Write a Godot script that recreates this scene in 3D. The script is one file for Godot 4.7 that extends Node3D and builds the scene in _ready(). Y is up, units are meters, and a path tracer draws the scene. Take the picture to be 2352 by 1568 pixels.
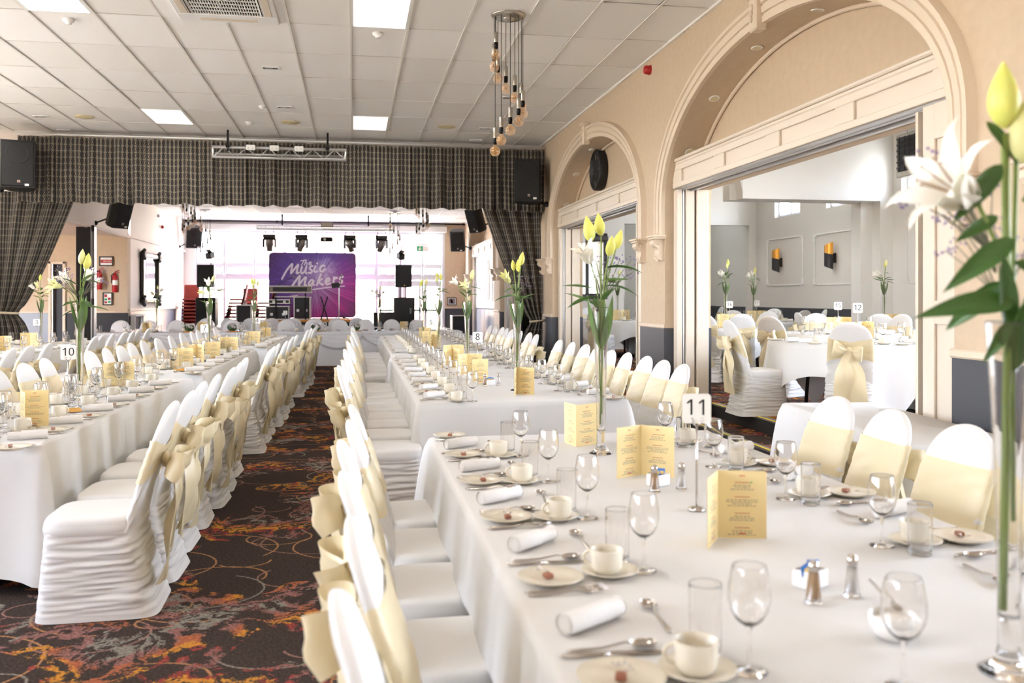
extends Node3D
# A banqueting hall set for a wedding meal. x runs right, y up, -z into the hall; P(x, y, d) takes the depth d as a positive number.

var rng := RandomNumberGenerator.new()
var M := {}
var used := {}
var proto := {}
var xf := Transform3D()

const CEILING := 4.36
const REAR_CEILING := 3.84
const WALL_X := 3.5
const SIDE_FLOOR := 0.28
const PLACES := ["first", "second", "third", "fourth", "fifth", "sixth", "seventh", "eighth", "ninth", "tenth", "eleventh", "twelfth", "thirteenth", "fourteenth"]


func P(x: float, y: float, d: float) -> Vector3:
	return Vector3(x, y, -d)


# ---------------------------------------------------------------- mesh helpers
func ST(smooth := false) -> SurfaceTool:
	var s := SurfaceTool.new()
	s.begin(Mesh.PRIMITIVE_TRIANGLES)
	s.set_smooth_group(0 if smooth else -1)
	return s


func vert(s: SurfaceTool, p: Vector3, uv := Vector2.ZERO) -> void:
	s.set_uv(uv)
	s.add_vertex(xf * p)


func tri(s: SurfaceTool, a: Vector3, b: Vector3, c: Vector3) -> void:
	vert(s, a)
	vert(s, c)
	vert(s, b)


func quad(s: SurfaceTool, a: Vector3, b: Vector3, c: Vector3, d: Vector3) -> void:
	tri(s, a, b, c)
	tri(s, a, c, d)


func box(s: SurfaceTool, c: Vector3, size: Vector3, b := 0.0) -> void:
	var h := size / 2.0
	b = minf(b, minf(h.x, minf(h.y, h.z)) * 0.95)
	if b <= 0.0:
		for ax in 3:
			for sg in [-1.0, 1.0]:
				var n := Vector3.ZERO
				n[ax] = sg * h[ax]
				var u := Vector3.ZERO
				u[(ax + 1) % 3] = h[(ax + 1) % 3]
				var w := Vector3.ZERO
				w[(ax + 2) % 3] = h[(ax + 2) % 3] * sg
				quad(s, c + n - u - w, c + n + u - w, c + n + u + w, c + n - u + w)
		return
	for ax in 3:
		var a1 := (ax + 1) % 3
		var a2 := (ax + 2) % 3
		for sg in [-1.0, 1.0]:
			var n := Vector3.ZERO
			n[ax] = sg * h[ax]
			var u := Vector3.ZERO
			u[a1] = h[a1] - b
			var w := Vector3.ZERO
			w[a2] = (h[a2] - b) * sg
			quad(s, c + n - u - w, c + n + u - w, c + n + u + w, c + n - u + w)
		for s1 in [-1.0, 1.0]:
			for s2 in [-1.0, 1.0]:
				var e := Vector3.ZERO
				e[ax] = h[ax] - b
				var q1 := Vector3.ZERO
				q1[a1] = s1 * h[a1]
				q1[a2] = s2 * (h[a2] - b)
				var q2 := Vector3.ZERO
				q2[a1] = s1 * (h[a1] - b)
				q2[a2] = s2 * h[a2]
				if s1 * s2 > 0:
					quad(s, c + q1 - e, c + q2 - e, c + q2 + e, c + q1 + e)
				else:
					quad(s, c + q1 + e, c + q2 + e, c + q2 - e, c + q1 - e)
	for sx in [-1.0, 1.0]:
		for sy in [-1.0, 1.0]:
			for sz in [-1.0, 1.0]:
				var p1 := c + Vector3(sx * h.x, sy * (h.y - b), sz * (h.z - b))
				var p2 := c + Vector3(sx * (h.x - b), sy * h.y, sz * (h.z - b))
				var p3 := c + Vector3(sx * (h.x - b), sy * (h.y - b), sz * h.z)
				if sx * sy * sz > 0:
					tri(s, p1, p2, p3)
				else:
					tri(s, p1, p3, p2)


# a box between two corners given as x, y and depth
func span(s: SurfaceTool, x0: float, x1: float, y0: float, y1: float, d0: float, d1: float, b := 0.0) -> void:
	box(s, P((x0 + x1) / 2.0, (y0 + y1) / 2.0, (d0 + d1) / 2.0), Vector3(absf(x1 - x0), absf(y1 - y0), absf(d1 - d0)), b)


# f(u, v) over 0..1; outside is where du x dv points
func grid(s: SurfaceTool, f: Callable, nu: int, nv: int, uvs := Vector2.ONE) -> void:
	var pts := PackedVector3Array()
	pts.resize((nu + 1) * (nv + 1))
	for j in nv + 1:
		for i in nu + 1:
			pts[j * (nu + 1) + i] = f.call(float(i) / nu, float(j) / nv)
	for j in nv:
		for i in nu:
			var k := j * (nu + 1) + i
			var a := pts[k]
			var b := pts[k + 1]
			var c := pts[k + nu + 2]
			var d := pts[k + nu + 1]
			var ua := Vector2(float(i) / nu, float(j) / nv) * uvs
			var uc := Vector2(float(i + 1) / nu, float(j + 1) / nv) * uvs
			var ub := Vector2(uc.x, ua.y)
			var ud := Vector2(ua.x, uc.y)
			if not a.is_equal_approx(b):
				vert(s, a, ua)
				vert(s, c, uc)
				vert(s, b, ub)
			if not c.is_equal_approx(d):
				vert(s, a, ua)
				vert(s, d, ud)
				vert(s, c, uc)


# profile of (radius, height) points turned about y, listed from the bottom upward on the outside
func lathe(s: SurfaceTool, prof: Array, seg := 20) -> void:
	var n := prof.size() - 1
	for j in n:
		var p: Vector2 = prof[j]
		var q: Vector2 = prof[j + 1]
		for i in seg:
			var a0 := TAU * i / seg
			var a1 := TAU * ((i + 1) % seg) / seg
			var c0 := Vector2(sin(a0), cos(a0))
			var c1 := Vector2(sin(a1), cos(a1))
			var a := Vector3(c0.x * p.x, p.y, c0.y * p.x)
			var b := Vector3(c1.x * p.x, p.y, c1.y * p.x)
			var c := Vector3(c1.x * q.x, q.y, c1.y * q.x)
			var d := Vector3(c0.x * q.x, q.y, c0.y * q.x)
			if p.x > 0.00001:
				tri(s, a, b, c)
			if q.x > 0.00001:
				tri(s, a, c, d)


# a round bar along points; r is one radius or an array of them
func tube(s: SurfaceTool, pts: Array, r, seg := 8, cap := true) -> void:
	var n := pts.size()
	var rings := []
	var side := Vector3.ZERO
	for i in n:
		var t: Vector3 = ((pts[mini(i + 1, n - 1)] as Vector3) - (pts[maxi(i - 1, 0)] as Vector3)).normalized()
		if side == Vector3.ZERO:
			side = t.cross(Vector3.UP if absf(t.y) < 0.9 else Vector3.RIGHT).normalized()
		else:
			side = (side - t * side.dot(t)).normalized()
		var up := side.cross(t)
		var rr: float = r[i] if r is Array else r
		var ring := []
		for k in seg:
			var a := TAU * k / seg
			ring.append((pts[i] as Vector3) + (side * cos(a) + up * sin(a)) * rr)
		rings.append(ring)
	for i in n - 1:
		for k in seg:
			var k2 := (k + 1) % seg
			quad(s, rings[i][k], rings[i + 1][k], rings[i + 1][k2], rings[i][k2])
	if cap:
		for k in range(1, seg - 1):
			tri(s, rings[0][0], rings[0][k], rings[0][k + 1])
			tri(s, rings[n - 1][0], rings[n - 1][k + 1], rings[n - 1][k])


func ball(s: SurfaceTool, c: Vector3, r: Vector3, nu := 14, nv := 8) -> void:
	grid(s, func(u: float, v: float) -> Vector3:
		var a := TAU * u
		var e := PI * (v - 0.5)
		return c + Vector3(sin(a) * cos(e) * r.x, sin(e) * r.y, cos(a) * cos(e) * r.z), nu, nv)


# a flat outline (counter-clockwise, in x and y) with thickness from z0 to z1
func slab(s: SurfaceTool, poly: PackedVector2Array, z0: float, z1: float) -> void:
	if not Geometry2D.is_polygon_clockwise(poly):
		poly = poly.duplicate()
	else:
		poly = poly.duplicate()
		poly.reverse()
	var idx := Geometry2D.triangulate_polygon(poly)
	for k in range(0, idx.size(), 3):
		var a := poly[idx[k]]
		var b := poly[idx[k + 1]]
		var c := poly[idx[k + 2]]
		if (b - a).cross(c - a) < 0.0:
			var t := b
			b = c
			c = t
		tri(s, Vector3(a.x, a.y, z1), Vector3(b.x, b.y, z1), Vector3(c.x, c.y, z1))
		tri(s, Vector3(a.x, a.y, z0), Vector3(c.x, c.y, z0), Vector3(b.x, b.y, z0))
	for k in poly.size():
		var a := poly[k]
		var b := poly[(k + 1) % poly.size()]
		quad(s, Vector3(a.x, a.y, z0), Vector3(b.x, b.y, z0), Vector3(b.x, b.y, z1), Vector3(a.x, a.y, z1))


func done(s: SurfaceTool, m: Material) -> ArrayMesh:
	s.generate_normals()
	var out := s.commit()
	out.surface_set_material(0, m)
	return out


func numbered(called: String) -> String:
	var n: int = used.get(called, 0)
	used[called] = n + 1
	return called if n == 0 else "%s_%03d" % [called, n]


# ---------------------------------------------------------------- scene helpers
func part(parent: Node, called: String, m: Mesh, at := Transform3D()) -> MeshInstance3D:
	var o := MeshInstance3D.new()
	o.name = called
	o.mesh = m
	o.transform = at
	parent.add_child(o, true)
	return o


func tag(o: Node, label: String, category: String, group := "", kind := "") -> void:
	o.set_meta("label", label)
	o.set_meta("category", category)
	if group:
		o.set_meta("group", group)
	if kind:
		o.set_meta("kind", kind)


func thing(called: String, label: String, category: String, at := Transform3D(), group := "") -> Node3D:
	var o := Node3D.new()
	o.name = numbered(called)
	add_child(o)
	o.transform = at
	tag(o, label, category, group)
	return o


func solo(called: String, label: String, category: String, m: Mesh, at := Transform3D(), group := "") -> MeshInstance3D:
	var o := MeshInstance3D.new()
	o.name = numbered(called)
	o.mesh = m
	o.transform = at
	add_child(o)
	tag(o, label, category, group)
	return o


func struct(called: String, m: Mesh, label := "", at := Transform3D()) -> MeshInstance3D:
	var o := MeshInstance3D.new()
	o.name = called
	o.mesh = m
	o.transform = at
	o.set_meta("kind", "structure")
	if label:
		o.set_meta("label", label)
	add_child(o)
	return o


func frame_node(called: String, label := "", at := Transform3D()) -> Node3D:
	var o := Node3D.new()
	o.name = called
	o.transform = at
	o.set_meta("kind", "structure")
	if label:
		o.set_meta("label", label)
	add_child(o)
	return o


func pot(called: String) -> Node3D:
	var o := Node3D.new()
	o.name = called
	proto[called] = o
	return o


func copy(which: String, called: String, label: String, category: String, group: String, at: Transform3D) -> Node3D:
	var o: Node3D = proto[which].duplicate()
	o.name = numbered(called)
	add_child(o)
	o.transform = at
	tag(o, label, category, group)
	return o


func turn(y: float, at := Vector3.ZERO) -> Transform3D:
	return Transform3D(Basis(Vector3.UP, y), at)


# ---------------------------------------------------------------- materials
func mat(called: String, c: Color, rough := 0.7, metal := 0.0) -> StandardMaterial3D:
	var m := StandardMaterial3D.new()
	m.resource_name = called
	m.albedo_color = c
	m.roughness = rough
	m.metallic = metal
	M[called] = m
	return m


func rgb(r: int, g: int, b: int) -> Color:
	return Color(r / 255.0, g / 255.0, b / 255.0)


func noise_image(seed_: int, freq: float, w: int, h: int, octaves := 3, kind := FastNoiseLite.TYPE_SIMPLEX_SMOOTH, warp := 0.0) -> Image:
	var n := FastNoiseLite.new()
	n.seed = seed_
	n.frequency = freq
	n.noise_type = kind
	n.fractal_octaves = octaves
	if octaves <= 1:
		n.fractal_type = FastNoiseLite.FRACTAL_NONE
	if warp > 0.0:
		n.domain_warp_enabled = true
		n.domain_warp_amplitude = warp
		n.domain_warp_frequency = freq * 0.6
	return n.get_seamless_image(w, h)


func grain(seed_: int, freq: float, lo: Color, hi: Color, side := 256, octaves := 4) -> ImageTexture:
	var src := noise_image(seed_, freq, side, side, octaves)
	var out := Image.create(side, side, false, Image.FORMAT_RGB8)
	for y in side:
		for x in side:
			out.set_pixel(x, y, lo.lerp(hi, src.get_pixel(x, y).r))
	return ImageTexture.create_from_image(out)


func bumpy(m: StandardMaterial3D, t: Texture2D, scale: float, depth: float) -> void:
	m.uv1_triplanar = true
	m.uv1_world_triplanar = true
	m.uv1_scale = Vector3.ONE * scale
	m.heightmap_enabled = true
	m.heightmap_texture = t
	m.heightmap_scale = depth


func textured(called: String, lo: Color, hi: Color, seed_: int, freq: float, scale: float, rough: float, world := true) -> StandardMaterial3D:
	var m := mat(called, Color.WHITE, rough)
	m.albedo_texture = grain(seed_, freq, lo, hi)
	m.uv1_triplanar = true
	m.uv1_world_triplanar = world
	m.uv1_scale = Vector3.ONE * scale
	return m


func carpet_image() -> Image:
	var side := 1280   # 6.4 m of carpet
	var warp_ := noise_image(11, 0.0080, side, side, 2, FastNoiseLite.TYPE_SIMPLEX_SMOOTH, 90.0)
	var curl := noise_image(12, 0.0190, side, side, 1, FastNoiseLite.TYPE_SIMPLEX_SMOOTH, 60.0)
	var patch := noise_image(13, 0.0042, side, side, 2)
	var hue := noise_image(14, 0.0036, side, side, 2)
	var pile := noise_image(15, 0.30, side, side, 2)
	var cw := warp_.get_data()
	var cc := curl.get_data()
	var cp := patch.get_data()
	var ch := hue.get_data()
	var cg := pile.get_data()
	var step_w := cw.size() / (side * side)
	var line := PackedByteArray()
	line.resize(side * side)
	# thin loops and arcs drawn over the dark ground
	var r2 := RandomNumberGenerator.new()
	r2.seed = 77
	for k in 260:
		var c := Vector2(r2.randf() * side, r2.randf() * side)
		var rad := r2.randf_range(18, 90)
		var a0 := r2.randf() * TAU
		var sweep := r2.randf_range(2.2, 5.5)
		var grow := r2.randf_range(-0.35, 0.25)
		var tone := r2.randi_range(1, 3)
		var steps := int(rad * sweep)
		for i in steps:
			var t := float(i) / steps
			var rr := rad * (1.0 + grow * t)
			var p := c + Vector2(cos(a0 + sweep * t), sin(a0 + sweep * t) * 0.8) * rr
			for oy in 2:
				for ox in 2:
					line[posmod(int(p.y) + oy, side) * side + posmod(int(p.x) + ox, side)] = tone
	var ground := Vector3(66, 57, 53)
	var tones := [Vector3(182, 124, 56), Vector3(142, 66, 60), Vector3(128, 90, 84), Vector3(126, 120, 110), Vector3(132, 94, 88), Vector3(156, 94, 68)]
	var thread := [Vector3(0, 0, 0), Vector3(128, 120, 110), Vector3(164, 118, 82), Vector3(138, 102, 92)]
	var data := PackedByteArray()
	data.resize(side * side * 3)
	for i in side * side:
		var j := i * step_w
		var col := ground
		var pv: int = cp[j]
		var wv: int = cw[j]
		var cv: int = cc[j]
		if line[i] > 0:
			col = thread[line[i]]
		if pv > 98:
			var figure := absi(cv - 128) < 26 + (pv - 98) / 3 and (wv % 40) < 27 or absi(wv - 128) < 9
			if figure:
				var h := int((ch[j] + (wv >> 3)) / 256.0 * 9.0 + (cv >> 6) * 0.5) % 6
				col = tones[h]
		var g := 0.72 + 0.56 * cg[j] / 255.0
		data[i * 3] = clampi(int(col.x * g), 0, 255)
		data[i * 3 + 1] = clampi(int(col.y * g), 0, 255)
		data[i * 3 + 2] = clampi(int(col.z * g), 0, 255)
	return Image.create_from_data(side, side, false, Image.FORMAT_RGB8, data)


# one repeat of the woven curtain pattern: chains of small links round dark crosses
func curtain_image() -> Image:
	var w := 96
	var h := 128
	var im := Image.create(w, h, false, Image.FORMAT_RGB8)
	var dark := rgb(44, 40, 38)
	var pale := rgb(188, 174, 148)
	for y in h:
		for x in w:
			var u := float(x) / w
			var v := float(y) / h
			var on := false
			# a chain of links down each side of the repeat
			var du := minf(u, 1.0 - u)
			if absf(du - 0.13 * absf(sin(TAU * v))) < 0.030:
				on = true
			# small diamonds either side of each crossing
			var dv := minf(v, 1.0 - v) * 1.33
			if absf(absf(du - 0.25) + dv - 0.105) < 0.030:
				on = true
			im.set_pixel(x, y, pale if on else dark)
	return im


func make_materials() -> void:
	var fine := ImageTexture.create_from_image(noise_image(21, 0.09, 256, 256, 4))
	var soft := ImageTexture.create_from_image(noise_image(22, 0.02, 256, 256, 4))
	var m := textured("wall_paint", rgb(197, 175, 147), rgb(203, 182, 155), 31, 0.01, 0.5, 0.75)
	bumpy(m, fine, 3.0, 0.06)
	m = mat("arch_paint", rgb(219, 201, 177), 0.55)
	bumpy(m, fine, 4.0, 0.03)
	m = mat("panel_paint", rgb(222, 208, 189), 0.42)
	m = mat("white_paint", rgb(238, 236, 230), 0.55)
	bumpy(m, fine, 3.0, 0.04)
	m = mat("grey_paint", rgb(222, 217, 208), 0.6)
	bumpy(m, fine, 3.0, 0.04)
	m = mat("rear_paint", rgb(240, 228, 218), 0.6)
	bumpy(m, fine, 3.0, 0.05)
	m = mat("slate_paint", rgb(64, 66, 72), 0.5)
	bumpy(m, fine, 3.0, 0.05)
	m = mat("slate_gloss", rgb(118, 120, 130), 0.35)
	bumpy(m, soft, 1.0, 0.2)
	mat("black_board", rgb(26, 24, 27), 0.55)
	for k in 3:
		m = textured("ceiling_tile_%d" % k, [rgb(242, 240, 236), rgb(245, 243, 239), rgb(238, 236, 231)][k], [rgb(247, 245, 241), rgb(249, 247, 244), rgb(244, 241, 236)][k], 40 + k, 0.05, 0.9, 0.9)
		bumpy(m, fine, 5.0, 0.10)
	mat("ceiling_bar", rgb(232, 228, 220), 0.5)
	mat("void", rgb(60, 56, 50), 0.9)
	m = mat("carpet", Color.WHITE, 0.95)
	m.albedo_texture = ImageTexture.create_from_image(carpet_image())
	m.uv1_triplanar = true
	m.uv1_world_triplanar = true
	m.uv1_scale = Vector3.ONE / 6.4
	m.specular_mode = BaseMaterial3D.SPECULAR_DISABLED
	m = mat("curtain", Color.WHITE, 0.85)
	m.albedo_texture = ImageTexture.create_from_image(curtain_image())
	m.rim_enabled = true
	m.rim = 0.3
	mat("curtain_back", rgb(40, 38, 37), 0.9)
	# cloths
	m = mat("cover", rgb(221, 219, 216), 0.62)
	m.rim_enabled = true
	m.rim = 0.25
	m = mat("cloth", rgb(215, 213, 210), 0.7)
	bumpy(m, fine, 8.0, 0.03)
	m = mat("sash", rgb(224, 209, 172), 0.36)
	m.rim_enabled = true
	m.rim = 0.4
	m.backlight_enabled = true
	m.backlight = rgb(110, 102, 80)
	m = mat("sash_sheer", rgb(243, 234, 210), 0.4)
	m.backlight_enabled = true
	m.backlight = rgb(120, 115, 100)
	mat("napkin", rgb(226, 223, 219), 0.8)
	# tableware
	mat("china", rgb(224, 216, 198), 0.18)
	mat("bone_china", rgb(240, 238, 234), 0.2)
	mat("steel", rgb(196, 190, 184), 0.16, 1.0)
	mat("dark_steel", rgb(120, 116, 112), 0.3, 1.0)
	for called in ["glass", "vase_glass"]:
		m = mat(called, Color(1, 1, 1, 0.0), 0.0)
		m.refraction_enabled = true
		m.refraction_scale = 0.05
	m = mat("window_glass", Color(1, 1, 1, 0.03), 0.02)
	m.transparency = BaseMaterial3D.TRANSPARENCY_ALPHA
	m = mat("amber_glass", Color(0.95, 0.72, 0.42, 0.22), 0.04)
	m.transparency = BaseMaterial3D.TRANSPARENCY_ALPHA
	m = mat("water", Color(0.93, 1, 0.97, 0.06), 0.02)
	m.transparency = BaseMaterial3D.TRANSPARENCY_ALPHA
	mat("mirror", rgb(235, 238, 238), 0.03, 1.0)
	mat("salt", rgb(240, 236, 230), 0.8)
	mat("pepper", rgb(196, 164, 126), 0.8)
	mat("chocolate", rgb(150, 96, 74), 0.5)
	mat("wrapper", rgb(228, 222, 220), 0.25, 0.5)
	mat("packet_blue", rgb(24, 96, 170), 0.4)
	mat("packet_gold", rgb(214, 178, 90), 0.4)
	mat("envelope", rgb(214, 160, 74), 0.7)
	# flowers
	m = mat("petal", rgb(246, 242, 232), 0.5)
	m.backlight_enabled = true
	m.backlight = rgb(150, 148, 130)
	m = mat("petal_green", rgb(234, 232, 172), 0.5)
	m.backlight_enabled = true
	m.backlight = rgb(140, 140, 90)
	m = mat("bud", rgb(214, 214, 106), 0.45)
	m.subsurf_scatter_enabled = true
	m.subsurf_scatter_strength = 0.2
	mat("bud_pale", rgb(226, 222, 152), 0.45)
	m = textured("leaf", rgb(52, 84, 36), rgb(84, 118, 54), 51, 0.03, 6.0, 0.38, false)
	m.backlight_enabled = true
	m.backlight = rgb(60, 90, 30)
	m = textured("leaf_light", rgb(88, 118, 62), rgb(120, 146, 84), 52, 0.03, 6.0, 0.42, false)
	m.backlight_enabled = true
	m.backlight = rgb(80, 100, 40)
	mat("stem", rgb(126, 146, 72), 0.5)
	mat("stamen", rgb(150, 110, 60), 0.7)
	mat("statice", rgb(138, 122, 158), 0.8)
	mat("twig", rgb(120, 116, 96), 0.8)
	# equipment and fittings
	mat("black_plastic", rgb(24, 23, 25), 0.55)
	m = textured("speaker_mesh", rgb(8, 8, 9), rgb(20, 21, 22), 53, 0.45, 6.0, 0.6)
	mat("black_metal", rgb(26, 26, 28), 0.4, 0.6)
	mat("aluminium", rgb(206, 206, 206), 0.32, 0.9)
	mat("brushed", rgb(184, 178, 166), 0.35, 0.9)
	mat("brass", rgb(206, 168, 92), 0.25, 1.0)
	mat("plastic_white", rgb(240, 239, 236), 0.4)
	mat("plastic_cream", rgb(222, 208, 168), 0.6)
	mat("alarm_red", rgb(176, 34, 34), 0.4)
	mat("extinguisher", rgb(178, 28, 34), 0.3)
	m = textured("red_velour", rgb(120, 40, 34), rgb(146, 54, 44), 54, 0.1, 3.0, 0.85)
	mat("frame_white", rgb(222, 222, 227), 0.4)
	mat("black_wood", rgb(34, 26, 24), 0.4)
	m = textured("oak", rgb(168, 108, 38), rgb(200, 138, 62), 55, 0.02, 3.0, 0.45)
	mat("sign_white", rgb(244, 242, 236), 0.35)
	mat("ink", rgb(26, 25, 27), 0.5)
	mat("yellow_strip", rgb(236, 206, 40), 0.5)
	mat("riser", rgb(38, 37, 38), 0.7)
	mat("nosing", rgb(112, 108, 98), 0.5)
	mat("sign_green", rgb(30, 150, 96), 0.5)
	m = mat("panel_glow", rgb(250, 249, 246), 0.6)
	m.emission_enabled = true
	m.emission = Color(1.0, 0.98, 0.95)
	m.emission_energy_multiplier = 1.4
	m = mat("sconce_gold", rgb(222, 160, 72), 0.35, 0.8)
	mat("sconce_black", rgb(34, 33, 34), 0.5)
	# outside
	m = textured("paving", rgb(186, 180, 170), rgb(206, 200, 190), 56, 0.05, 0.4, 0.9)
	m = textured("brick_skin", rgb(196, 160, 132), rgb(222, 196, 170), 57, 0.08, 0.8, 0.9)
	m = textured("roof_skin", rgb(150, 110, 92), rgb(182, 146, 126), 58, 0.06, 0.8, 0.9)
	mat("hedge_leaf", rgb(120, 150, 84), 0.6)
	mat("render_white", rgb(236, 234, 228), 0.8)


# ---------------------------------------------------------------- camera, sky, sun, exposure
func make_camera_and_sky() -> void:
	var lens := CameraAttributesPhysical.new()
	lens.frustum_focal_length = 32.0
	lens.exposure_aperture = 2.8
	lens.frustum_focus_distance = 7.5
	lens.frustum_near = 0.05
	lens.frustum_far = 200.0
	var cam := Camera3D.new()
	cam.name = "camera"
	add_child(cam)
	cam.attributes = lens
	cam.projection = Camera3D.PROJECTION_FRUSTUM
	cam.near = 0.05
	cam.far = 200.0
	cam.keep_aspect = Camera3D.KEEP_HEIGHT
	cam.size = 1568.0 / 2100.0 * 0.05
	cam.frustum_offset = Vector2(0.0, -101.0 / 2100.0 * 0.05)
	cam.position = Vector3(0, 1.5, 0)
	cam.rotation = Vector3(0, -deg_to_rad(9.8336), 0)
	cam.current = true
	var env := Environment.new()
	env.background_mode = Environment.BG_SKY
	var sky := Sky.new()
	var air := ProceduralSkyMaterial.new()
	air.sky_top_color = Color(0.80, 0.88, 1.0)
	air.sky_horizon_color = Color(0.97, 0.98, 1.0)
	air.ground_bottom_color = Color(0.75, 0.74, 0.72)
	air.ground_horizon_color = Color(0.90, 0.90, 0.88)
	air.sky_energy_multiplier = 1.0
	sky.sky_material = air
	env.sky = sky
	env.background_energy_multiplier = 27.0
	env.tonemap_mode = Environment.TONE_MAPPER_LINEAR
	env.tonemap_exposure = 1.5
	env.sdfgi_enabled = true
	env.ssao_enabled = true
	env.ssil_enabled = true
	var we := WorldEnvironment.new()
	we.name = "world"
	we.environment = env
	add_child(we)
	# afternoon sun from behind the hall: it lights the yard but does not enter the rear windows
	var sun := DirectionalLight3D.new()
	sun.name = "sun"
	sun.rotation_degrees = Vector3(-50, -25, 0)
	sun.light_energy = 20.0
	sun.light_color = Color(1.0, 0.96, 0.9)
	sun.light_angular_distance = 0.6
	sun.shadow_enabled = true
	sun.sky_mode = DirectionalLight3D.SKY_MODE_LIGHT_ONLY
	add_child(sun)


const PANEL_ENERGY := 1.7
const FILL_UPLIGHT_ENERGY := 1.8  # strength of the added floor lamps that brighten the ceiling


func ceiling_panel(x: float, d: float, y: float, label: String, tint := Color(1.0, 0.98, 0.95), power := PANEL_ENERGY) -> void:
	var o := thing("ceiling_light_panel", label, "light panel", Transform3D(Basis.from_scale(Vector3(1.06 if x < 0.0 else 1.0, 1, 1)), P(x, y, d)), "recessed ceiling light panels")
	var s := ST()
	for e in [[-0.29, 0.29, -0.595, -0.575], [-0.29, 0.29, 0.575, 0.595], [-0.29, -0.27, -0.575, 0.575], [0.27, 0.29, -0.575, 0.575]]:
		span(s, e[0], e[1], -0.006, 0.014, e[2], e[3])
	part(o, "frame", done(s, M.plastic_white))
	s = ST()
	span(s, -0.27, 0.27, 0.0, 0.01, -0.575, 0.575)
	part(o, "diffuser", done(s, M.panel_glow))
	var l := AreaLight3D.new()
	l.name = "panel_light"
	l.area_size = Vector2(0.54, 1.15)
	l.light_energy = power
	l.light_color = tint
	l.area_range = 40.0
	l.shadow_enabled = true
	o.add_child(l)
	l.position = Vector3(0, -0.012, 0)
	l.rotation_degrees = Vector3(-90, 0, 0)


# added fill lamp, out of view: bowl on a pole, open to the ceiling
func added_uplighter(x: float, d: float, label: String, power := FILL_UPLIGHT_ENERGY) -> void:
	var o := thing("added_floor_uplighter", label, "added floor lamp", Transform3D(Basis(), P(x, 0, d)), "added floor uplighters")
	var s := ST(true)
	lathe(s, [Vector2(0.0, 0.0), Vector2(0.15, 0.0), Vector2(0.155, 0.01), Vector2(0.14, 0.025), Vector2(0.02, 0.035), Vector2(0.0, 0.035)], 28)
	part(o, "base", done(s, M.brushed))
	s = ST(true)
	tube(s, [Vector3(0, 0.03, 0), Vector3(0, 1.72, 0)], 0.014, 10)
	part(o, "pole", done(s, M.brushed))
	s = ST(true)
	lathe(s, [Vector2(0.0, 1.70), Vector2(0.06, 1.705), Vector2(0.17, 1.76), Vector2(0.215, 1.83), Vector2(0.21, 1.83), Vector2(0.165, 1.765), Vector2(0.06, 1.715), Vector2(0.0, 1.71)], 32)
	part(o, "bowl", done(s, M.brushed))
	s = ST(true)
	lathe(s, [Vector2(0.185, 1.80), Vector2(0.0, 1.805)], 28)
	part(o, "lamp_diffuser", done(s, M.panel_glow))
	var l := AreaLight3D.new()
	l.name = "fill_uplight"
	l.area_size = Vector2(0.26, 0.26)
	l.light_energy = power
	l.light_color = Color(1.0, 0.975, 0.94)
	l.area_range = 40.0
	l.shadow_enabled = true
	o.add_child(l)
	l.position = Vector3(0, 1.825, 0)
	l.rotation_degrees = Vector3(90, 0, 0)


# ---------------------------------------------------------------- the shell of the building
func arch_opening(center: float) -> PackedVector2Array:
	var out := PackedVector2Array()   # (depth, y), from the far foot over the crown to the near foot
	out.append(Vector2(center + 2.55, -0.02))
	for i in 33:
		var a := PI * i / 32.0
		out.append(Vector2(center + 2.55 * cos(a), 2.55 + 1.31 * sin(a)))
	out.append(Vector2(center - 2.55, -0.02))
	return out


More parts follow.
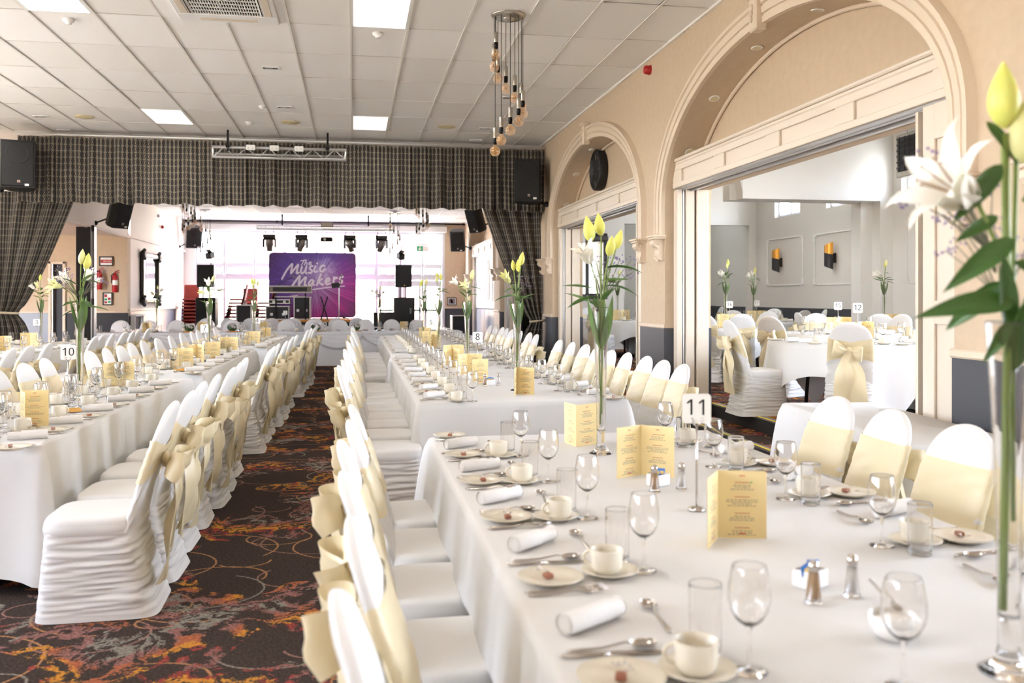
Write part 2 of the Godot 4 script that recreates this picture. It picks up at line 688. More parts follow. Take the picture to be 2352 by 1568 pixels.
func make_shell() -> void:
	var s := ST()
	span(s, -9.3, 4.05, -0.2, 0.0, -5.2, 29.2)
	struct("floor", done(s, M.carpet), "dark swirl-patterned carpet of the hall")
	s = ST()
	span(s, 4.08, 9.9, -0.2, SIDE_FLOOR, -5.2, 29.2)
	struct("floor_side_room", done(s, M.carpet), "patterned carpet of the raised side room")
	# the steps up to the side room, one flight in each open arch
	for k in 3:
		var c: float = [1.46, 7.43, 13.4][k]
		var st := frame_node("trim_%d" % (20 + k), "carpeted step with black riser and yellow edge strip")
		s = ST()
		span(s, 3.66, 4.07, 0.0, 0.14, c - 2.52, c + 2.52)
		part(st, "tread", done(s, M.carpet))
		s = ST()
		span(s, 3.63, 3.66, 0.0, 0.128, c - 2.52, c + 2.52)
		span(s, 4.05, 4.08, 0.14, 0.272, c - 2.52, c + 2.52)
		part(st, "riser", done(s, M.riser))
		s = ST()
		span(s, 3.625, 3.70, 0.128, 0.146, c - 2.52, c + 2.52, 0.004)
		span(s, 4.045, 4.15, 0.27, 0.288, c - 2.52, c + 2.52, 0.004)
		part(st, "nosing", done(s, M.nosing))
		s = ST()
		span(s, 3.63, 3.652, 0.146, 0.149, c - 2.52, c + 2.52)
		span(s, 4.05, 4.072, 0.288, 0.291, c - 2.52, c + 2.52)
		part(st, "edge_strip", done(s, M.yellow_strip))
	make_ceilings()
	make_arcade()
	# hall walls out of the frame
	s = ST()
	var tall := [[-3.2, -1.2, 1.75, 3.6], [0.3, 2.3, 1.75, 3.6], [3.8, 5.8, 1.75, 3.6], [7.3, 9.3, 1.75, 3.6], [10.8, 12.8, 1.75, 3.6]]  # unseen left-wall windows, placed to brighten the hall and its ceiling
	wall_with_holes(s, -8.05, -7.8, -5.2, 17.2, 0.0, CEILING + 0.3, tall)
	struct("wall_left", done(s, M.wall_paint))
	for q in tall.size():
		high_window(41 + q, -8.1, tall[q][0], tall[q][1], tall[q][2], tall[q][3])
	s = ST()
	span(s, -8.05, 4.05, 0, CEILING + 0.3, -5.45, -5.2)
	struct("wall_near", done(s, M.wall_paint))
	# proscenium wall: strips left of the curtain, right stub and the downstand above the curtain
	s = ST()
	span(s, -8.05, -5.75, 0, CEILING + 0.2, 16.95, 17.15)
	span(s, -5.75, 3.5, 3.5, CEILING + 0.2, 16.95, 17.15)
	struct("wall_proscenium", done(s, M.rear_paint))
	# alcove left of the rear hall
	s = ST()
	span(s, -5.3, -5.05, 2.87, REAR_CEILING + 0.3, 17.15, 22.0)
	struct("wall_rear_left_upper", done(s, M.rear_paint), "pale downstand wall over the alcove")
	s = ST()
	span(s, -9.2, -5.3, 2.9, 3.1, 17.15, 22.0)
	struct("ceiling_alcove", done(s, M.rear_paint))
	s = ST()
	span(s, -9.4, -9.2, 0, 3.1, 17.15, 22.2)
	struct("wall_alcove_left", done(s, M.wall_paint))
	var al := frame_node("wall_alcove", "beige alcove wall with black dado")
	s = ST()
	span(s, -9.2, -6.74, 1.17, 2.95, 22.0, 22.2)
	span(s, -6.38, -5.3, 1.17, 2.95, 22.0, 22.2)
	span(s, -6.74, -6.38, 2.25, 2.95, 22.0, 22.2)
	span(s, -5.31, -5.05, 1.17, 2.95, 21.9, 22.2)
	part(al, "plaster", done(s, M.wall_paint))
	s = ST()
	span(s, -9.2, -6.74, 0, 1.17, 22.0, 22.2)
	part(al, "dado", done(s, M.slate_gloss))
	s = ST()
	span(s, -6.38, -5.05, 0, 1.17, 21.99, 22.2)
	part(al, "dado", done(s, M.black_board))
	s = ST()
	span(s, -9.2, -6.74, 1.15, 1.19, 21.97, 22.0, 0.006)
	span(s, -6.38, -5.05, 1.15, 1.19, 21.95, 22.0, 0.006)
	part(al, "dado_rail", done(s, M.arch_paint))
	var dr := frame_node("door_1", "dark doorway in the alcove wall")
	s = ST()
	span(s, -6.74, -6.68, 0, 2.31, 21.94, 22.04, 0.008)
	span(s, -6.44, -6.38, 0, 2.31, 21.94, 22.04, 0.008)
	span(s, -6.74, -6.38, 2.25, 2.31, 21.94, 22.04, 0.008)
	part(dr, "door_frame", done(s, M.arch_paint))
	s = ST()
	span(s, -6.70, -6.42, 0.01, 2.26, 22.12, 22.17)
	part(dr, "door_leaf", done(s, M.black_board))
	# rear hall left wall
	var rl := frame_node("wall_rear_left", "pale rear wall with grey dado beside the windows")
	s = ST()
	span(s, -5.3, -5.05, 1.2, REAR_CEILING + 0.2, 22.2, 29.0)
	part(rl, "plaster", done(s, M.rear_paint))
	s = ST()
	span(s, -5.3, -5.05, 0, 1.2, 22.2, 29.0)
	part(rl, "dado", done(s, M.slate_gloss))
	s = ST()
	span(s, -5.05, -5.01, 1.18, 1.24, 22.0, 29.0, 0.01)
	part(rl, "dado_rail", done(s, M.panel_paint))
	s = ST()
	span(s, -5.05, -5.0, 2.86, 2.93, 22.0, 29.0, 0.012)
	span(s, -5.05, -5.0, 2.84, 2.90, 17.2, 22.0, 0.012)
	part(rl, "picture_rail", done(s, M.rear_paint))
	make_rear_windows()
	# rear right strip beside the windows
	var rr := frame_node("wall_rear_right", "beige wall strip right of the rear windows")
	s = ST()
	span(s, 2.86, 3.5, 1.17, REAR_CEILING + 0.2, 28.95, 29.2)
	part(rr, "plaster", done(s, M.wall_paint))
	s = ST()
	span(s, 2.86, 3.5, 0, 1.17, 28.95, 29.2)
	part(rr, "dado", done(s, M.slate_paint))
	s = ST()
	span(s, 2.86, 3.5, 1.15, 1.19, 28.91, 28.95, 0.006)
	part(rr, "dado_rail", done(s, M.arch_paint))
	make_side_room()


func make_ceilings() -> void:
	var s := ST()
	span(s, -8.05, 4.05, CEILING + 0.07, CEILING + 0.35, -5.45, 17.15)
	var top := struct("ceiling", done(s, M.void), "suspended ceiling of large white tiles in a metal grid")
	# the part of the grid nearer than the photograph shows: plain soffit
	s = ST()
	span(s, -7.8, 3.5, CEILING, CEILING + 0.05, -5.2, 3.8)
	part(top, "plain_soffit", done(s, M.ceiling_tile_0))
	tile_field(top, -8, 6, -0.03, 9.8, -5, 6, -7.8, 3.5, 3.8, 16.95, CEILING, 300, true)
	var rs := ST()
	span(rs, -5.3, 3.7, REAR_CEILING + 0.06, REAR_CEILING + 0.3, 17.15, 29.2)
	var rear := struct("ceiling_rear", done(rs, M.void), "suspended tile ceiling of the rear hall")
	tile_field(rear, -9, 6, -0.03, 17.4, -1, 10, -5.05, 3.5, 17.15, 28.95, REAR_CEILING, 400, false)


# tile columns left of the middle runner are a little wider
func column(x0: float, i: int) -> float:
	return x0 + (0.6 if i > 0 else 0.636) * i


func tile_field(parent: Node, c0: int, c1: int, x0: float, d0: float, r0: int, r1: int, xa: float, xb: float, da: float, db: float, y: float, seed_: int, main: bool) -> void:
	var r := RandomNumberGenerator.new()
	r.seed = seed_
	var tiles := []
	for k in 3:
		var s := ST()
		box(s, Vector3.ZERO, Vector3(0.578, 0.016, 1.178), 0.003)
		tiles.append(done(s, M["ceiling_tile_%d" % k]))
	var lights := [[-6.07, 15.2], [-2.892, 15.2], [0.27, 15.2], [-6.07, 9.2], [-2.892, 9.2], [0.27, 9.2]]
	for i in range(c0 - 5 if main else c0, c1):
		for j in range(r0, r1):
			var xl: float = maxf(column(x0, i), xa)
			var xr: float = minf(column(x0, i + 1), xb)
			var dl: float = maxf(d0 + 1.2 * j, da)
			var dr: float = minf(d0 + 1.2 * (j + 1), db)
			if xr - xl < 0.08 or dr - dl < 0.08:
				continue
			var cx := (xl + xr) / 2.0
			var cd := (dl + dr) / 2.0
			var skip := false
			if main:
				for q in lights:
					if absf(cx - float(q[0])) < 0.31 and absf(cd - float(q[1])) < 0.62:
						skip = true
				if cx > -1.94 and cx < -0.66 and cd > 8.5 and cd < 9.9:
					skip = true
			if skip:
				continue
			var mesh: Mesh = tiles[r.randi_range(0, 2)]
			var sag := r.randf_range(0.0, 0.004)
			var tilt := 0.0
			if main and r.randf() < 0.18:
				tilt = r.randf_range(0.003, 0.012)
			var b := Basis(Vector3.RIGHT, tilt) * Basis.from_scale(Vector3((xr - xl - 0.022) / 0.578, 1, (dr - dl - 0.022) / 1.178))
			part(parent, "tile", mesh, Transform3D(b, P(cx, y + 0.012 + sag, cd)))
	var s := ST()
	box(s, Vector3.ZERO, Vector3(0.026, 0.012, 1.0), 0.002)
	var bar := done(s, M.ceiling_bar)
	for i in range(c0 - 5 if main else c0, c1 + 1):
		var x := column(x0, i)
		if x < xa or x > xb:
			continue
		part(parent, "grid_runner", bar, Transform3D(Basis.from_scale(Vector3(1, 1, db - da)), P(x, y, (da + db) / 2.0)))
	s = ST()
	box(s, Vector3.ZERO, Vector3(1.0, 0.008, 0.014), 0.002)
	var tee := done(s, M.ceiling_bar)
	for j in range(r0, r1 + 1):
		var d := d0 + 1.2 * j
		if d < da or d > db:
			continue
		part(parent, "grid_tee", tee, Transform3D(Basis.from_scale(Vector3(xb - xa, 1, 1)), P((xa + xb) / 2.0, y + 0.004, d)))
	s = ST()
	span(s, xa, xb, y - 0.02, y + 0.02, db - 0.03, db)
	span(s, xb - 0.03, xb, y - 0.02, y + 0.02, da, db)
	part(parent, "edge_trim", done(s, M.ceiling_bar))


# the long right-hand wall with its row of arches
func make_arcade() -> void:
	var centers := [1.46, 7.43, 13.4, 19.37, 25.34]
	var poly := PackedVector2Array()
	poly.append(Vector2(-5.2, CEILING + 0.3))
	poly.append(Vector2(-5.2, -0.02))
	for c in centers:
		var a := arch_opening(c)
		a.reverse()
		poly.append_array(a)
	poly.append(Vector2(29.2, -0.02))
	poly.append(Vector2(29.2, CEILING + 0.3))
	var s := ST()
	# the outline is in (depth, y); lay its x along -z and its thickness along +x
	xf = Transform3D(Basis(Vector3(0, 0, -1), Vector3(0, 1, 0), Vector3(1, 0, 0)), Vector3.ZERO)
	slab(s, poly, WALL_X, 4.05)
	xf = Transform3D()
	var wall := struct("wall_right", done(s, M.wall_paint), "beige arcade wall between the hall and the side room")
	# piers: slate dado with rail
	for k in 6:
		var d0: float = -5.2 if k == 0 else centers[k - 1] + 2.55
		var d1: float = 29.0 if k == 5 else centers[k] - 2.55
		var q := ST()
		span(q, WALL_X - 0.012, 4.056, 0.0, 1.15, d0 - 0.006, d1 + 0.006)
		part(wall, "dado", done(q, M.slate_paint))
		q = ST()
		span(q, WALL_X - 0.035, WALL_X, 1.145, 1.20, d0 - 0.01, d1 + 0.01, 0.012)
		part(wall, "dado_rail", done(q, M.arch_paint))
		q = ST()
		span(q, WALL_X - 0.028, WALL_X, 0.0, 0.12, d0 - 0.006, d1 + 0.006, 0.008)
		part(wall, "skirting", done(q, M.black_board))
	for k in centers.size():
		arch_trim(k, centers[k])
		arch_infill(k, centers[k], k == 4)


func arch_trim(k: int, c: float) -> void:
	var o := frame_node("trim_%d" % (k + 1), "moulded cream surround of the arch")
	# ribbed band: section points are (across from the inner edge, out from the wall)
	var sec := [Vector2(0.0, 0.0), Vector2(0.0, 0.045), Vector2(0.012, 0.05), Vector2(0.055, 0.05), Vector2(0.062, 0.035), Vector2(0.075, 0.035), Vector2(0.08, 0.055), Vector2(0.135, 0.06), Vector2(0.145, 0.045), Vector2(0.157, 0.045), Vector2(0.165, 0.068), Vector2(0.2, 0.068), Vector2(0.21, 0.0)]
	var path := []
	path.append([0.0, 2.18, Vector2(1, 0)])
	var n := 40
	for i in n + 1:
		var a := PI * i / n
		var e := Vector2(cos(a) * 2.55, sin(a) * 1.31)
		var nn := Vector2(cos(a) / 2.55, sin(a) / 1.31).normalized()
		path.append([e.x, 2.55 + e.y, nn])
	path[0] = [2.55, 2.2, Vector2(1, 0)]
	path.append([-2.55, 2.2, Vector2(-1, 0)])
	var s := ST(true)
	for i in path.size() - 1:
		for j in sec.size() - 1:
			var q := []
			for e in [[i, j], [i, j + 1], [i + 1, j + 1], [i + 1, j]]:
				var pt: Array = path[e[0]]
				var sv: Vector2 = sec[e[1]]
				var nn: Vector2 = pt[2]
				q.append(P(WALL_X - sv.y, float(pt[1]) + nn.y * sv.x, c + float(pt[0]) + nn.x * sv.x))
			s.set_smooth_group(j)
			quad(s, q[0], q[1], q[2], q[3])
	part(o, "archivolt", done(s, M.arch_paint))
	# inner bead at the back of the soffit
	s = ST(true)
	var bead := []
	for i in n + 1:
		var a := PI * i / n
		bead.append(P(3.86, 2.55 + sin(a) * 1.295, c + cos(a) * 2.535))
	tube(s, bead, 0.022, 6)
	part(o, "soffit_bead", done(s, M.arch_paint))
	# keystone with a small carved drop
	s = ST()
	span(s, WALL_X - 0.11, WALL_X, 3.80, 4.10, c - 0.07, c + 0.07, 0.014)
	span(s, WALL_X - 0.13, WALL_X, 4.08, 4.13, c - 0.085, c + 0.085, 0.01)
	var ks := part(o, "keystone", done(s, M.arch_paint))
	s = ST(true)
	for q in 3:
		ball(s, P(WALL_X - 0.115, 4.0 - 0.05 * q, c), Vector3(0.022, 0.03, 0.03 - 0.006 * q), 10, 6)
	part(ks, "carved_drop", done(s, M.arch_paint))
	# scrolled corbels under each foot of the surround
	for sg in [-1.0, 1.0]:
		corbel(o, P(WALL_X, 2.2, c + sg * 2.655))
	# downlights in the soffit
	for i in [3, 6, 9, 12, 15, 18]:
		var a = PI * i / 21.0
		var nn := Vector2(cos(a) / 2.55, sin(a) / 1.31).normalized()
		var at := P(3.70, 2.55 + sin(a) * 1.31, c + cos(a) * 2.55)
		var y := -Vector3(0, nn.y, -nn.x)
		var z := Vector3.RIGHT
		var b := Basis(y.cross(z), y, z)
		var dl := thing("downlight", "round white downlight %s from the near foot in the %s arch soffit" % [PLACES[(18 - i) / 3], ["nearest", "large open", "clock", "curtained", "farthest"][k]], "downlight", Transform3D(b, at), "downlights in the arch soffits")
		s = ST(true)
		lathe(s, [Vector2(0.052, 0.0), Vector2(0.056, 0.004), Vector2(0.05, 0.01), Vector2(0.04, 0.008)], 18)
		part(dl, "rim", done(s, M.plastic_white))
		s = ST(true)
		lathe(s, [Vector2(0.04, 0.006), Vector2(0.0, 0.006)], 18)
		part(dl, "lens", done(s, M.plastic_cream))


func corbel(o: Node, at: Vector3) -> void:
	var s := ST()
	box(s, at + Vector3(-0.07, 0.0, 0), Vector3(0.16, 0.022, 0.27), 0.006)
	box(s, at + Vector3(-0.06, -0.022, 0), Vector3(0.14, 0.024, 0.24), 0.008)
	var cap := part(o, "corbel", done(s, M.arch_paint))
	# side outline of the scroll, in (out from the wall, y)
	var out := PackedVector2Array([Vector2(0.0, -0.03), Vector2(0.10, -0.03), Vector2(0.122, -0.05), Vector2(0.125, -0.085), Vector2(0.105, -0.115), Vector2(0.075, -0.13), Vector2(0.06, -0.155), Vector2(0.062, -0.19), Vector2(0.075, -0.22), Vector2(0.07, -0.255), Vector2(0.045, -0.275), Vector2(0.02, -0.28), Vector2(0.0, -0.27)])
	s = ST()
	xf = Transform3D(Basis(Vector3(-1, 0, 0), Vector3(0, 1, 0), Vector3(0, 0, -1)), at)
	slab(s, out, -0.075, 0.075)
	xf = Transform3D()
	part(cap, "scroll", done(s, M.arch_paint))
	s = ST(true)
	for z in [-0.078, 0.078]:
		var coil := []
		for i in 22:
			var t := i / 21.0
			var a := 5.2 * PI * t
			coil.append(at + Vector3(-0.082 - cos(a) * 0.034 * (1.0 - t * 0.85), -0.078 + sin(a) * 0.034 * (1.0 - t * 0.85), z))
		tube(s, coil, 0.006, 5)
	for i in 5:
		var w := 0.02 + 0.006 * (i % 2)
		ball(s, at + Vector3(-0.06 - 0.012 * sin(i * 1.3), -0.2 - 0.018 * i, -0.03 + 0.03 * (i % 3)), Vector3(0.02, 0.02, w), 8, 6)
	part(cap, "carved_leaf", done(s, M.arch_paint))


# header beam, blank wall above it, door posts and leaves set inside an arch
func arch_infill(k: int, c: float, closed: bool) -> void:
	var o := frame_node("door_%d" % (k + 10), "cream folding-door frame and panelled header set in the arch")
	# blank wall above the header
	var poly := PackedVector2Array()
	poly.append(Vector2(c - 2.54, 2.72))
	poly.append(Vector2(c + 2.54, 2.72))
	for i in 33:
		var a := PI * i / 32.0
		poly.append(Vector2(c + 2.55 * cos(a), 2.55 + 1.31 * sin(a) if 2.55 + 1.31 * sin(a) > 2.73 else 2.73))
	var s := ST()
	xf = Transform3D(Basis(Vector3(0, 0, -1), Vector3(0, 1, 0), Vector3(1, 0, 0)), Vector3.ZERO)
	slab(s, poly, 3.88, 3.98)
	xf = Transform3D()
	part(o, "blank_wall", done(s, M.wall_paint))
	# header beam with its ledge
	s = ST()
	span(s, 3.60, 3.96, 2.735, 3.03, c - 2.50, c + 2.50)
	part(o, "header", done(s, M.panel_paint))
	s = ST()
	span(s, 3.545, 3.9, 3.02, 3.055, c - 2.48, c + 2.48, 0.01)
	span(s, 3.565, 3.6, 2.985, 3.022, c - 2.50, c + 2.50, 0.01)
	part(o, "header_ledge", done(s, M.panel_paint))
	# four sunk panels shown by raised stiles and rails round them
	s = ST()
	span(s, 3.575, 3.60, 2.925, 2.99, c - 2.5, c + 2.5, 0.004)
	span(s, 3.575, 3.60, 2.735, 2.79, c - 2.5, c + 2.5, 0.004)
	for q in 5:
		var d := c - 2.36 + 1.18 * q
		span(s, 3.575, 3.60, 2.79, 2.925, d - 0.13, d + 0.13, 0.004)
	part(o, "header_rail", done(s, M.panel_paint))
	s = ST()
	span(s, 3.66, 3.70, 2.715, 2.735, c - 2.1, c + 2.5)
	span(s, 3.74, 3.78, 2.70, 2.735, c - 2.1, c + 2.5)
	span(s, 3.60, 3.66, 2.722, 2.735, c - 2.5, c + 2.5)
	part(o, "door_track", done(s, M.aluminium))
	# far side: posts of the folded-away doors
	s = ST()
	span(s, 3.60, 3.66, 0.14, 2.735, c + 2.42, c + 2.54, 0.006)
	span(s, 3.70, 3.80, 0.14, 2.72, c + 2.40, c + 2.54, 0.006)
	span(s, 3.82, 3.96, 0.14, 2.72, c + 2.38, c + 2.54, 0.006)
	part(o, "door_post", done(s, M.panel_paint))
	s = ST()
	span(s, 3.67, 3.69, 0.14, 2.72, c + 2.43, c + 2.46)
	part(o, "seal_strip", done(s, M.aluminium))
	# near side: one leaf left standing, with three sunk panels
	var leaf := ST()
	span(leaf, 3.63, 3.66, 0.14, 2.78, c - 2.54, c - 2.08)
	for e in [[c - 2.54, c - 2.44], [c - 2.2, c - 2.08]]:
		span(leaf, 3.61, 3.63, 0.14, 2.78, e[0], e[1], 0.004)
	for e in [[0.14, 0.4], [1.33, 1.48], [2.5, 2.78]]:
		span(leaf, 3.61, 3.63, e[0], e[1], c - 2.44, c - 2.2, 0.004)
	var lf := part(o, "door_leaf", done(leaf, M.panel_paint))
	s = ST(true)
	tube(s, [P(3.60, 2.18, c - 2.06), P(3.585, 2.18, c - 2.1), P(3.58, 2.175, c - 2.16)], 0.007, 8)
	ball(s, P(3.595, 2.17, c - 2.17), Vector3(0.02, 0.022, 0.022), 10, 7)
	ball(s, P(3.595, 2.18, c - 2.05), Vector3(0.014, 0.02, 0.02), 10, 7)
	part(lf, "cabin_hook", done(s, M.brass))
	s = ST()
	span(s, 3.64, 3.72, 0.14, 2.72, c - 2.075, c - 2.055)
	part(o, "door_edge", done(s, M.black_board))
	s = ST()
	span(s, 3.60, 3.75, 0.14, 2.70, c - 2.05, c - 2.02)
	part(o, "leaf_edge", done(s, M.panel_paint))
	if closed:
		for q in 5:
			var d0 := c - 2.0 + 0.88 * q
			s = ST()
			span(s, 3.70, 3.76, 0.02, 1.17, d0, d0 + 0.86, 0.006)
			part(o, "kick_panel", done(s, M.slate_gloss))
			s = ST()
			span(s, 3.70, 3.76, 1.19, 2.72, d0, d0 + 0.86, 0.006)
			var up := part(o, "folding_leaf", done(s, M.rear_paint))
			s = ST()
			for e in [[d0 + 0.1, d0 + 0.15, 1.4, 2.55], [d0 + 0.71, d0 + 0.76, 1.4, 2.55], [d0 + 0.15, d0 + 0.71, 1.4, 1.45], [d0 + 0.15, d0 + 0.71, 2.5, 2.55]]:
				span(s, 3.68, 3.70, e[2], e[3], e[0], e[1], 0.004)
			part(up, "leaf_moulding", done(s, M.white_paint))


func make_rear_windows() -> void:
	var xs := [-4.96, -4.7, -3.88, -2.99, -2.08, -1.13, -0.27, 0.73, 1.49, 2.16, 2.80]
	var s := ST()
	span(s, -5.3, 2.9, 3.55, REAR_CEILING + 0.2, 28.95, 29.2)
	span(s, -5.3, 2.9, 3.55, 3.74, 28.75, 28.95, 0.01)
	struct("wall_rear", done(s, M.white_paint), "white boxed beam over the rear windows")
	s = ST()
	span(s, -5.05, -4.72, 0.0, 3.56, 28.93, 29.1, 0.01)
	struct("trim_30", done(s, M.white_paint))
	for i in range(1, xs.size() - 1):
		var x0: float = xs[i]
		var x1: float = xs[i + 1]
		var door: bool = i >= 7 and i <= 9
		var w := frame_node("window_%d" % i, "tall white-framed rear window bay")
		s = ST()
		var thick := 0.055 if i in [4, 7] else 0.04
		span(s, x0 - thick, x0 + 0.035, 0.0, 3.56, 28.98, 29.08, 0.008)
		if i == xs.size() - 2:
			span(s, x1 - 0.035, x1 + 0.06, 0.0, 3.56, 28.98, 29.08, 0.008)
		for e in [[3.48, 3.56], [2.46, 2.56], [2.05, 2.20], [0.0, 0.14]]:
			span(s, x0 + 0.035, x1 - 0.04, e[0], e[1], 28.985, 29.075, 0.008)
		part(w, "window_frame", done(s, M.frame_white))
		s = ST()
		for e in [[2.19, 2.24], [2.42, 2.47]]:
			span(s, x0 + 0.09, x1 - 0.10, e[0], e[1], 28.96, 28.984, 0.006)
		for e in [[x0 + 0.04, x0 + 0.09], [x1 - 0.10, x1 - 0.05]]:
			span(s, e[0], e[1], 2.19, 2.47, 28.96, 28.984, 0.006)
		var sash := part(w, "opening_light", done(s, M.frame_white))
		s = ST(true)
		tube(s, [P((x0 + x1) / 2 - 0.06, 2.205, 28.94), P((x0 + x1) / 2 + 0.06, 2.20, 28.93)], 0.008, 6)
		part(sash, "window_handle", done(s, M.plastic_white))
		for e in [[0.14, 2.05], [2.2, 2.46], [2.56, 3.48]]:
			if door and e[0] < 1.0:
				continue
			s = ST()
			span(s, x0 + 0.02, x1 - 0.02, e[0], e[1], 29.03, 29.036)
			part(w, "pane", done(s, M.window_glass))
		if door:
			s = ST()
			span(s, x0 + 0.04, x0 + 0.13, 0.15, 2.03, 28.97, 29.03, 0.006)
			span(s, x1 - 0.13, x1 - 0.06, 0.15, 2.03, 28.97, 29.03, 0.006)
			span(s, x0 + 0.13, x1 - 0.13, 1.85, 2.03, 28.97, 29.03, 0.006)
			span(s, x0 + 0.13, x1 - 0.13, 0.15, 0.3, 28.97, 29.03, 0.006)
			var dl := part(w, "door_leaf", done(s, M.frame_white))
			s = ST()
			span(s, x0 + 0.1, x1 - 0.1, 0.3, 1.85, 29.0, 29.006)
			part(dl, "pane", done(s, M.window_glass))
			s = ST()
			span(s, x0 + 0.1, x1 - 0.1, 1.06, 1.13, 28.90, 28.93, 0.008)
			var bar := part(dl, "push_bar", done(s, M.sign_green))
			bar.set_meta("label", "green push bar with white lettering")
			s = ST()
			span(s, x0 + 0.07, x0 + 0.12, 1.02, 1.18, 28.88, 28.97, 0.006)
			span(s, x1 - 0.12, x1 - 0.07, 1.02, 1.18, 28.88, 28.97, 0.006)
			part(dl, "bar_bracket", done(s, M.black_plastic))
			var words := TextMesh.new()
			words.text = "Push bar to open"
			words.font = face(true)
			words.font_size = 16
			words.pixel_size = (x1 - x0 - 0.26) / 135.0
			words.depth = 0.002
			words.material = M.sign_white
			part(bar, "lettering", words, Transform3D(Basis(), P((x0 + x1) / 2, 1.095, 28.898)))
	# dark curtain rail along the top of the windows
	var rail := thing("curtain_rail", "dark thin curtain rail along the top of the rear windows", "rail", Transform3D(Basis(), P(-0.74, 3.80, 28.6)))
	s = ST(true)
	tube(s, [Vector3(-4.25, 0, 0), Vector3(4.2, 0, 0)], 0.022, 8)
	part(rail, "bar", done(s, M.black_metal))
	s = ST()
	for x in [-4.2, -1.55, 1.2, 4.15]:
		box(s, Vector3(x, 0.0, 0), Vector3(0.04, 0.07, 0.05), 0.005)
	part(rail, "bracket", done(s, M.black_metal))


var fonts := {}


func face(bold := false) -> Font:
	if not fonts.has(bold):
		var f := SystemFont.new()
		f.font_names = PackedStringArray(["Droid Sans"])
		f.font_weight = 700 if bold else 400
		fonts[bold] = f
	return fonts[bold]


func make_side_room() -> void:
	# far wall with high windows, end wall with a deep recess, portal beam and the near window wall
	var s := ST()
	wall_with_holes(s, 9.6, 9.85, 14.6, 24.1, 0.0, 4.6, [[16.26, 17.46, 3.34, 4.2], [18.6, 19.8, 3.34, 4.2]])
	var far := struct("wall_side_far", done(s, M.grey_paint), "pale grey far wall of the side room")
	s = ST()
	span(s, 9.58, 9.6, 0.28, 1.27, 14.65, 24.0)
	part(far, "dado", done(s, M.slate_paint))
	high_window(31, 9.6, 16.26, 17.46, 3.34, 4.2)
	high_window(32, 9.6, 18.6, 19.8, 3.34, 4.2)
	s = ST()
	span(s, 4.05, 6.3, 0, 4.6, 20.8, 21.0)
	span(s, 9.42, 9.85, 0, 4.6, 20.8, 21.0)
	span(s, 6.3, 9.42, 3.24, 4.6, 20.8, 21.0)
	span(s, 6.2, 9.85, 0, 4.6, 24.0, 24.2)
	span(s, 6.1, 6.3, 0, 4.6, 21.0, 24.2)
	struct("wall_side_end", done(s, M.grey_paint), "pale end wall of the side room with a deep recess")
	# portal: beam with bracket and right pier
	s = ST()
	span(s, 6.41, 9.16, 3.156, 4.5, 14.4, 14.66)
	span(s, 8.92, 9.6, SIDE_FLOOR, 3.16, 14.4, 14.66)
	span(s, 8.69, 8.94, SIDE_FLOOR, 3.156, 14.64, 14.94)
	span(s, 6.29, 8.94, 3.156, 3.42, 14.66, 14.94)
	struct("wall_portal", done(s, M.white_paint), "white downstand beam and pier across the side room")
	var poly := PackedVector2Array([Vector2(0.0, -0.62), Vector2(0.0, 0.6), Vector2(-0.74, 0.6)])
	for i in range(0, 9):
		var a := (PI / 2) * i / 8.0
		poly.append(Vector2(-0.74 + 0.66 * sin(a), 0.4 - 0.66 + 0.66 * cos(a)))
	s = ST()
	xf = Transform3D(Basis(), P(6.41, 3.9, 14.66))
	slab(s, poly, 0.0, 0.25)
	xf = Transform3D()
	struct("trim_31", done(s, M.white_paint), "curved bracket under the end of the portal beam")
	# window wall nearer than the portal: the high window seen past the door leaf, and tall ones out of view, placed to light the chairs and portal beam
	var holes := [[-3.4, -1.6, 1.2, 3.9], [-0.4, 1.4, 1.2, 3.9], [2.6, 4.4, 1.2, 3.9], [5.6, 7.4, 1.2, 3.9], [8.6, 10.4, 1.2, 3.9], [13.1, 14.15, 3.3, 3.9]]
	s = ST()
	wall_with_holes(s, 9.16, 9.4, -5.2, 14.4, 0.0, 4.6, holes)
	struct("wall_side_windows", done(s, M.white_paint), "white window wall of the side room")
	for q in holes.size():
		var e: Array = holes[q]
		high_window(33 + q, 9.16, e[0], e[1], e[2], e[3])
	s = ST()
	span(s, 4.05, 9.85, 0, 4.6, -5.45, -5.2)
	span(s, 4.05, 6.3, 0, 4.6, 29.0, 29.2)
	struct("wall_side_near", done(s, M.white_paint))
	s = ST()
	span(s, 6.1, 6.3, 0, 4.6, 24.2, 29.2)
	struct("wall_side_rear", done(s, M.white_paint))
	s = ST()
	span(s, 4.05, 9.9, 4.36, 4.7, -5.45, 29.2)
	var top := struct("ceiling_side_room", done(s, M.ceiling_bar), "white tiled ceiling of the side room")
	var tile := ST()
	box(tile, Vector3.ZERO, Vector3(0.585, 0.02, 0.585), 0.004)
	var tm := done(tile, M.white_paint)
	for i in 9:
		for j in 18:
			part(top, "tile", tm, Transform3D(Basis(), P(4.35 + 0.6 * i, 4.345, 4.0 + 0.6 * j)))
	# moulded wall frames with stepped corners
	wall_frame(9.6, 18.44, 20.16, 1.78, 2.84)
	wall_frame(9.6, 16.14, 17.93, 1.77, 2.82)
	wall_frame(9.16, 11.9, 13.99, 1.74, 2.80)


func wall_with_holes(s: SurfaceTool, x0: float, x1: float, d0: float, d1: float, y0: float, y1: float, holes: Array) -> void:
	var at := d0
	for h in holes:
		span(s, x0, x1, y0, y1, at, h[0])
		span(s, x0, x1, y0, h[2], h[0], h[1])
		span(s, x0, x1, h[3], y1, h[0], h[1])
		at = h[1]
	span(s, x0, x1, y0, y1, at, d1)


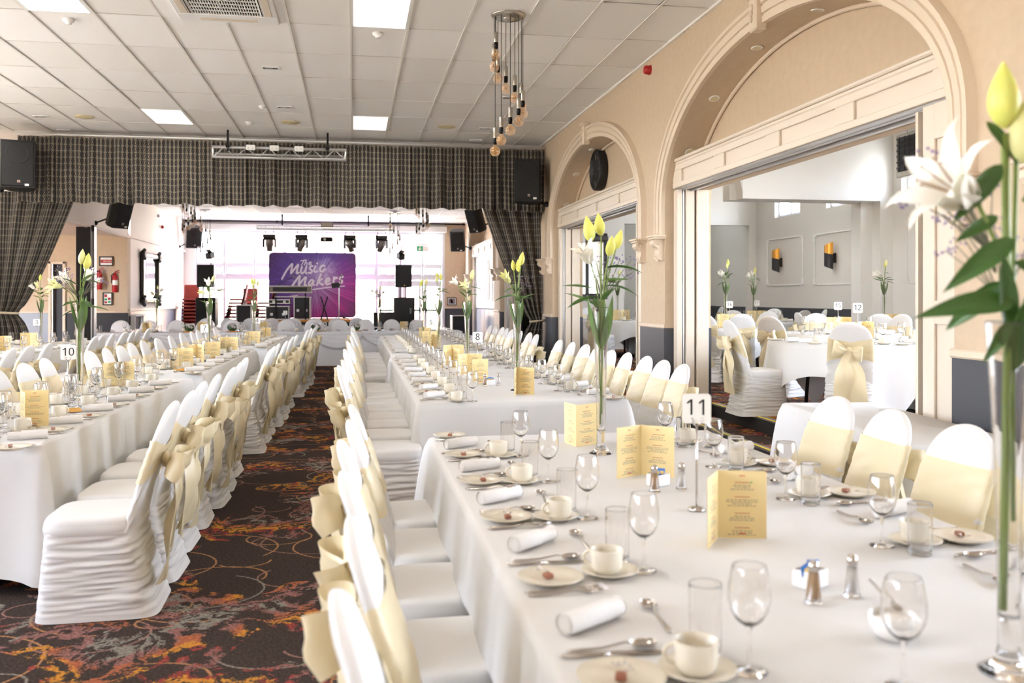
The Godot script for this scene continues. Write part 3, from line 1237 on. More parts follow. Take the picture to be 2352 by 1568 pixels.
func high_window(n: int, x: float, d0: float, d1: float, y0: float, y1: float) -> void:  # also makes the unseen hall windows placed for brightness
	var w := frame_node("window_%d" % n, "white-framed window in a side wall")
	var s := ST()
	for e in [[d0, d0 + 0.06, y0, y1], [d1 - 0.06, d1, y0, y1], [d0, d1, y0, y0 + 0.06], [d0, d1, y1 - 0.06, y1], [(d0 + d1) / 2 - 0.03, (d0 + d1) / 2 + 0.03, y0, y1]]:
		span(s, x + 0.1, x + 0.16, e[2], e[3], e[0], e[1], 0.006)
	part(w, "window_frame", done(s, M.frame_white))
	s = ST()
	span(s, x + 0.125, x + 0.131, y0, y1, d0, d1)
	part(w, "pane", done(s, M.window_glass))


func wall_frame(x: float, d0: float, d1: float, y0: float, y1: float) -> void:
	var o := thing("wall_moulding_frame", "white %s moulded frame on the side-room wall" % ("left" if d0 > 18 else "middle" if d0 > 15 else "right"), "wall moulding", Transform3D(), "moulded frames on the side-room walls")
	var s := ST()
	for e in [[d0 + 0.1, d1 - 0.1, y0 - 0.015, y0 + 0.015], [d0 + 0.1, d1 - 0.1, y1 - 0.015, y1 + 0.015], [d0 - 0.015, d0 + 0.015, y0 + 0.14, y1 - 0.14], [d1 - 0.015, d1 + 0.015, y0 + 0.14, y1 - 0.14]]:
		span(s, x - 0.025, x, e[2], e[3], e[0], e[1], 0.006)
	part(o, "bead", done(s, M.white_paint))
	for cd in [d0, d1]:
		for cy in [y0, y1]:
			s = ST()
			var iy: float = 0.07 if cy == y0 else -0.07
			var id: float = 0.05 if cd == d0 else -0.05
			box(s, P(x - 0.014, cy + iy, cd), Vector3(0.028, 0.15, 0.075), 0.006)
			box(s, P(x - 0.022, cy + iy, cd), Vector3(0.03, 0.09, 0.04), 0.006)
			box(s, P(x - 0.012, cy + iy * 0.3, cd + id), Vector3(0.024, 0.05, 0.06), 0.005)
			part(o, "corner_block", done(s, M.white_paint))


# ---------------------------------------------------------------- covered chairs
func super_loop(u: float, n: float) -> Vector2:
	var a := TAU * u
	var c := cos(a)
	var s := sin(a)
	var r := pow(pow(absf(c), n) + pow(absf(s), n), -1.0 / n)
	return Vector2(c * r, s * r)


func back_point(u: float, v: float, grow: float, nz: FastNoiseLite, ruche: float) -> Vector3:
	var y := 0.40 + 0.59 * sin(v * PI / 2.0)
	var half := 0.21 - 0.012 * clampf((y - 0.5) / 0.3, 0.0, 1.0)
	if y > 0.77:
		var k := clampf((y - 0.77) / 0.22, 0.0, 1.0)
		half *= pow(maxf(0.0, 1.0 - pow(k, 2.6)), 0.5)
	var t := (y - 0.40) / 0.59
	var zc := -0.135 - 0.15 * t - 0.035 * t * t
	var th := 0.034 - 0.010 * t
	if y > 0.93:
		th *= sqrt(maxf(0.0, 1.0 - pow((y - 0.93) / 0.0605, 2.0)))
	var l := super_loop(u, 3.2)
	var edge := smoothstep(0.75, 1.0, absf(l.x)) * (1.0 - smoothstep(0.62, 0.8, y)) + 0.25 * (1.0 - smoothstep(0.55, 0.75, y))
	var d := ruche * edge * nz.get_noise_2d(l.x * 40.0 + (200.0 if l.y > 0 else 0.0), y * 2600.0)
	return Vector3(l.x * (half + grow + d), y + (0.001 if grow > 0 else 0.0), zc - l.y * (th + grow + d))


func ribbon(s: SurfaceTool, path: Array, wide: Array, across: Array) -> void:
	var n := path.size() - 1
	grid(s, func(u: float, v: float) -> Vector3:
		var i := mini(int(v * n + 0.0001), n)
		var w: float = wide[i]
		var ac: Vector3 = across[i]
		var puff := sin(u * PI) * 0.014 + 0.006 * sin(u * 9.0 + v * 7.0)
		return (path[i] as Vector3) + ac * (u - 0.5) * w + Vector3(0, 0, -1) * puff, 6, n)


func make_chair_kind(called: String, seed_: int, bow: bool) -> void:
	var o := pot(called)
	var r := RandomNumberGenerator.new()
	r.seed = seed_
	var nz := FastNoiseLite.new()
	nz.seed = seed_
	nz.frequency = 0.02
	nz.fractal_octaves = 2
	# gathered skirt down to the floor
	var s := ST(true)
	grid(s, func(u: float, v: float) -> Vector3:
		var y := 0.004 + 0.425 * v
		var l := super_loop(u, 7.0)
		var hw := lerpf(0.245, 0.222, v)
		var zf := lerpf(0.275, 0.235, v)
		var zb := lerpf(-0.275, -0.165, pow(v, 0.8))
		var side := 1.0 - 0.75 * smoothstep(0.6, 1.0, absf(l.y)) * (0.0 if l.y < 0.0 else 1.0)
		var fold := nz.get_noise_2d((l.x * 22.0 if absf(l.y) > 0.9 else l.y * 30.0) + 131.0 * signf(l.x) * float(absf(l.y) <= 0.9), y * 2300.0)
		var d := 0.014 * fold * side * smoothstep(0.02, 0.15, v) * (1.0 - 0.8 * smoothstep(0.88, 1.0, v))
		var nrm := Vector2(l.x * absf(l.x), l.y * absf(l.y)).normalized()
		var z := (zf + zb) / 2.0 + l.y * (zf - zb) / 2.0
		return Vector3(-(l.x * hw + nrm.x * d), y, z + nrm.y * d), 72, 52)
	part(o, "skirt", done(s, M.cover))
	# seat cushion
	s = ST(true)
	grid(s, func(u: float, v: float) -> Vector3:
		var l := super_loop(u, 5.0)
		var k := 1.0
		var y := 0.40
		if v < 0.3:
			y = lerpf(0.395, 0.445, v / 0.3)
			k = 1.0 + 0.02 * sin(v / 0.3 * PI)
		elif v < 0.6:
			var a := (v - 0.3) / 0.3 * PI / 2.0
			y = 0.445 + 0.03 * sin(a)
			k = 1.0 - 0.12 * (1.0 - cos(a))
		else:
			k = 0.88 * (1.0 - (v - 0.6) / 0.4)
			y = 0.475 + 0.010 * (v - 0.6) / 0.4
		return Vector3(-l.x * 0.226 * k, y, 0.035 + l.y * 0.212 * k), 40, 16)
	part(o, "seat", done(s, M.cover))
	s = ST(true)
	grid(s, func(u: float, v: float) -> Vector3: return back_point(u, v, 0.0, nz, 0.012), 48, 44)
	part(o, "backrest", done(s, M.cover))
	# sash: band round the back, bow and tails behind
	s = ST(true)
	var v0 := asin((0.61 + r.randf_range(-0.02, 0.02) - 0.40) / 0.59) / (PI / 2.0)
	var v1 := asin((0.84 + r.randf_range(-0.02, 0.02) - 0.40) / 0.59) / (PI / 2.0)
	var tuck := r.randf_range(0.35, 0.6)
	grid(s, func(u: float, v: float) -> Vector3:
		# gathers towards the knot at the back (u = 0.25 is the back)
		var near := maxf(0.0, 1.0 - absf(u - 0.25) / 0.22) if bow else 0.0
		var mid := (v0 + v1) / 2.0
		var vv := lerpf(lerpf(v0, v1, v), lerpf(mid, lerpf(v0, v1, v), tuck), near)
		var p := back_point(u, vv, 0.005, nz, 0.0)
		var wr := nz.get_noise_2d(u * 260.0, v * 420.0) * 0.006
		return p + Vector3(0, 0, -wr if u < 0.5 else wr), 48, 12)
	var band := part(o, "sash", done(s, M.sash))
	if not bow:
		return
	var knot := Vector3(r.randf_range(-0.03, 0.03), r.randf_range(0.70, 0.75), -0.285)
	s = ST(true)
	ball(s, knot, Vector3(0.036, 0.042, 0.034), 12, 8)
	part(band, "knot", done(s, M.sash))
	for sg in [-1.0, 1.0]:
		var path := []
		var wide := []
		var across := []
		var long := r.randf_range(0.12, 0.17)
		var lift := r.randf_range(-0.05, 0.04)
		var back := r.randf_range(0.04, 0.10)
		var twist := r.randf_range(-0.5, 0.5)
		for i in 21:
			var t := i / 20.0
			var reach := sin(t * PI)
			var open := sin(t * TAU)
			path.append(knot + Vector3(sg * long * pow(reach, 0.75), lift * reach + 0.012 * open, -0.014 - back * reach + 0.034 * open))
			wide.append(0.03 + 0.115 * pow(reach, 0.8) + 0.008 * sin(t * 11.0))
			across.append(Vector3(sg * 0.35 * twist, 1.0, -0.35 - 0.3 * twist * reach).normalized())
		s = ST(true)
		ribbon(s, path, wide, across)
		part(band, "bow_loop", done(s, M.sash))
	for sg in [-1.0, 1.0]:
		var path := []
		var wide := []
		var across := []
		var fall := r.randf_range(0.44, 0.58)
		var lean := r.randf_range(0.01, 0.07)
		var wob := r.randf() * 6.0
		for i in 19:
			var t := i / 18.0
			var drop_ := fall * pow(t, 1.15)
			path.append(knot + Vector3(sg * (0.02 + (lean + 0.02) * t), -drop_, -0.03 - 0.03 * sin(t * PI) + 0.055 * t + 0.010 * sin(t * 9.0 + wob)))
			wide.append(0.04 + 0.14 * smoothstep(0.0, 0.5, t))
			across.append(Vector3(1.0, 0.12 * sg, 0.35 * sin(t * 4.0 + wob)).normalized())
		s = ST(true)
		ribbon(s, path, wide, across)
		part(band, "tail", done(s, M.sash))


# at: where the top of the back comes, facing by angle
func chair(kind: String, x: float, d: float, face_angle: float, label: String, group: String, y := 0.0) -> void:
	var b := Basis(Vector3.UP, face_angle)
	copy(kind, "banquet_chair", label, "chair", group, Transform3D(b, P(x, y, d) - b * Vector3(0, 0, -0.32)))


# ---------------------------------------------------------------- tables and cloths
func drape(s: SurfaceTool, hx: float, hz: float, y: float, fall: float, corner: float, seed_: int, flare := 0.03, swell := 0.014) -> void:
	var nz := FastNoiseLite.new()
	nz.seed = seed_
	nz.frequency = 1.0
	var rim := []
	var rad := 0.014
	var sides := [[Vector2(hx, -hz), Vector2(hx, hz), Vector2(1, 0)], [Vector2(hx, hz), Vector2(-hx, hz), Vector2(0, 1)], [Vector2(-hx, hz), Vector2(-hx, -hz), Vector2(-1, 0)], [Vector2(-hx, -hz), Vector2(hx, -hz), Vector2(0, -1)]]
	for k in 4:
		var a: Vector2 = sides[k][0]
		var b: Vector2 = sides[k][1]
		var n: Vector2 = sides[k][2]
		var n2: Vector2 = sides[(k + 1) % 4][2]
		var len_ := a.distance_to(b)
		var dir := (b - a) / len_
		var steps := maxi(6, int(len_ / 0.055))
		for i in steps + 1:
			var p := a + dir * lerpf(rad, len_ - rad, float(i) / steps)
			rim.append([p, n, minf(p.distance_to(a), p.distance_to(b))])
		for i in range(1, 5):
			var t := i / 5.0
			var nn := (n * cos(t * PI / 2) + n2 * sin(t * PI / 2)).normalized()
			rim.append([b - dir * rad - n * rad + nn * rad, nn, 0.0])
	var n_rim := rim.size()
	var levels := 9
	var pts := []
	for j in levels + 2:
		var row := PackedVector3Array()
		for i in n_rim:
			var p: Vector2 = rim[i][0]
			var nn: Vector2 = rim[i][1]
			var far: float = rim[i][2]
			var near := exp(-far / 0.11)
			var q: Vector3
			if j == 0:
				q = Vector3(p.x - nn.x * 0.012, y, p.y - nn.y * 0.012)
			else:
				var t := float(j - 1) / levels
				var len_ := fall + corner * near
				var wave := nz.get_noise_2d(i * 0.13, 3.0) * swell + sin(i * 0.55 + seed_) * swell * 0.35
				var out := 0.004 + flare * t + wave * t + 0.07 * near * sqrt(t)
				q = Vector3(p.x + nn.x * out, y - 0.008 - len_ * t, p.y + nn.y * out)
			row.append(q)
		pts.append(row)
	for j in levels + 1:
		for i in n_rim:
			var k := (i + 1) % n_rim
			quad(s, pts[j][i], pts[j + 1][i], pts[j + 1][k], pts[j][k])
	for i in n_rim:
		tri(s, Vector3(0, y, 0), pts[0][i], pts[0][(i + 1) % n_rim])


func table(called_by: String, x0: float, x1: float, d0: float, d1: float, fall: float, corner: float, seed_: int, y := 0.0, slant := 0.0) -> void:
	var hx := (x1 - x0) / 2.0
	var hz := (d1 - d0) / 2.0
	var at := turn(-slant, P((x0 + x1) / 2.0, y, (d0 + d1) / 2.0))
	var t := thing("trestle_table", "folding trestle table under the white cloth of %s" % called_by, "table", at, "trestle tables")
	var s := ST()
	box(s, Vector3(0, 0.725, 0), Vector3(hx * 2 - 0.03, 0.03, hz * 2 - 0.03), 0.006)
	part(t, "tabletop", done(s, M.oak))
	for sx in [-1.0, 1.0]:
		for sz in [-1.0, 1.0]:
			s = ST(true)
			tube(s, [Vector3(sx * (hx - 0.12), 0.0, sz * (hz - 0.22)), Vector3(sx * (hx - 0.12), 0.71, sz * (hz - 0.28))], 0.014, 8)
			part(t, "leg", done(s, M.black_metal))
	for sz in [-1.0, 1.0]:
		s = ST(true)
		tube(s, [Vector3(-(hx - 0.12), 0.2, sz * (hz - 0.24)), Vector3(hx - 0.12, 0.2, sz * (hz - 0.24))], 0.011, 6)
		part(t, "stretcher", done(s, M.black_metal))
	s = ST(true)
	drape(s, hx, hz, 0.75, fall, corner, seed_)
	solo("tablecloth", "white linen cloth draped over %s" % called_by, "tablecloth", done(s, M.cloth), at, "white tablecloths")


func round_table(called_by: String, x: float, d: float, seed_: int, radius := 0.85) -> void:
	var at := turn(seed_ * 0.7, P(x, SIDE_FLOOR, d))
	var t := thing("round_table", "round dining table under the white cloth of %s" % called_by, "table", at, "round side-room tables")
	var s := ST(true)
	lathe(s, [Vector2(0, 0.70), Vector2(radius - 0.02, 0.70), Vector2(radius - 0.02, 0.735), Vector2(0, 0.735)], 40)
	part(t, "tabletop", done(s, M.oak))
	for k in 4:
		var a := TAU * (k + 0.5) / 4
		s = ST(true)
		tube(s, [Vector3(cos(a) * 0.5, 0, sin(a) * 0.5), Vector3(cos(a) * 0.45, 0.7, sin(a) * 0.45)], 0.02, 8)
		part(t, "leg", done(s, M.black_wood))
	s = ST(true)
	grid(s, func(u: float, v: float) -> Vector3:
		var a := TAU * u
		var square := maxf(absf(cos(a)), absf(sin(a)))
		var half := 1.16 / square          # a square cloth seen from its middle
		var fall := half - radius
		if v < 0.126:
			return Vector3(cos(a) * radius * v / 0.125, 0.75, -sin(a) * radius * v / 0.125)
		var k := (v - 0.125) / 0.875
		var wave := sin(a * 14.0 + seed_) * 0.022 + sin(a * 9.0) * 0.014
		var out := radius + 0.008 + (0.05 + wave) * k + 0.05 * (fall - 0.3) * k
		return Vector3(cos(a) * out, 0.748 - fall * k, -sin(a) * out), 112, 16)
	solo("tablecloth", "white square cloth draped over %s" % called_by, "tablecloth", done(s, M.cloth), at, "white side-room tablecloths")


# ---------------------------------------------------------------- tableware
func bar_loft(s: SurfaceTool, rows: Array) -> void:
	# rows of [z, width, y, thickness]: an eight-sided section swept along z
	var rings := []
	for e in rows:
		var ring := []
		for k in 8:
			var a := TAU * k / 8 + PI / 8
			ring.append(Vector3(cos(a) * float(e[1]) * 0.54, float(e[2]) + sin(a) * float(e[3]) * 0.54, float(e[0])))
		rings.append(ring)
	for i in rings.size() - 1:
		for k in 8:
			var k2 := (k + 1) % 8
			quad(s, rings[i][k], rings[i][k2], rings[i + 1][k2], rings[i + 1][k])
	for k in range(1, 7):
		tri(s, rings[0][0], rings[0][k + 1], rings[0][k])
		var m := rings.size() - 1
		tri(s, rings[m][0], rings[m][k], rings[m][k + 1])


func make_tableware() -> void:
	# knife, fork and spoon lie along +z from their handle ends
	var o := pot("knife")
	var s := ST(true)
	bar_loft(s, [[-0.11, 0.010, 0.005, 0.006], [-0.10, 0.017, 0.005, 0.008], [-0.03, 0.013, 0.005, 0.008], [-0.005, 0.009, 0.005, 0.007]])
	part(o, "handle", done(s, M.steel))
	s = ST()
	bar_loft(s, [[-0.006, 0.009, 0.005, 0.005], [0.008, 0.018, 0.005, 0.003], [0.08, 0.019, 0.004, 0.002], [0.105, 0.012, 0.004, 0.0015], [0.112, 0.003, 0.004, 0.001]])
	part(o, "blade", done(s, M.steel))
	o = pot("fork")
	s = ST(true)
	bar_loft(s, [[-0.10, 0.009, 0.004, 0.005], [-0.09, 0.016, 0.004, 0.005], [-0.02, 0.009, 0.005, 0.005], [0.02, 0.007, 0.012, 0.004], [0.038, 0.012, 0.010, 0.004], [0.055, 0.024, 0.006, 0.003], [0.062, 0.024, 0.006, 0.003]])
	part(o, "handle", done(s, M.steel))
	for k in 4:
		s = ST(true)
		var x := -0.0095 + 0.0063 * k
		tube(s, [Vector3(x, 0.006, 0.06), Vector3(x, 0.007, 0.08), Vector3(x, 0.013, 0.105)], [0.0019, 0.0016, 0.0009], 5)
		part(o, "tine", done(s, M.steel))
	for e in [["spoon", 1.0], ["teaspoon", 0.72]]:
		o = pot(e[0])
		var k: float = e[1]
		s = ST(true)
		bar_loft(s, [[-0.10 * k, 0.009 * k, 0.004, 0.005], [-0.09 * k, 0.017 * k, 0.004, 0.005], [-0.02 * k, 0.008 * k, 0.006, 0.005], [0.03 * k, 0.006 * k, 0.014, 0.004], [0.045 * k, 0.010 * k, 0.012, 0.004]])
		part(o, "handle", done(s, M.steel))
		s = ST(true)
		grid(s, func(u: float, v: float) -> Vector3:
			var a := TAU * u
			var rr := 1.0 - v
			var oval := Vector2(sin(a) * 0.021 * k, -cos(a) * 0.031 * k + sin(a) * sin(a) * 0.002)
			return Vector3(-oval.x * rr, 0.0125 - 0.0105 * sqrt(1.0 - rr * rr), 0.072 * k + oval.y * rr), 20, 8)
		part(o, "bowl", done(s, M.steel))
	# napkin rolled up: a spiral sheet
	for q in 3:
		o = pot("napkin_%d" % q)
		s = ST(true)
		var rr := RandomNumberGenerator.new()
		rr.seed = 90 + q
		var lean := rr.randf_range(-0.003, 0.004)
		grid(s, func(u: float, v: float) -> Vector3:
			var turns := 5.0
			var a := u * turns * TAU
			var rad := 0.002 + 0.023 * u + 0.0010 * sin(v * 15.0 + q)
			var z := lerpf(-0.095, 0.095, v) + 0.006 * (1.0 - u) * (1.0 if v > 0.5 else -1.0) * -1.0
			rad *= 1.0 + lean * 20.0 * (v - 0.5)
			return Vector3(cos(a) * rad, 0.0245 + sin(a) * rad * 0.92, z), 110, 6)
		part(o, "rolled_cloth", done(s, M.napkin))
		s = ST(true)
		grid(s, func(u: float, v: float) -> Vector3:
			var a := -TAU * (u * 0.86 + 0.35)
			var rad := 0.0262 + 0.0005 * sin(v * 6.0)
			return Vector3(cos(a) * rad, 0.0245 + sin(a) * rad * 0.92, lerpf(-0.094, 0.02 + 0.02 * u + 0.03 * (q % 2), v)), 26, 3)
		part(o, "turned_cuff", done(s, M.napkin))
		for sg in [-1.0, 1.0]:
			s = ST(true)
			var z: float = sg * 0.0905
			grid(s, func(u: float, v: float) -> Vector3:
				var a: float = TAU * u * sg
				var rad := 0.0245 * v
				var groove := 0.0022 * absf(sin((v * 3.2 + u) * PI))
				return Vector3(cos(a) * rad, 0.0245 + sin(a) * rad * 0.92, z + sg * (groove + 0.002 * (1.0 - v))), 24, 14)
			part(o, "rolled_end", done(s, M.napkin))
	# china
	o = pot("side_plate")
	s = ST(true)
	lathe(s, [Vector2(0.0, 0.003), Vector2(0.05, 0.003), Vector2(0.052, 0.0), Vector2(0.056, 0.003), Vector2(0.086, 0.015), Vector2(0.088, 0.0175), Vector2(0.086, 0.0185), Vector2(0.058, 0.009), Vector2(0.052, 0.007), Vector2(0.0, 0.007)], 36)
	part(o, "dish", done(s, M.china))
	o = pot("saucer")
	s = ST(true)
	lathe(s, [Vector2(0.0, 0.003), Vector2(0.04, 0.003), Vector2(0.042, 0.0), Vector2(0.046, 0.003), Vector2(0.076, 0.015), Vector2(0.078, 0.017), Vector2(0.076, 0.018), Vector2(0.046, 0.008), Vector2(0.038, 0.006), Vector2(0.0, 0.006)], 36)
	part(o, "dish", done(s, M.china))
	o = pot("coffee_cup")
	s = ST(true)
	lathe(s, [Vector2(0.0, 0.004), Vector2(0.026, 0.004), Vector2(0.028, 0.0), Vector2(0.031, 0.004), Vector2(0.039, 0.010), Vector2(0.0425, 0.022), Vector2(0.044, 0.066), Vector2(0.0435, 0.0675), Vector2(0.0415, 0.066), Vector2(0.040, 0.022), Vector2(0.036, 0.012), Vector2(0.0, 0.009)], 32)
	part(o, "bowl", done(s, M.china))
	s = ST(true)
	var hp := []
	for i in 13:
		var a := PI * i / 12.0
		hp.append(Vector3(0.0, 0.038 + cos(a) * 0.019, 0.040 + sin(a) * 0.023))
	tube(s, hp, 0.0045, 8)
	part(o, "handle", done(s, M.china))
	# glassware
	o = pot("wine_glass")
	s = ST(true)
	lathe(s, [Vector2(0.004, 0.090), Vector2(0.014, 0.094), Vector2(0.028, 0.106), Vector2(0.038, 0.124), Vector2(0.0425, 0.145), Vector2(0.0415, 0.170), Vector2(0.037, 0.196), Vector2(0.0342, 0.209), Vector2(0.0336, 0.2115), Vector2(0.0331, 0.2125), Vector2(0.0327, 0.2125), Vector2(0.0325, 0.2115), Vector2(0.0329, 0.209), Vector2(0.0357, 0.196), Vector2(0.0402, 0.170), Vector2(0.0412, 0.145), Vector2(0.0367, 0.125), Vector2(0.027, 0.108), Vector2(0.013, 0.0975), Vector2(0.0, 0.096)], 28)
	part(o, "bowl", done(s, M.glass))
	s = ST(true)
	lathe(s, [Vector2(0.0, 0.006), Vector2(0.006, 0.006), Vector2(0.0042, 0.02), Vector2(0.0036, 0.05), Vector2(0.004, 0.082), Vector2(0.007, 0.090), Vector2(0.0, 0.090)], 12)
	part(o, "stem", done(s, M.glass))
	s = ST(true)
	lathe(s, [Vector2(0.0, 0.0), Vector2(0.035, 0.0), Vector2(0.036, 0.002), Vector2(0.034, 0.003), Vector2(0.012, 0.006), Vector2(0.0, 0.010)], 28)
	part(o, "foot", done(s, M.glass))
	o = pot("tumbler")
	s = ST(true)
	lathe(s, [Vector2(0.0, 0.0), Vector2(0.028, 0.0), Vector2(0.031, 0.0004), Vector2(0.0325, 0.002), Vector2(0.033, 0.004), Vector2(0.0331, 0.008), Vector2(0.034, 0.08), Vector2(0.0348, 0.140), Vector2(0.035, 0.147), Vector2(0.0347, 0.149), Vector2(0.0341, 0.149), Vector2(0.0338, 0.147), Vector2(0.0336, 0.140), Vector2(0.0327, 0.08), Vector2(0.0318, 0.022), Vector2(0.0315, 0.017), Vector2(0.030, 0.0125), Vector2(0.026, 0.011), Vector2(0.022, 0.011), Vector2(0.0, 0.011)], 32)
	part(o, "wall", done(s, M.glass))
	# chocolate in clear film
	o = pot("chocolate")
	s = ST()
	box(s, Vector3(-0.014, 0.008, 0.002), Vector3(0.026, 0.013, 0.022), 0.003)
	part(o, "piece", done(s, M.chocolate))
	s = ST()
	var cr := RandomNumberGenerator.new()
	cr.seed = 5
	for k in 7:
		var c := Vector3(cr.randf_range(-0.006, 0.045), cr.randf_range(0.004, 0.014), cr.randf_range(-0.02, 0.02))
		tri(s, c, c + Vector3(cr.randf_range(0.008, 0.02), cr.randf_range(-0.006, 0.008), cr.randf_range(-0.012, 0.012)), c + Vector3(cr.randf_range(-0.01, 0.01), cr.randf_range(-0.004, 0.01), cr.randf_range(0.008, 0.02)))
	part(o, "film", done(s, M.wrapper))
	# shakers
	for e in [["salt_shaker", M.salt], ["pepper_shaker", M.pepper]]:
		o = pot(e[0])
		s = ST(true)
		lathe(s, [Vector2(0.0, 0.0), Vector2(0.021, 0.0), Vector2(0.0225, 0.004), Vector2(0.019, 0.010), Vector2(0.012, 0.082)], 10)
		part(o, "body", done(s, M.glass))
		s = ST(true)
		lathe(s, [Vector2(0.0, 0.012), Vector2(0.0145, 0.013), Vector2(0.0105, 0.075), Vector2(0.0, 0.076)], 12)
		part(o, "filling", done(s, e[1]))
		s = ST(true)
		lathe(s, [Vector2(0.0125, 0.080), Vector2(0.0135, 0.082), Vector2(0.0135, 0.094), Vector2(0.010, 0.103), Vector2(0.0, 0.107)], 14)
		part(o, "cap", done(s, M.steel))
	o = pot("packet_dish")
	s = ST()
	for e in [[-0.038, -0.034, -0.03, 0.03], [0.034, 0.038, -0.03, 0.03]]:
		span(s, e[0], e[1], 0.0, 0.045, e[2], e[3], 0.0015)
	for e in [[-0.03, -0.026], [0.026, 0.03]]:
		span(s, -0.038, 0.038, 0.0, 0.045, e[0], e[1], 0.0015)
	span(s, -0.036, 0.036, 0.0, 0.005, -0.028, 0.028)
	part(o, "dish", done(s, M.bone_china))
	o = pot("sugar_packet_blue")
	s = ST()
	box(s, Vector3(0, 0.028, 0), Vector3(0.05, 0.056, 0.006), 0.002)
	part(o, "sachet", done(s, M.packet_blue))
	s = ST()
	box(s, Vector3(0.0, 0.04, 0.0), Vector3(0.036, 0.014, 0.0068), 0.001)
	part(o, "gold_print", done(s, M.packet_gold))
	o = pot("sugar_bowl")
	s = ST(true)
	lathe(s, [Vector2(0.0, 0.0), Vector2(0.03, 0.0), Vector2(0.045, 0.012), Vector2(0.052, 0.03), Vector2(0.05, 0.052), Vector2(0.047, 0.053), Vector2(0.048, 0.03), Vector2(0.04, 0.014), Vector2(0.0, 0.008)], 30)
	part(o, "bowl", done(s, M.bone_china))
	s = ST(true)
	lathe(s, [Vector2(0.047, 0.036), Vector2(0.03, 0.041), Vector2(0.0, 0.043)], 24)
	part(o, "sugar", done(s, M.salt))
	make_menus()
	make_number_stand()
	make_bowls()


func menu_image(seed_: int) -> ImageTexture:
	var w := 192
	var h := 272
	var im := Image.create(w, h, false, Image.FORMAT_RGB8)
	im.fill(rgb(234, 212, 156))
	var r := RandomNumberGenerator.new()
	r.seed = seed_
	var y := 24
	im.fill_rect(Rect2i(84, 18, 24, 5), rgb(206, 120, 96))
	for block in 4:
		y += 22
		if y > 232:
			break
		im.fill_rect(Rect2i(66, y, 60, 3), rgb(184, 104, 84))
		if block == 0:
			im.fill_rect(Rect2i(128, y - 2, 8, 6), rgb(120, 160, 90))
		y += 12
		for line_ in r.randi_range(2, 4):
			var wide := r.randi_range(60, 140)
			var x := (w - wide) / 2
			while x < (w + wide) / 2:
				var word := r.randi_range(6, 18)
				im.fill_rect(Rect2i(x, y, mini(word, (w + wide) / 2 - x), 3), rgb(140, 130, 118))
				x += word + 4
			y += 8
	im.fill_rect(Rect2i(82, 250, 28, 6), rgb(212, 112, 92))
	return ImageTexture.create_from_image(im)


func make_menus() -> void:
	for q in 2:
		var m := mat("menu_%d" % q, Color.WHITE, 0.75)
		m.albedo_texture = menu_image(60 + q)
		m.backlight_enabled = true
		m.backlight = rgb(70, 64, 48)
		var plain := mat("menu_cover_%d" % q, [rgb(246, 225, 172), rgb(242, 226, 190)][q], 0.75)
		plain.backlight_enabled = true
		plain.backlight = rgb(70, 64, 48)
		for open in 2:
			var o := pot("menu_%d_%d" % [q, open])
			var half: float = [0.62, 0.95][open]
			for sg in [-1.0, 1.0]:
				# leaves meet at the spine x = z = 0 and open towards +z
				var dir := Vector3(sg * sin(half), 0, cos(half))
				var nrm := Vector3(-sg * cos(half), 0, sin(half))
				var s := ST()
				var a := Vector3.ZERO
				var b := dir * 0.148
				var up := Vector3(0, 0.21, 0)
				for face_ in [0, 1]:
					var off := nrm * 0.0006 if face_ == 0 else nrm * -0.0006
					var c0 := a + off
					var c1 := b + off
					var u0 := 0.0 if sg > 0 else 1.0
					var u1 := 1.0 - u0
					vert(s, c0, Vector2(u0, 1))
					vert(s, c1, Vector2(u1, 1))
					vert(s, c1 + up, Vector2(u1, 0))
					vert(s, c0, Vector2(u0, 1))
					vert(s, c1 + up, Vector2(u1, 0))
					vert(s, c0 + up, Vector2(u0, 0))
				var leaf := part(o, "leaf", done(s, m))
				leaf.name = "page"


func make_number_stand() -> void:
	var o := pot("number_stand")
	var s := ST(true)
	lathe(s, [Vector2(0.0, 0.0), Vector2(0.03, 0.0), Vector2(0.032, 0.004), Vector2(0.028, 0.010), Vector2(0.008, 0.014), Vector2(0.0, 0.02)], 20)
	part(o, "foot", done(s, M.steel))
	s = ST(true)
	tube(s, [Vector3(0, 0.01, 0), Vector3(0, 0.3, 0)], 0.004, 8)
	part(o, "rod", done(s, M.steel))
	s = ST(true)
	for sg in [-1.0, 1.0]:
		tube(s, [Vector3(0, 0.295, 0), Vector3(sg * 0.012, 0.305, 0.004), Vector3(sg * 0.018, 0.325, 0.006)], 0.003, 6)
	part(o, "clip", done(s, M.steel))
	s = ST()
	var poly := PackedVector2Array()
	for k in 4:
		for i in 4:
			var a := PI / 2 * k + PI / 6 * i
			var cx: float = [0.038, -0.038, -0.038, 0.038][k]
			var cy: float = [0.398, 0.398, 0.318, 0.318][k]
			poly.append(Vector2(cx + cos(a) * 0.012, cy + sin(a) * 0.012))
	slab(s, poly, -0.002, 0.002)
	part(o, "card", done(s, M.sign_white))


func number_stand(n: String, at: Vector3, angle: float, label: String) -> void:
	var o := copy("number_stand", "table_number_stand", label, "table number", "table number stands", turn(angle, at))
	var t := TextMesh.new()
	t.text = n
	t.font = face(false)
	t.font_size = 64
	t.pixel_size = 0.0014 if n.length() == 1 else 0.00118
	t.depth = 0.001
	t.material = M.ink
	var card: Node = o.get_node("card")
	part(card, "numeral", t, Transform3D(Basis(), Vector3(0, 0.362, 0.0025)))


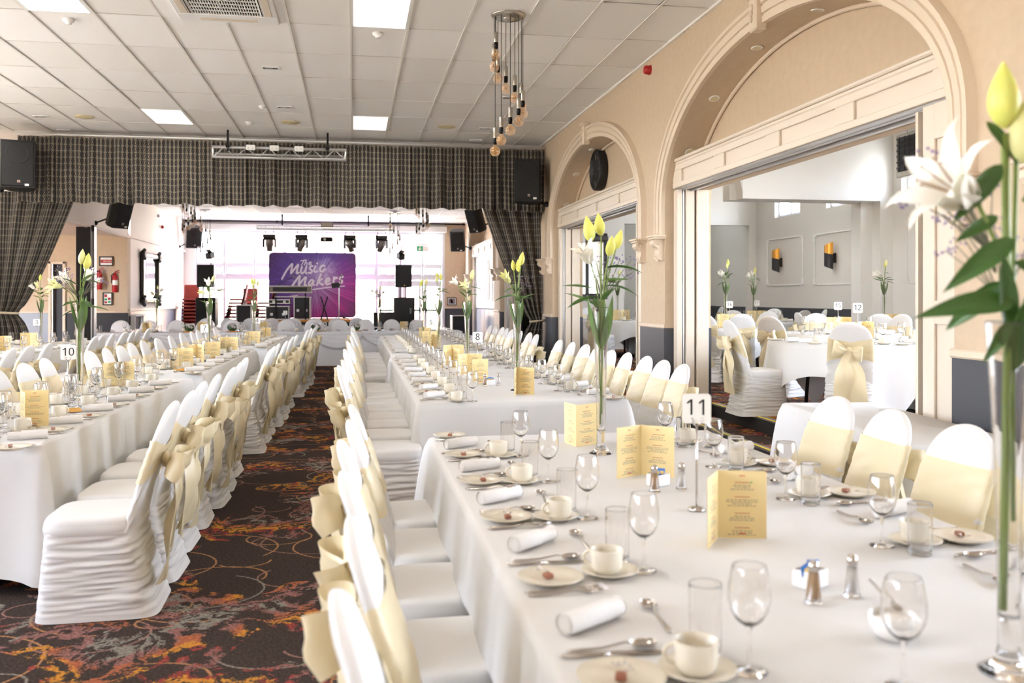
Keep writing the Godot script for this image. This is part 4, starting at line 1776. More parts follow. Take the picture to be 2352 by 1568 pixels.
func make_bowls() -> void:
	# round glass bowl of moss on a wooden disc
	var o := pot("terrarium")
	var s := ST(true)
	lathe(s, [Vector2(0.0, 0.02), Vector2(0.05, 0.02), Vector2(0.095, 0.05), Vector2(0.118, 0.10), Vector2(0.108, 0.15), Vector2(0.08, 0.185), Vector2(0.07, 0.19)], 28)
	part(o, "bowl", done(s, M.vase_glass))
	s = ST(true)
	var r := RandomNumberGenerator.new()
	r.seed = 8
	for k in 16:
		var a := r.randf() * TAU
		var q := r.randf_range(0.0, 0.07)
		ball(s, Vector3(cos(a) * q, 0.05 + r.randf() * 0.06, sin(a) * q), Vector3.ONE * r.randf_range(0.018, 0.034), 7, 5)
	part(o, "moss", done(s, M.leaf))
	s = ST(true)
	for k in 12:
		var a := r.randf() * TAU
		var q := r.randf_range(0.02, 0.08)
		ball(s, Vector3(cos(a) * q, 0.06 + r.randf() * 0.07, sin(a) * q), Vector3.ONE * r.randf_range(0.012, 0.02), 7, 5)
	part(o, "blossom", done(s, M.petal))
	s = ST(true)
	lathe(s, [Vector2(0.0, 0.0), Vector2(0.13, 0.0), Vector2(0.132, 0.01), Vector2(0.13, 0.02), Vector2(0.0, 0.02)], 28)
	part(o, "disc", done(s, M.oak))


# ---------------------------------------------------------------- lilies in tall vases
var petal_mesh := []
var leaf_mesh := []
var bud_mesh := []
var sprig_mesh: Mesh
var vase_body: Mesh
var vase_foot: Mesh
var stamen_mesh: Mesh


func aim(dir: Vector3, hint := Vector3.UP) -> Basis:
	var y := dir.normalized()
	var x := y.cross(hint)
	if x.length() < 0.05:
		x = y.cross(Vector3.RIGHT)
	x = x.normalized()
	return Basis(x, y, x.cross(y))


func make_flower_parts() -> void:
	for q in 4:
		var open: float = [0.35, 0.75, 1.0, 0.2][q]
		var s := ST(true)
		grid(s, func(u: float, v: float) -> Vector3:
			var wide := 0.50 * pow(sin(PI * pow(clampf(v, 0.0, 1.0), 0.72)), 0.85) * (1.0 - 0.25 * v) + 0.03 * (1.0 - v)
			var rr := 0.05 + 0.16 * v + open * 0.55 * pow(v, 2.2)
			var y := v - open * 0.32 * pow(v, 3.5)
			var x := (u - 0.5) * wide
			var cup := absf(u - 0.5) * 2.0
			var ruffle := 0.025 * sin(v * 16.0) * cup * smoothstep(0.3, 0.7, v)
			return Vector3(x, y + ruffle, rr - cup * cup * 0.10 * (1.0 - v * 0.6) + 0.02 * (1.0 - cup)), 6, 12)
		petal_mesh.append([done(s, M.petal), null])
		s = ST(true)
		grid(s, func(u: float, v: float) -> Vector3:
			var wide := 0.36 * pow(sin(PI * pow(clampf(v, 0.0, 1.0), 0.72)), 0.85) + 0.03 * (1.0 - v)
			var rr := 0.05 + 0.16 * v + open * 0.5 * pow(v, 2.2)
			var cup := absf(u - 0.5) * 2.0
			return Vector3((u - 0.5) * wide, v - open * 0.25 * pow(v, 3.5), rr - cup * cup * 0.10 * (1.0 - v * 0.6)), 6, 12)
		petal_mesh[q][1] = done(s, M.petal_green)
	for q in 2:
		var s := ST(true)
		grid(s, func(u: float, v: float) -> Vector3:
			var a := TAU * u
			var rr := 0.21 * pow(sin(PI * pow(v, 0.75)), 0.9) * (1.0 + 0.09 * cos(a * 3.0)) + 0.012 * (1.0 - v)
			return Vector3(sin(a) * rr, v, cos(a) * rr), 18, 14)
		bud_mesh.append(done(s, [M.bud, M.bud_pale][q]))
	for q in 3:
		var s := ST(true)
		var droop: float = [0.10, 0.32, -0.12][q]
		grid(s, func(u: float, v: float) -> Vector3:
			var wide := 0.25 * pow(sin(PI * pow(v, 0.7)), 0.9) + 0.012 * (1.0 - v)
			var k := absf(u - 0.5) * 2.0
			return Vector3((u - 0.5) * wide, v - absf(droop) * 0.25 * v * v, -droop * v * v + 0.06 * k * k * sin(PI * v)), 6, 14)
		leaf_mesh.append([done(s, M.leaf), null])
		s = ST(true)
		grid(s, func(u: float, v: float) -> Vector3:
			var wide := 0.22 * pow(sin(PI * pow(v, 0.7)), 0.9) + 0.012 * (1.0 - v)
			var k := absf(u - 0.5) * 2.0
			return Vector3((u - 0.5) * wide, v - absf(droop) * 0.25 * v * v, -droop * v * v + 0.06 * k * k * sin(PI * v)), 6, 14)
		leaf_mesh[q][1] = done(s, M.leaf_light)
	var s := ST(true)
	for k in 6:
		var a := TAU * k / 6.0
		tube(s, [Vector3.ZERO, Vector3(sin(a) * 0.06, 0.4, cos(a) * 0.06), Vector3(sin(a) * 0.16, 0.72, cos(a) * 0.16)], 0.008, 4)
		ball(s, Vector3(sin(a) * 0.17, 0.73, cos(a) * 0.17), Vector3(0.03, 0.014, 0.014), 6, 4)
	stamen_mesh = done(s, M.stamen)
	# statice sprig: twigs with clusters of tiny florets
	s = ST(true)
	var r := RandomNumberGenerator.new()
	r.seed = 17
	for k in 5:
		var a := TAU * k / 5.0
		var tip := Vector3(sin(a) * r.randf_range(0.1, 0.3), r.randf_range(0.7, 1.0), cos(a) * r.randf_range(0.1, 0.3))
		tube(s, [Vector3.ZERO, tip * 0.5 + Vector3(0, 0.08, 0), tip], [0.012, 0.008, 0.005], 4)
	var twig := done(s, M.twig)
	s = ST(true)
	r.seed = 17
	for k in 5:
		var a := TAU * k / 5.0
		var tip := Vector3(sin(a) * r.randf_range(0.1, 0.3), r.randf_range(0.7, 1.0), cos(a) * r.randf_range(0.1, 0.3))
		for i in 9:
			ball(s, tip + Vector3(0.10 * sin(i * 2.4 + k), 0.05 * sin(i * 5.1), 0.10 * cos(i * 2.4 + k)), Vector3.ONE * 0.016, 5, 4)
	var bloom := done(s, M.statice)
	sprig_mesh = ArrayMesh.new()
	for mm in [twig, bloom]:
		(sprig_mesh as ArrayMesh).add_surface_from_arrays(Mesh.PRIMITIVE_TRIANGLES, (mm as ArrayMesh).surface_get_arrays(0))
		(sprig_mesh as ArrayMesh).surface_set_material(sprig_mesh.get_surface_count() - 1, (mm as ArrayMesh).surface_get_material(0))
	s = ST(true)
	lathe(s, [Vector2(0.020, 0.05), Vector2(0.0205, 0.12), Vector2(0.0235, 0.30), Vector2(0.029, 0.48), Vector2(0.037, 0.62), Vector2(0.0432, 0.694), Vector2(0.0438, 0.699), Vector2(0.0435, 0.701), Vector2(0.0425, 0.701), Vector2(0.0421, 0.699), Vector2(0.0417, 0.694), Vector2(0.0355, 0.62), Vector2(0.0275, 0.48), Vector2(0.022, 0.30), Vector2(0.019, 0.12), Vector2(0.0185, 0.115), Vector2(0.016, 0.111), Vector2(0.012, 0.11), Vector2(0.0, 0.11)], 28)
	vase_body = done(s, M.vase_glass)
	s = ST(true)
	lathe(s, [Vector2(0.0, 0.0), Vector2(0.055, 0.0), Vector2(0.057, 0.004), Vector2(0.045, 0.010), Vector2(0.028, 0.024), Vector2(0.021, 0.05)], 28)
	vase_foot = done(s, M.vase_glass)


func vase(at: Vector3, label: String) -> void:
	var o := thing("trumpet_vase", label, "vase", Transform3D(Basis(), at), "tall glass trumpet vases")
	part(o, "bowl", vase_body)
	part(o, "foot", vase_foot)


func flower(o: Node, at: Vector3, dir: Vector3, size: float, stage: int, pale: bool) -> void:
	var f := Node3D.new()
	f.name = "lily_flower"
	f.transform = Transform3D(aim(dir).scaled(Vector3.ONE * size), at)
	o.add_child(f, true)
	for k in 6:
		var m: Mesh = petal_mesh[stage][1 if pale else 0]
		var sc := 1.0 if k % 2 == 0 else 0.94
		part(f, "petal", m, Transform3D(Basis(Vector3.UP, TAU * k / 6.0).scaled(Vector3(sc * (0.85 if k % 2 == 0 else 1.1), sc, sc)), Vector3.ZERO))
	if stage in [1, 2]:
		part(f, "stamens", stamen_mesh)


func bud(o: Node, at: Vector3, dir: Vector3, size: float, pale := false) -> void:
	part(o, "bud", bud_mesh[1 if pale else 0], Transform3D(aim(dir).scaled(Vector3.ONE * size), at))


func leaf(o: Node, at: Vector3, dir: Vector3, size: float, kind := 0, light := false, hint := Vector3.UP) -> void:
	var y := dir.normalized()
	var n := hint - y * hint.dot(y)
	if n.length() < 0.05:
		n = Vector3.BACK - y * y.z
	n = n.normalized()
	part(o, "leaf", leaf_mesh[kind][1 if light else 0], Transform3D(Basis(y.cross(n), y, n).scaled(Vector3.ONE * size), at))


func stalk(o: Node, pts: Array, r := 0.004) -> void:
	var s := ST(true)
	tube(s, pts, r, 6)
	part(o, "stem", done(s, M.stem))


# a loose arrangement rising from the mouth of a vase that stands at the given place
func bouquet(at: Vector3, seed_: int, label: String, buds: int, opens: int, leaves: int, sprigs: int, pale := 0.5, size := 1.0) -> void:
	var r := RandomNumberGenerator.new()
	r.seed = seed_
	var o := thing("lily_bouquet", label, "flowers", Transform3D(Basis(), at), "lily bouquets in tall vases")
	var mouth := Vector3(0, 0.70, 0)
	var heads := []
	var total := buds + opens
	for k in total:
		var a := TAU * (k + r.randf() * 0.6) / total
		var out := r.randf_range(0.02, 0.075) * size if k < buds else r.randf_range(0.05, 0.12) * size
		var top := mouth + Vector3(sin(a) * out, (r.randf_range(0.20, 0.32) if k < buds else r.randf_range(0.10, 0.20)) * size, cos(a) * out)
		heads.append(top)
	for k in total:
		var h: Vector3 = heads[k]
		if k < 3 or k >= buds:
			stalk(o, [Vector3(r.randf_range(-0.008, 0.008), 0.14 + 0.05 * (k % 3), r.randf_range(-0.008, 0.008)), Vector3(r.randf_range(-0.012, 0.012), 0.45, r.randf_range(-0.012, 0.012)), mouth + Vector3(h.x * 0.15, 0.0, h.z * 0.15), h * 0.5 + mouth * 0.5 + Vector3(0, 0.02, 0), h], 0.0038)
		else:
			stalk(o, [mouth + Vector3(0, 0.12, 0), (h + mouth) * 0.5 + Vector3(0, 0.07, 0), h], 0.0026)
		var dir := (h - mouth - Vector3(0, 0.06, 0)) * Vector3(1.1, 1, 1.1)
		if k < buds:
			bud(o, h, (dir + Vector3(r.randf_range(-0.05, 0.05), 0.14, r.randf_range(-0.05, 0.05))), r.randf_range(0.085, 0.115) * size, r.randf() < 0.4)
		else:
			flower(o, h, dir + Vector3(0, -0.02, 0), r.randf_range(0.10, 0.13) * size, r.randi_range(0, 2), r.randf() < pale * 0.4)
	for k in leaves:
		var a := TAU * (k * 0.382 + r.randf() * 0.15)
		var y := r.randf_range(-0.04, 0.17) * size
		var up := r.randf_range(-0.25, 0.7)
		leaf(o, mouth + Vector3(sin(a) * 0.012, y, cos(a) * 0.012), Vector3(sin(a), up, cos(a)), r.randf_range(0.11, 0.19) * size, r.randi_range(0, 2), r.randf() < 0.4)
	for k in 3:
		var a := TAU * (k / 3.0 + 0.1)
		leaf(o, Vector3(sin(a) * 0.006, 0.50, cos(a) * 0.006), Vector3(sin(a) * 0.12, 1, cos(a) * 0.12), 0.24 * size, 2, true, Vector3(sin(a), 0, cos(a)))
	for k in sprigs:
		var a := TAU * (k * 0.41 + r.randf() * 0.3)
		var b := mouth + Vector3(sin(a) * 0.02, 0.06, cos(a) * 0.02)
		part(o, "statice_sprig", sprig_mesh, Transform3D(aim(Vector3(sin(a) * 0.8, 1.0, cos(a) * 0.8)).scaled(Vector3.ONE * r.randf_range(0.17, 0.24) * size), b))


# the nearest vase, at the right edge of the picture
func near_bouquet(at: Vector3) -> void:
	var o := thing("lily_bouquet", "big soft white lily bouquet with dark leaves in the nearest vase", "flowers", Transform3D(Basis(), at), "lily bouquets in tall vases")
	# local x runs to the right of the picture, z towards the viewer
	var b := Basis(Vector3.UP, -deg_to_rad(9.8336))
	var mouth := Vector3(0, 0.70, 0)
	var L := func(x: float, y: float, z: float) -> Vector3: return mouth + b * Vector3(x, y, z)
	stalk(o, [b * Vector3(-0.012, 0.125, 0.0), b * Vector3(-0.010, 0.42, 0.006), L.call(-0.002, 0.0, 0.0), L.call(-0.005, 0.16, 0.0), L.call(-0.008, 0.375, 0.0)], 0.008)
	stalk(o, [b * Vector3(0.012, 0.3, -0.006), L.call(0.012, 0.0, -0.01), L.call(0.02, 0.33, -0.01)], 0.005)
	stalk(o, [L.call(0.0, 0.10, 0.01), L.call(-0.04, 0.17, 0.015), L.call(-0.073, 0.235, 0.02)], 0.0045)
	bud(o, L.call(-0.008, 0.385, 0.0), b * Vector3(-0.05, 1, 0.05), 0.135)
	bud(o, L.call(0.022, 0.315, 0.01), b * Vector3(0.08, 1, 0.0), 0.135, true)
	flower(o, L.call(-0.078, 0.232, 0.02), b * Vector3(-0.85, 0.48, 0.25), 0.175, 2, false)
	# leaves: base, tip direction, length
	for e in [[-0.03, 0.31, 0.03, -0.66, -0.74, 0.1, 0.155, 0], [0.0, 0.165, 0.02, -0.82, -0.52, 0.15, 0.175, 1], [0.0, 0.04, 0.02, -1.0, -0.02, 0.2, 0.20, 1], [-0.01, 0.00, 0.02, -0.55, -0.8, 0.2, 0.10, 1], [-0.045, 0.40, 0.0, 0.55, -0.75, 0.1, 0.11, 0], [0.01, 0.12, 0.0, 0.7, -0.3, 0.2, 0.16, 1], [0.02, 0.24, 0.01, 0.8, 0.25, 0.1, 0.15, 0], [0.0, -0.02, 0.01, -0.25, 0.95, 0.1, 0.17, 2], [0.005, -0.1, 0.0, 0.15, 0.98, 0.1, 0.20, 2], [-0.005, 0.08, -0.01, -0.6, -0.6, -0.3, 0.16, 1], [-0.03, 0.21, 0.015, -0.85, -0.45, 0.2, 0.11, 0]]:
		leaf(o, L.call(e[0], e[1], e[2]), b * Vector3(e[3], e[4], e[5]), e[6], e[7], false, b * Vector3(0.0, 0.45, 0.9))
	for e in [[-0.01, 0.14, -0.04, -0.50, 1.0, -0.5, 0.26], [0.0, 0.10, -0.05, -0.12, 1.0, -0.5, 0.24], [0.0, 0.05, -0.04, -0.30, 0.9, -0.4, 0.19], [0.0, 0.03, -0.03, 0.35, 1.0, -0.3, 0.2]]:
		part(o, "statice_sprig", sprig_mesh, Transform3D(aim(b * Vector3(e[3], e[4], e[5])).scaled(Vector3.ONE * float(e[6])), L.call(e[0], e[1], e[2])))


# ---------------------------------------------------------------- curtains and hall fittings
func make_curtains() -> void:
	var nz := FastNoiseLite.new()
	nz.seed = 4
	nz.frequency = 1.0
	# valance across the proscenium: gathered, so the cloth is longer than the rail
	var va := thing("stage_valance", "dark patterned pleated valance across the proscenium", "curtain", Transform3D())
	var s := ST(true)
	var fold := func(x: float, v: float) -> float:
		return 0.11 * nz.get_noise_2d(x * 2.3, v * 0.35) + 0.06 * nz.get_noise_2d(x * 7.0, v * 0.5 + 4.0) + 0.032 * sin(x * 30.0 + 9.0 * nz.get_noise_1d(x * 1.6) + v)
	grid(s, func(u: float, v: float) -> Vector3:
		var x := lerpf(-5.56, 3.47, u)
		var hem := 3.105 + 0.014 * sin(x * 17.0) + 0.016 * nz.get_noise_1d(x * 4.0) - 0.03 * smoothstep(0.9, 1.0, u)
		var head := 4.225 - 0.02 * absf(nz.get_noise_1d(x * 2.4))
		var y := lerpf(hem, head, v)
		return P(x, y, 16.55 - fold.call(x, v) * (1.0 - 0.55 * v)), 620, 18, Vector2(9.03 * 1.22 / 0.085, 1.12 / 0.11))
	part(va, "cloth", done(s, M.curtain))
	s = ST(true)
	tube(s, [P(-5.6, 4.25, 16.5), P(3.48, 4.25, 16.5)], 0.014, 8)
	part(va, "rail", done(s, M.plastic_white))
	var hook := ST(true)
	tube(hook, [Vector3(0, 0.03, 0), Vector3(0.006, 0.015, 0), Vector3(0, 0, 0), Vector3(-0.006, -0.012, 0), Vector3(0, -0.03, 0)], 0.0035, 5)
	var hm := done(hook, M.aluminium)
	for k in 48:
		part(va, "hook", hm, Transform3D(Basis(), P(-5.5 + 0.188 * k, 4.235, 16.52)))
	# tied-back side curtains
	for sg in [0, 1]:
		var cu := thing("stage_curtain", "dark patterned stage curtain tied back on the %s" % ["left of the opening", "right beside the clock arch"][sg], "curtain", Transform3D(), "tied-back stage curtains")
		var outer: float = [-5.95, 3.47][sg]
		var dir: float = [1.0, -1.0][sg]
		s = ST(true)
		var tie := 1.24 if sg == 0 else 1.06
		var wide_top := 1.20 if sg == 0 else 1.10
		var wide_tie := 0.36 if sg == 0 else 0.24
		grid(s, func(u: float, v: float) -> Vector3:
			var y := lerpf(0.02, 3.3, v)
			var wide: float
			if y > tie:
				var k := (y - tie) / (3.1 - tie)
				wide = lerpf(wide_tie, wide_top, pow(clampf(k, 0.0, 1.05), 0.82))
			else:
				wide = wide_tie + 0.16 * sin(clampf((tie - y) / 0.45, 0.0, 1.0) * PI / 2.0)
			var pinch := exp(-pow((y - tie) / 0.10, 2.0))
			wide *= 1.0 - 0.10 * pinch
			var f := 0.05 * sin(u * 30.0 + 1.3 * sin(v * 4.0)) * (1.0 - 0.6 * pinch) + 0.025 * nz.get_noise_2d(u * 9.0, v * 3.0)
			return P(outer + dir * u * wide, y, 16.72 - f if sg == 0 else 16.72 - f), 150, 44, Vector2(2.4 / 0.085, 3.28 / 0.11))
		part(cu, "cloth", done(s, M.curtain))
		s = ST(true)
		var w2 := wide_tie * 0.92
		var ring := []
		for i in 19:
			var a := TAU * i / 18.0
			ring.append(P(outer + dir * (w2 / 2 + cos(a) * (w2 / 2 + 0.01)), tie - 0.01 * cos(a), 16.72 + sin(a) * 0.085))
		tube(s, ring, 0.022, 6, false)
		part(cu, "tieback", done(s, M.curtain))


func truss(o: Node, x0: float, x1: float, y0: float, y1: float, d: float, dark := false) -> void:
	var m: Material = M.aluminium
	for y in [y0, y1]:
		var s := ST(true)
		tube(s, [P(x0, y, d), P(x1, y, d)], 0.025, 10)
		part(o, "chord", done(s, m))
	var s := ST(true)
	tube(s, [P(x0, (y0 + y1) / 2, d + 0.2), P(x1, (y0 + y1) / 2, d + 0.2)], 0.022, 8)
	part(o, "chord", done(s, m))
	var n := int((x1 - x0) / 0.17)
	for k in n:
		s = ST(true)
		var xa := lerpf(x0, x1, float(k) / n)
		var xb := lerpf(x0, x1, float(k + 1) / n)
		tube(s, [P(xa, y0 if k % 2 == 0 else y1, d), P(xb, y1 if k % 2 == 0 else y0, d)], 0.009, 6)
		part(o, "brace", done(s, m))
	for x in [x0, x1]:
		s = ST(true)
		tube(s, [P(x, y0 - 0.02, d), P(x, y1 + 0.02, d)], 0.02, 8)
		part(o, "end_plate", done(s, m))


func make_hall_fittings() -> void:
	# lighting truss over the valance
	var o := thing("lighting_truss", "short aluminium truss hanging before the dark valance", "truss", Transform3D())
	truss(o, -2.34, -0.14, 3.88, 4.05, 16.1)
	var s := ST()
	for x in [-2.10, -0.44]:
		box(s, P(x, 4.16, 16.1), Vector3(0.035, 0.36, 0.03), 0.003)
		box(s, P(x, 4.06, 16.07), Vector3(0.06, 0.05, 0.05), 0.005)
	part(o, "hanger", done(s, M.black_metal))
	for x in [-1.72, -1.33, -0.92]:
		var so := thing("socket_box", "white twin socket box, %s on the hanging truss" % ("left" if x < -1.6 else "middle" if x < -1.2 else "right"), "socket", Transform3D(Basis(), P(x, 4.045, 16.05)), "socket boxes on the truss")
		s = ST()
		box(s, Vector3.ZERO, Vector3(0.15, 0.09, 0.045), 0.008)
		part(so, "case", done(s, M.plastic_white))
		s = ST()
		for sx in [-0.036, 0.036]:
			box(s, Vector3(sx, -0.004, 0.0225), Vector3(0.006, 0.012, 0.002))
			for q in [-0.008, 0.008]:
				box(s, Vector3(sx + q, -0.02, 0.0225), Vector3(0.006, 0.005, 0.002))
		part(so, "slot", done(s, M.ink))
	# loudspeakers
	wall_speaker(P(3.10, 3.59, 16.25), -0.16, -0.06, Vector3(0.46, 0.76, 0.40), "black loudspeaker hung right of the valance", Vector3(3.48, 3.2, -16.35))
	wall_speaker(P(-5.42, 3.66, 16.2), 0.22, -0.06, Vector3(0.50, 0.78, 0.42), "black loudspeaker hung at the left end of the valance", Vector3(-5.8, 3.3, -16.5))
	wall_speaker(P(-4.55, 3.18, 19.0), 0.9, 0.35, Vector3(0.36, 0.58, 0.34), "black loudspeaker on the bracket above the black partition", Vector3(-5.05, 2.98, -19.3))
	wall_speaker(P(3.05, 3.46, 22.8), -0.9, 0.35, Vector3(0.36, 0.60, 0.34), "black loudspeaker just under the valance beside the right curtain", Vector3(3.45, 3.4, -22.9))
	wall_speaker(P(-4.66, 3.30, 28.2), 0.35, 0.35, Vector3(0.44, 0.62, 0.36), "tilted black loudspeaker left of the rear windows", Vector3(-5.05, 3.0, -28.2))
	wall_speaker(P(3.12, 3.24, 27.6), -0.3, 0.35, Vector3(0.42, 0.62, 0.36), "tilted black loudspeaker right of the rear windows", Vector3(3.5, 3.0, -27.6))
	# pendant clusters
	pendant(1.55, 9.15, CEILING, 0.155, 1.0, "spiral pendant light of amber globe bulbs on the hall ceiling", 11)
	pendant(-3.6, 21.2, REAR_CEILING, 0.14, 0.6, "amber globe pendant just under the valance at the left", 10)
	pendant(1.55, 21.0, REAR_CEILING, 0.14, 0.6, "amber globe pendant just under the valance at the right", 10)
	pendant(-3.9, 25.5, REAR_CEILING, 0.14, 0.85, "pale globe pendant before the left rear windows", 8)
	pendant(1.1, 25.0, REAR_CEILING, 0.14, 0.85, "pale globe pendant before the right rear windows", 8)
	air_con()
	# small ceiling fittings
	var k := 0
	for e in [[-1.02, 11.74, "in front of the truss"], [-1.02, 14.13, "above the truss"], [-4.86, 15.5, "left, nearer the camera"], [-4.87, 16.72, "left, close to the valance"], [2.2, 15.33, "right of the pendant, middle row"], [2.19, 16.5, "right, close to the valance"], [2.2, 12.9, "behind the pendant light"]]:
		var v := thing("recessed_spotlight", "square recessed ceiling spotlight " + e[2], "spotlight", Transform3D(Basis(), P(e[0], CEILING, e[1])), "square recessed spotlights")
		s = ST()
		for q in [[-0.11, 0.11, -0.075, -0.055], [-0.11, 0.11, 0.055, 0.075], [-0.11, -0.09, -0.055, 0.055], [0.09, 0.11, -0.055, 0.055]]:
			span(s, q[0], q[1], -0.012, 0.004, q[2], q[3], 0.003)
		part(v, "bezel", done(s, M.plastic_white))
		s = ST()
		span(s, -0.09, 0.09, -0.004, 0.002, -0.055, 0.055)
		part(v, "recess", done(s, M.dark_steel))
		s = ST()
		box(s, Vector3(-0.02, -0.008, 0), Vector3(0.09, 0.008, 0.06), 0.002)
		part(v, "lamp", done(s, M.aluminium))
		k += 1
	for e in [[-4.2, 15.42, "left of the lit panel"], [-1.02, 15.34, "over the truss"], [1.54, 15.28, "left of the pendant"]]:
		var v := thing("ceiling_speaker", "round cream ceiling speaker " + e[2], "ceiling speaker", Transform3D(Basis(), P(e[0], CEILING, e[1])), "round cream ceiling speakers")
		s = ST(true)
		lathe(s, [Vector2(0.0, -0.006), Vector2(0.12, -0.006), Vector2(0.135, -0.002), Vector2(0.14, 0.004)], 28)
		part(v, "grille", done(s, M.plastic_cream))
		s = ST(true)
		lathe(s, [Vector2(0.135, -0.004), Vector2(0.146, -0.008), Vector2(0.15, 0.004)], 28)
		part(v, "rim", done(s, M.plastic_cream))
	for e in [[-1.34, 14.09, "above the truss"], [-1.68, 15.42, "flat, beside the truss"], [0.26, 10.0, "behind the big lit panel"], [-2.89, 10.05, "by the lit panel at the left"]]:
		var v := thing("smoke_detector", "white ceiling detector " + e[2], "detector", Transform3D(Basis(), P(e[0], CEILING, e[1])), "ceiling detectors")
		s = ST(true)
		lathe(s, [Vector2(0.0, -0.05), Vector2(0.03, -0.048), Vector2(0.036, -0.03), Vector2(0.055, -0.022), Vector2(0.055, 0.002)], 20)
		part(v, "body", done(s, M.plastic_white))
		s = ST(true)
		lathe(s, [Vector2(0.058, -0.010), Vector2(0.062, -0.006), Vector2(0.06, 0.002)], 20)
		part(v, "base", done(s, M.plastic_white))
	# red alarm sounder on the right wall
	var al := thing("fire_alarm", "red fire alarm sounder high on the beige right wall", "alarm", Transform3D(Basis(Vector3.FORWARD, PI / 2), P(3.5, 4.22, 10.5)))
	s = ST(true)
	lathe(s, [Vector2(0.055, 0.0), Vector2(0.058, 0.02), Vector2(0.05, 0.03), Vector2(0.055, 0.045), Vector2(0.045, 0.075), Vector2(0.02, 0.085), Vector2(0.0, 0.086)], 18)
	part(al, "sounder", done(s, M.alarm_red), Transform3D(Basis(Vector3.RIGHT, PI), Vector3.ZERO))
	s = ST()
	box(s, Vector3(0.0, -0.01, 0), Vector3(0.1, 0.02, 0.1), 0.004)
	part(al, "base", done(s, M.alarm_red))
	# round black clock in the arch
	var ck := thing("wall_clock", "round black wall clock on the blank wall inside the arch", "clock", Transform3D(Basis(Vector3(0, 0, -1), Vector3(0, 1, 0), Vector3(1, 0, 0)).rotated(Vector3.UP, 0), P(3.88, 3.50, 13.97)))
	ck.transform = Transform3D(Basis(Vector3.UP, -PI / 2), P(3.88, 3.50, 13.97))
	s = ST(true)
	xf = Transform3D(Basis(Vector3.RIGHT, PI / 2), Vector3.ZERO)
	lathe(s, [Vector2(0.0, 0.0), Vector2(0.30, 0.0), Vector2(0.315, 0.02), Vector2(0.315, 0.13), Vector2(0.30, 0.145), Vector2(0.275, 0.145), Vector2(0.265, 0.12), Vector2(0.0, 0.115)], 40)
	xf = Transform3D()
	part(ck, "case", done(s, M.black_plastic))
	s = ST(true)
	for q in [[0.245, 0.006], [0.165, 0.005]]:
		var ring := []
		for i in 33:
			ring.append(Vector3(cos(TAU * i / 32.0) * q[0], sin(TAU * i / 32.0) * q[0], 0.118))
		tube(s, ring, q[1], 5, false)
	part(ck, "dial_ring", done(s, M.black_metal))
	for i in 12:
		s = ST()
		xf = Transform3D(Basis(Vector3.BACK, TAU * i / 12.0), Vector3.ZERO)
		box(s, Vector3(0, 0.205, 0.12), Vector3(0.02, 0.06, 0.008), 0.002)
		xf = Transform3D()
		part(ck, "hour_mark", done(s, M.dark_steel))
	for e in [[0.14, 1.1], [0.19, 4.2]]:
		s = ST()
		xf = Transform3D(Basis(Vector3.BACK, e[1]), Vector3.ZERO)
		box(s, Vector3(0, float(e[0]) / 2, 0.125), Vector3(0.014, e[0], 0.005), 0.002)
		xf = Transform3D()
		part(ck, "hand", done(s, M.dark_steel))


func wall_speaker(at: Vector3, yaw: float, pitch: float, size: Vector3, label: String, mount: Vector3) -> void:
	var b := Basis(Vector3.UP, yaw) * Basis(Vector3.RIGHT, pitch)
	var o := thing("loudspeaker", label, "loudspeaker", Transform3D(b, at), "wall-hung loudspeakers")
	var s := ST()
	# cabinet narrows to the back
	var h := size / 2
	var poly := PackedVector2Array([Vector2(-h.x, h.z), Vector2(h.x, h.z), Vector2(h.x, 0.0), Vector2(h.x * 0.55, -h.z), Vector2(-h.x * 0.55, -h.z), Vector2(-h.x, 0.0)])
	xf = Transform3D(Basis(Vector3(1, 0, 0), Vector3(0, 0, 1), Vector3(0, -1, 0)), Vector3.ZERO)
	slab(s, poly, -h.y, h.y)
	xf = Transform3D()
	part(o, "cabinet", done(s, M.black_plastic))
	s = ST()
	box(s, Vector3(0, 0.0, h.z + 0.005), Vector3(size.x * 0.93, size.y * 0.94, 0.03), 0.012)
	part(o, "grille", done(s, M.speaker_mesh))
	s = ST(true)
	xf = Transform3D(Basis(Vector3.RIGHT, PI / 2), Vector3(0, size.y * 0.22, h.z + 0.018))
	lathe(s, [Vector2(size.x * 0.34, 0.0), Vector2(size.x * 0.35, 0.005), Vector2(size.x * 0.33, 0.006), Vector2(size.x * 0.3, 0.0)], 28)
	xf = Transform3D()
	part(o, "horn_ring", done(s, M.black_plastic))
	s = ST()
	box(s, Vector3(0.02, -h.y + 0.10, h.z + 0.021), Vector3(0.045, 0.04, 0.004), 0.001)
	var badge := part(o, "badge", done(s, M.brushed))
	s = ST()
	box(s, Vector3(0.02, -h.y + 0.095, h.z + 0.0235), Vector3(0.022, 0.012, 0.002))
	part(badge, "badge_mark", done(s, M.alarm_red))
	s = ST()
	box(s, Vector3(h.x * 0.55, -h.y + 0.045, h.z + 0.021), Vector3(0.06, 0.035, 0.002))
	part(o, "sticker", done(s, M.sign_white))
	s = ST(true)
	var inv := Transform3D(b, at).affine_inverse()
	var m := inv * mount
	tube(s, [Vector3(0, -h.y * 0.6, -h.z), Vector3(0, -h.y * 0.7, -h.z - 0.06), m], 0.018, 8)
	ball(s, m, Vector3.ONE * 0.05, 10, 6)
	part(o, "bracket", done(s, M.black_metal))


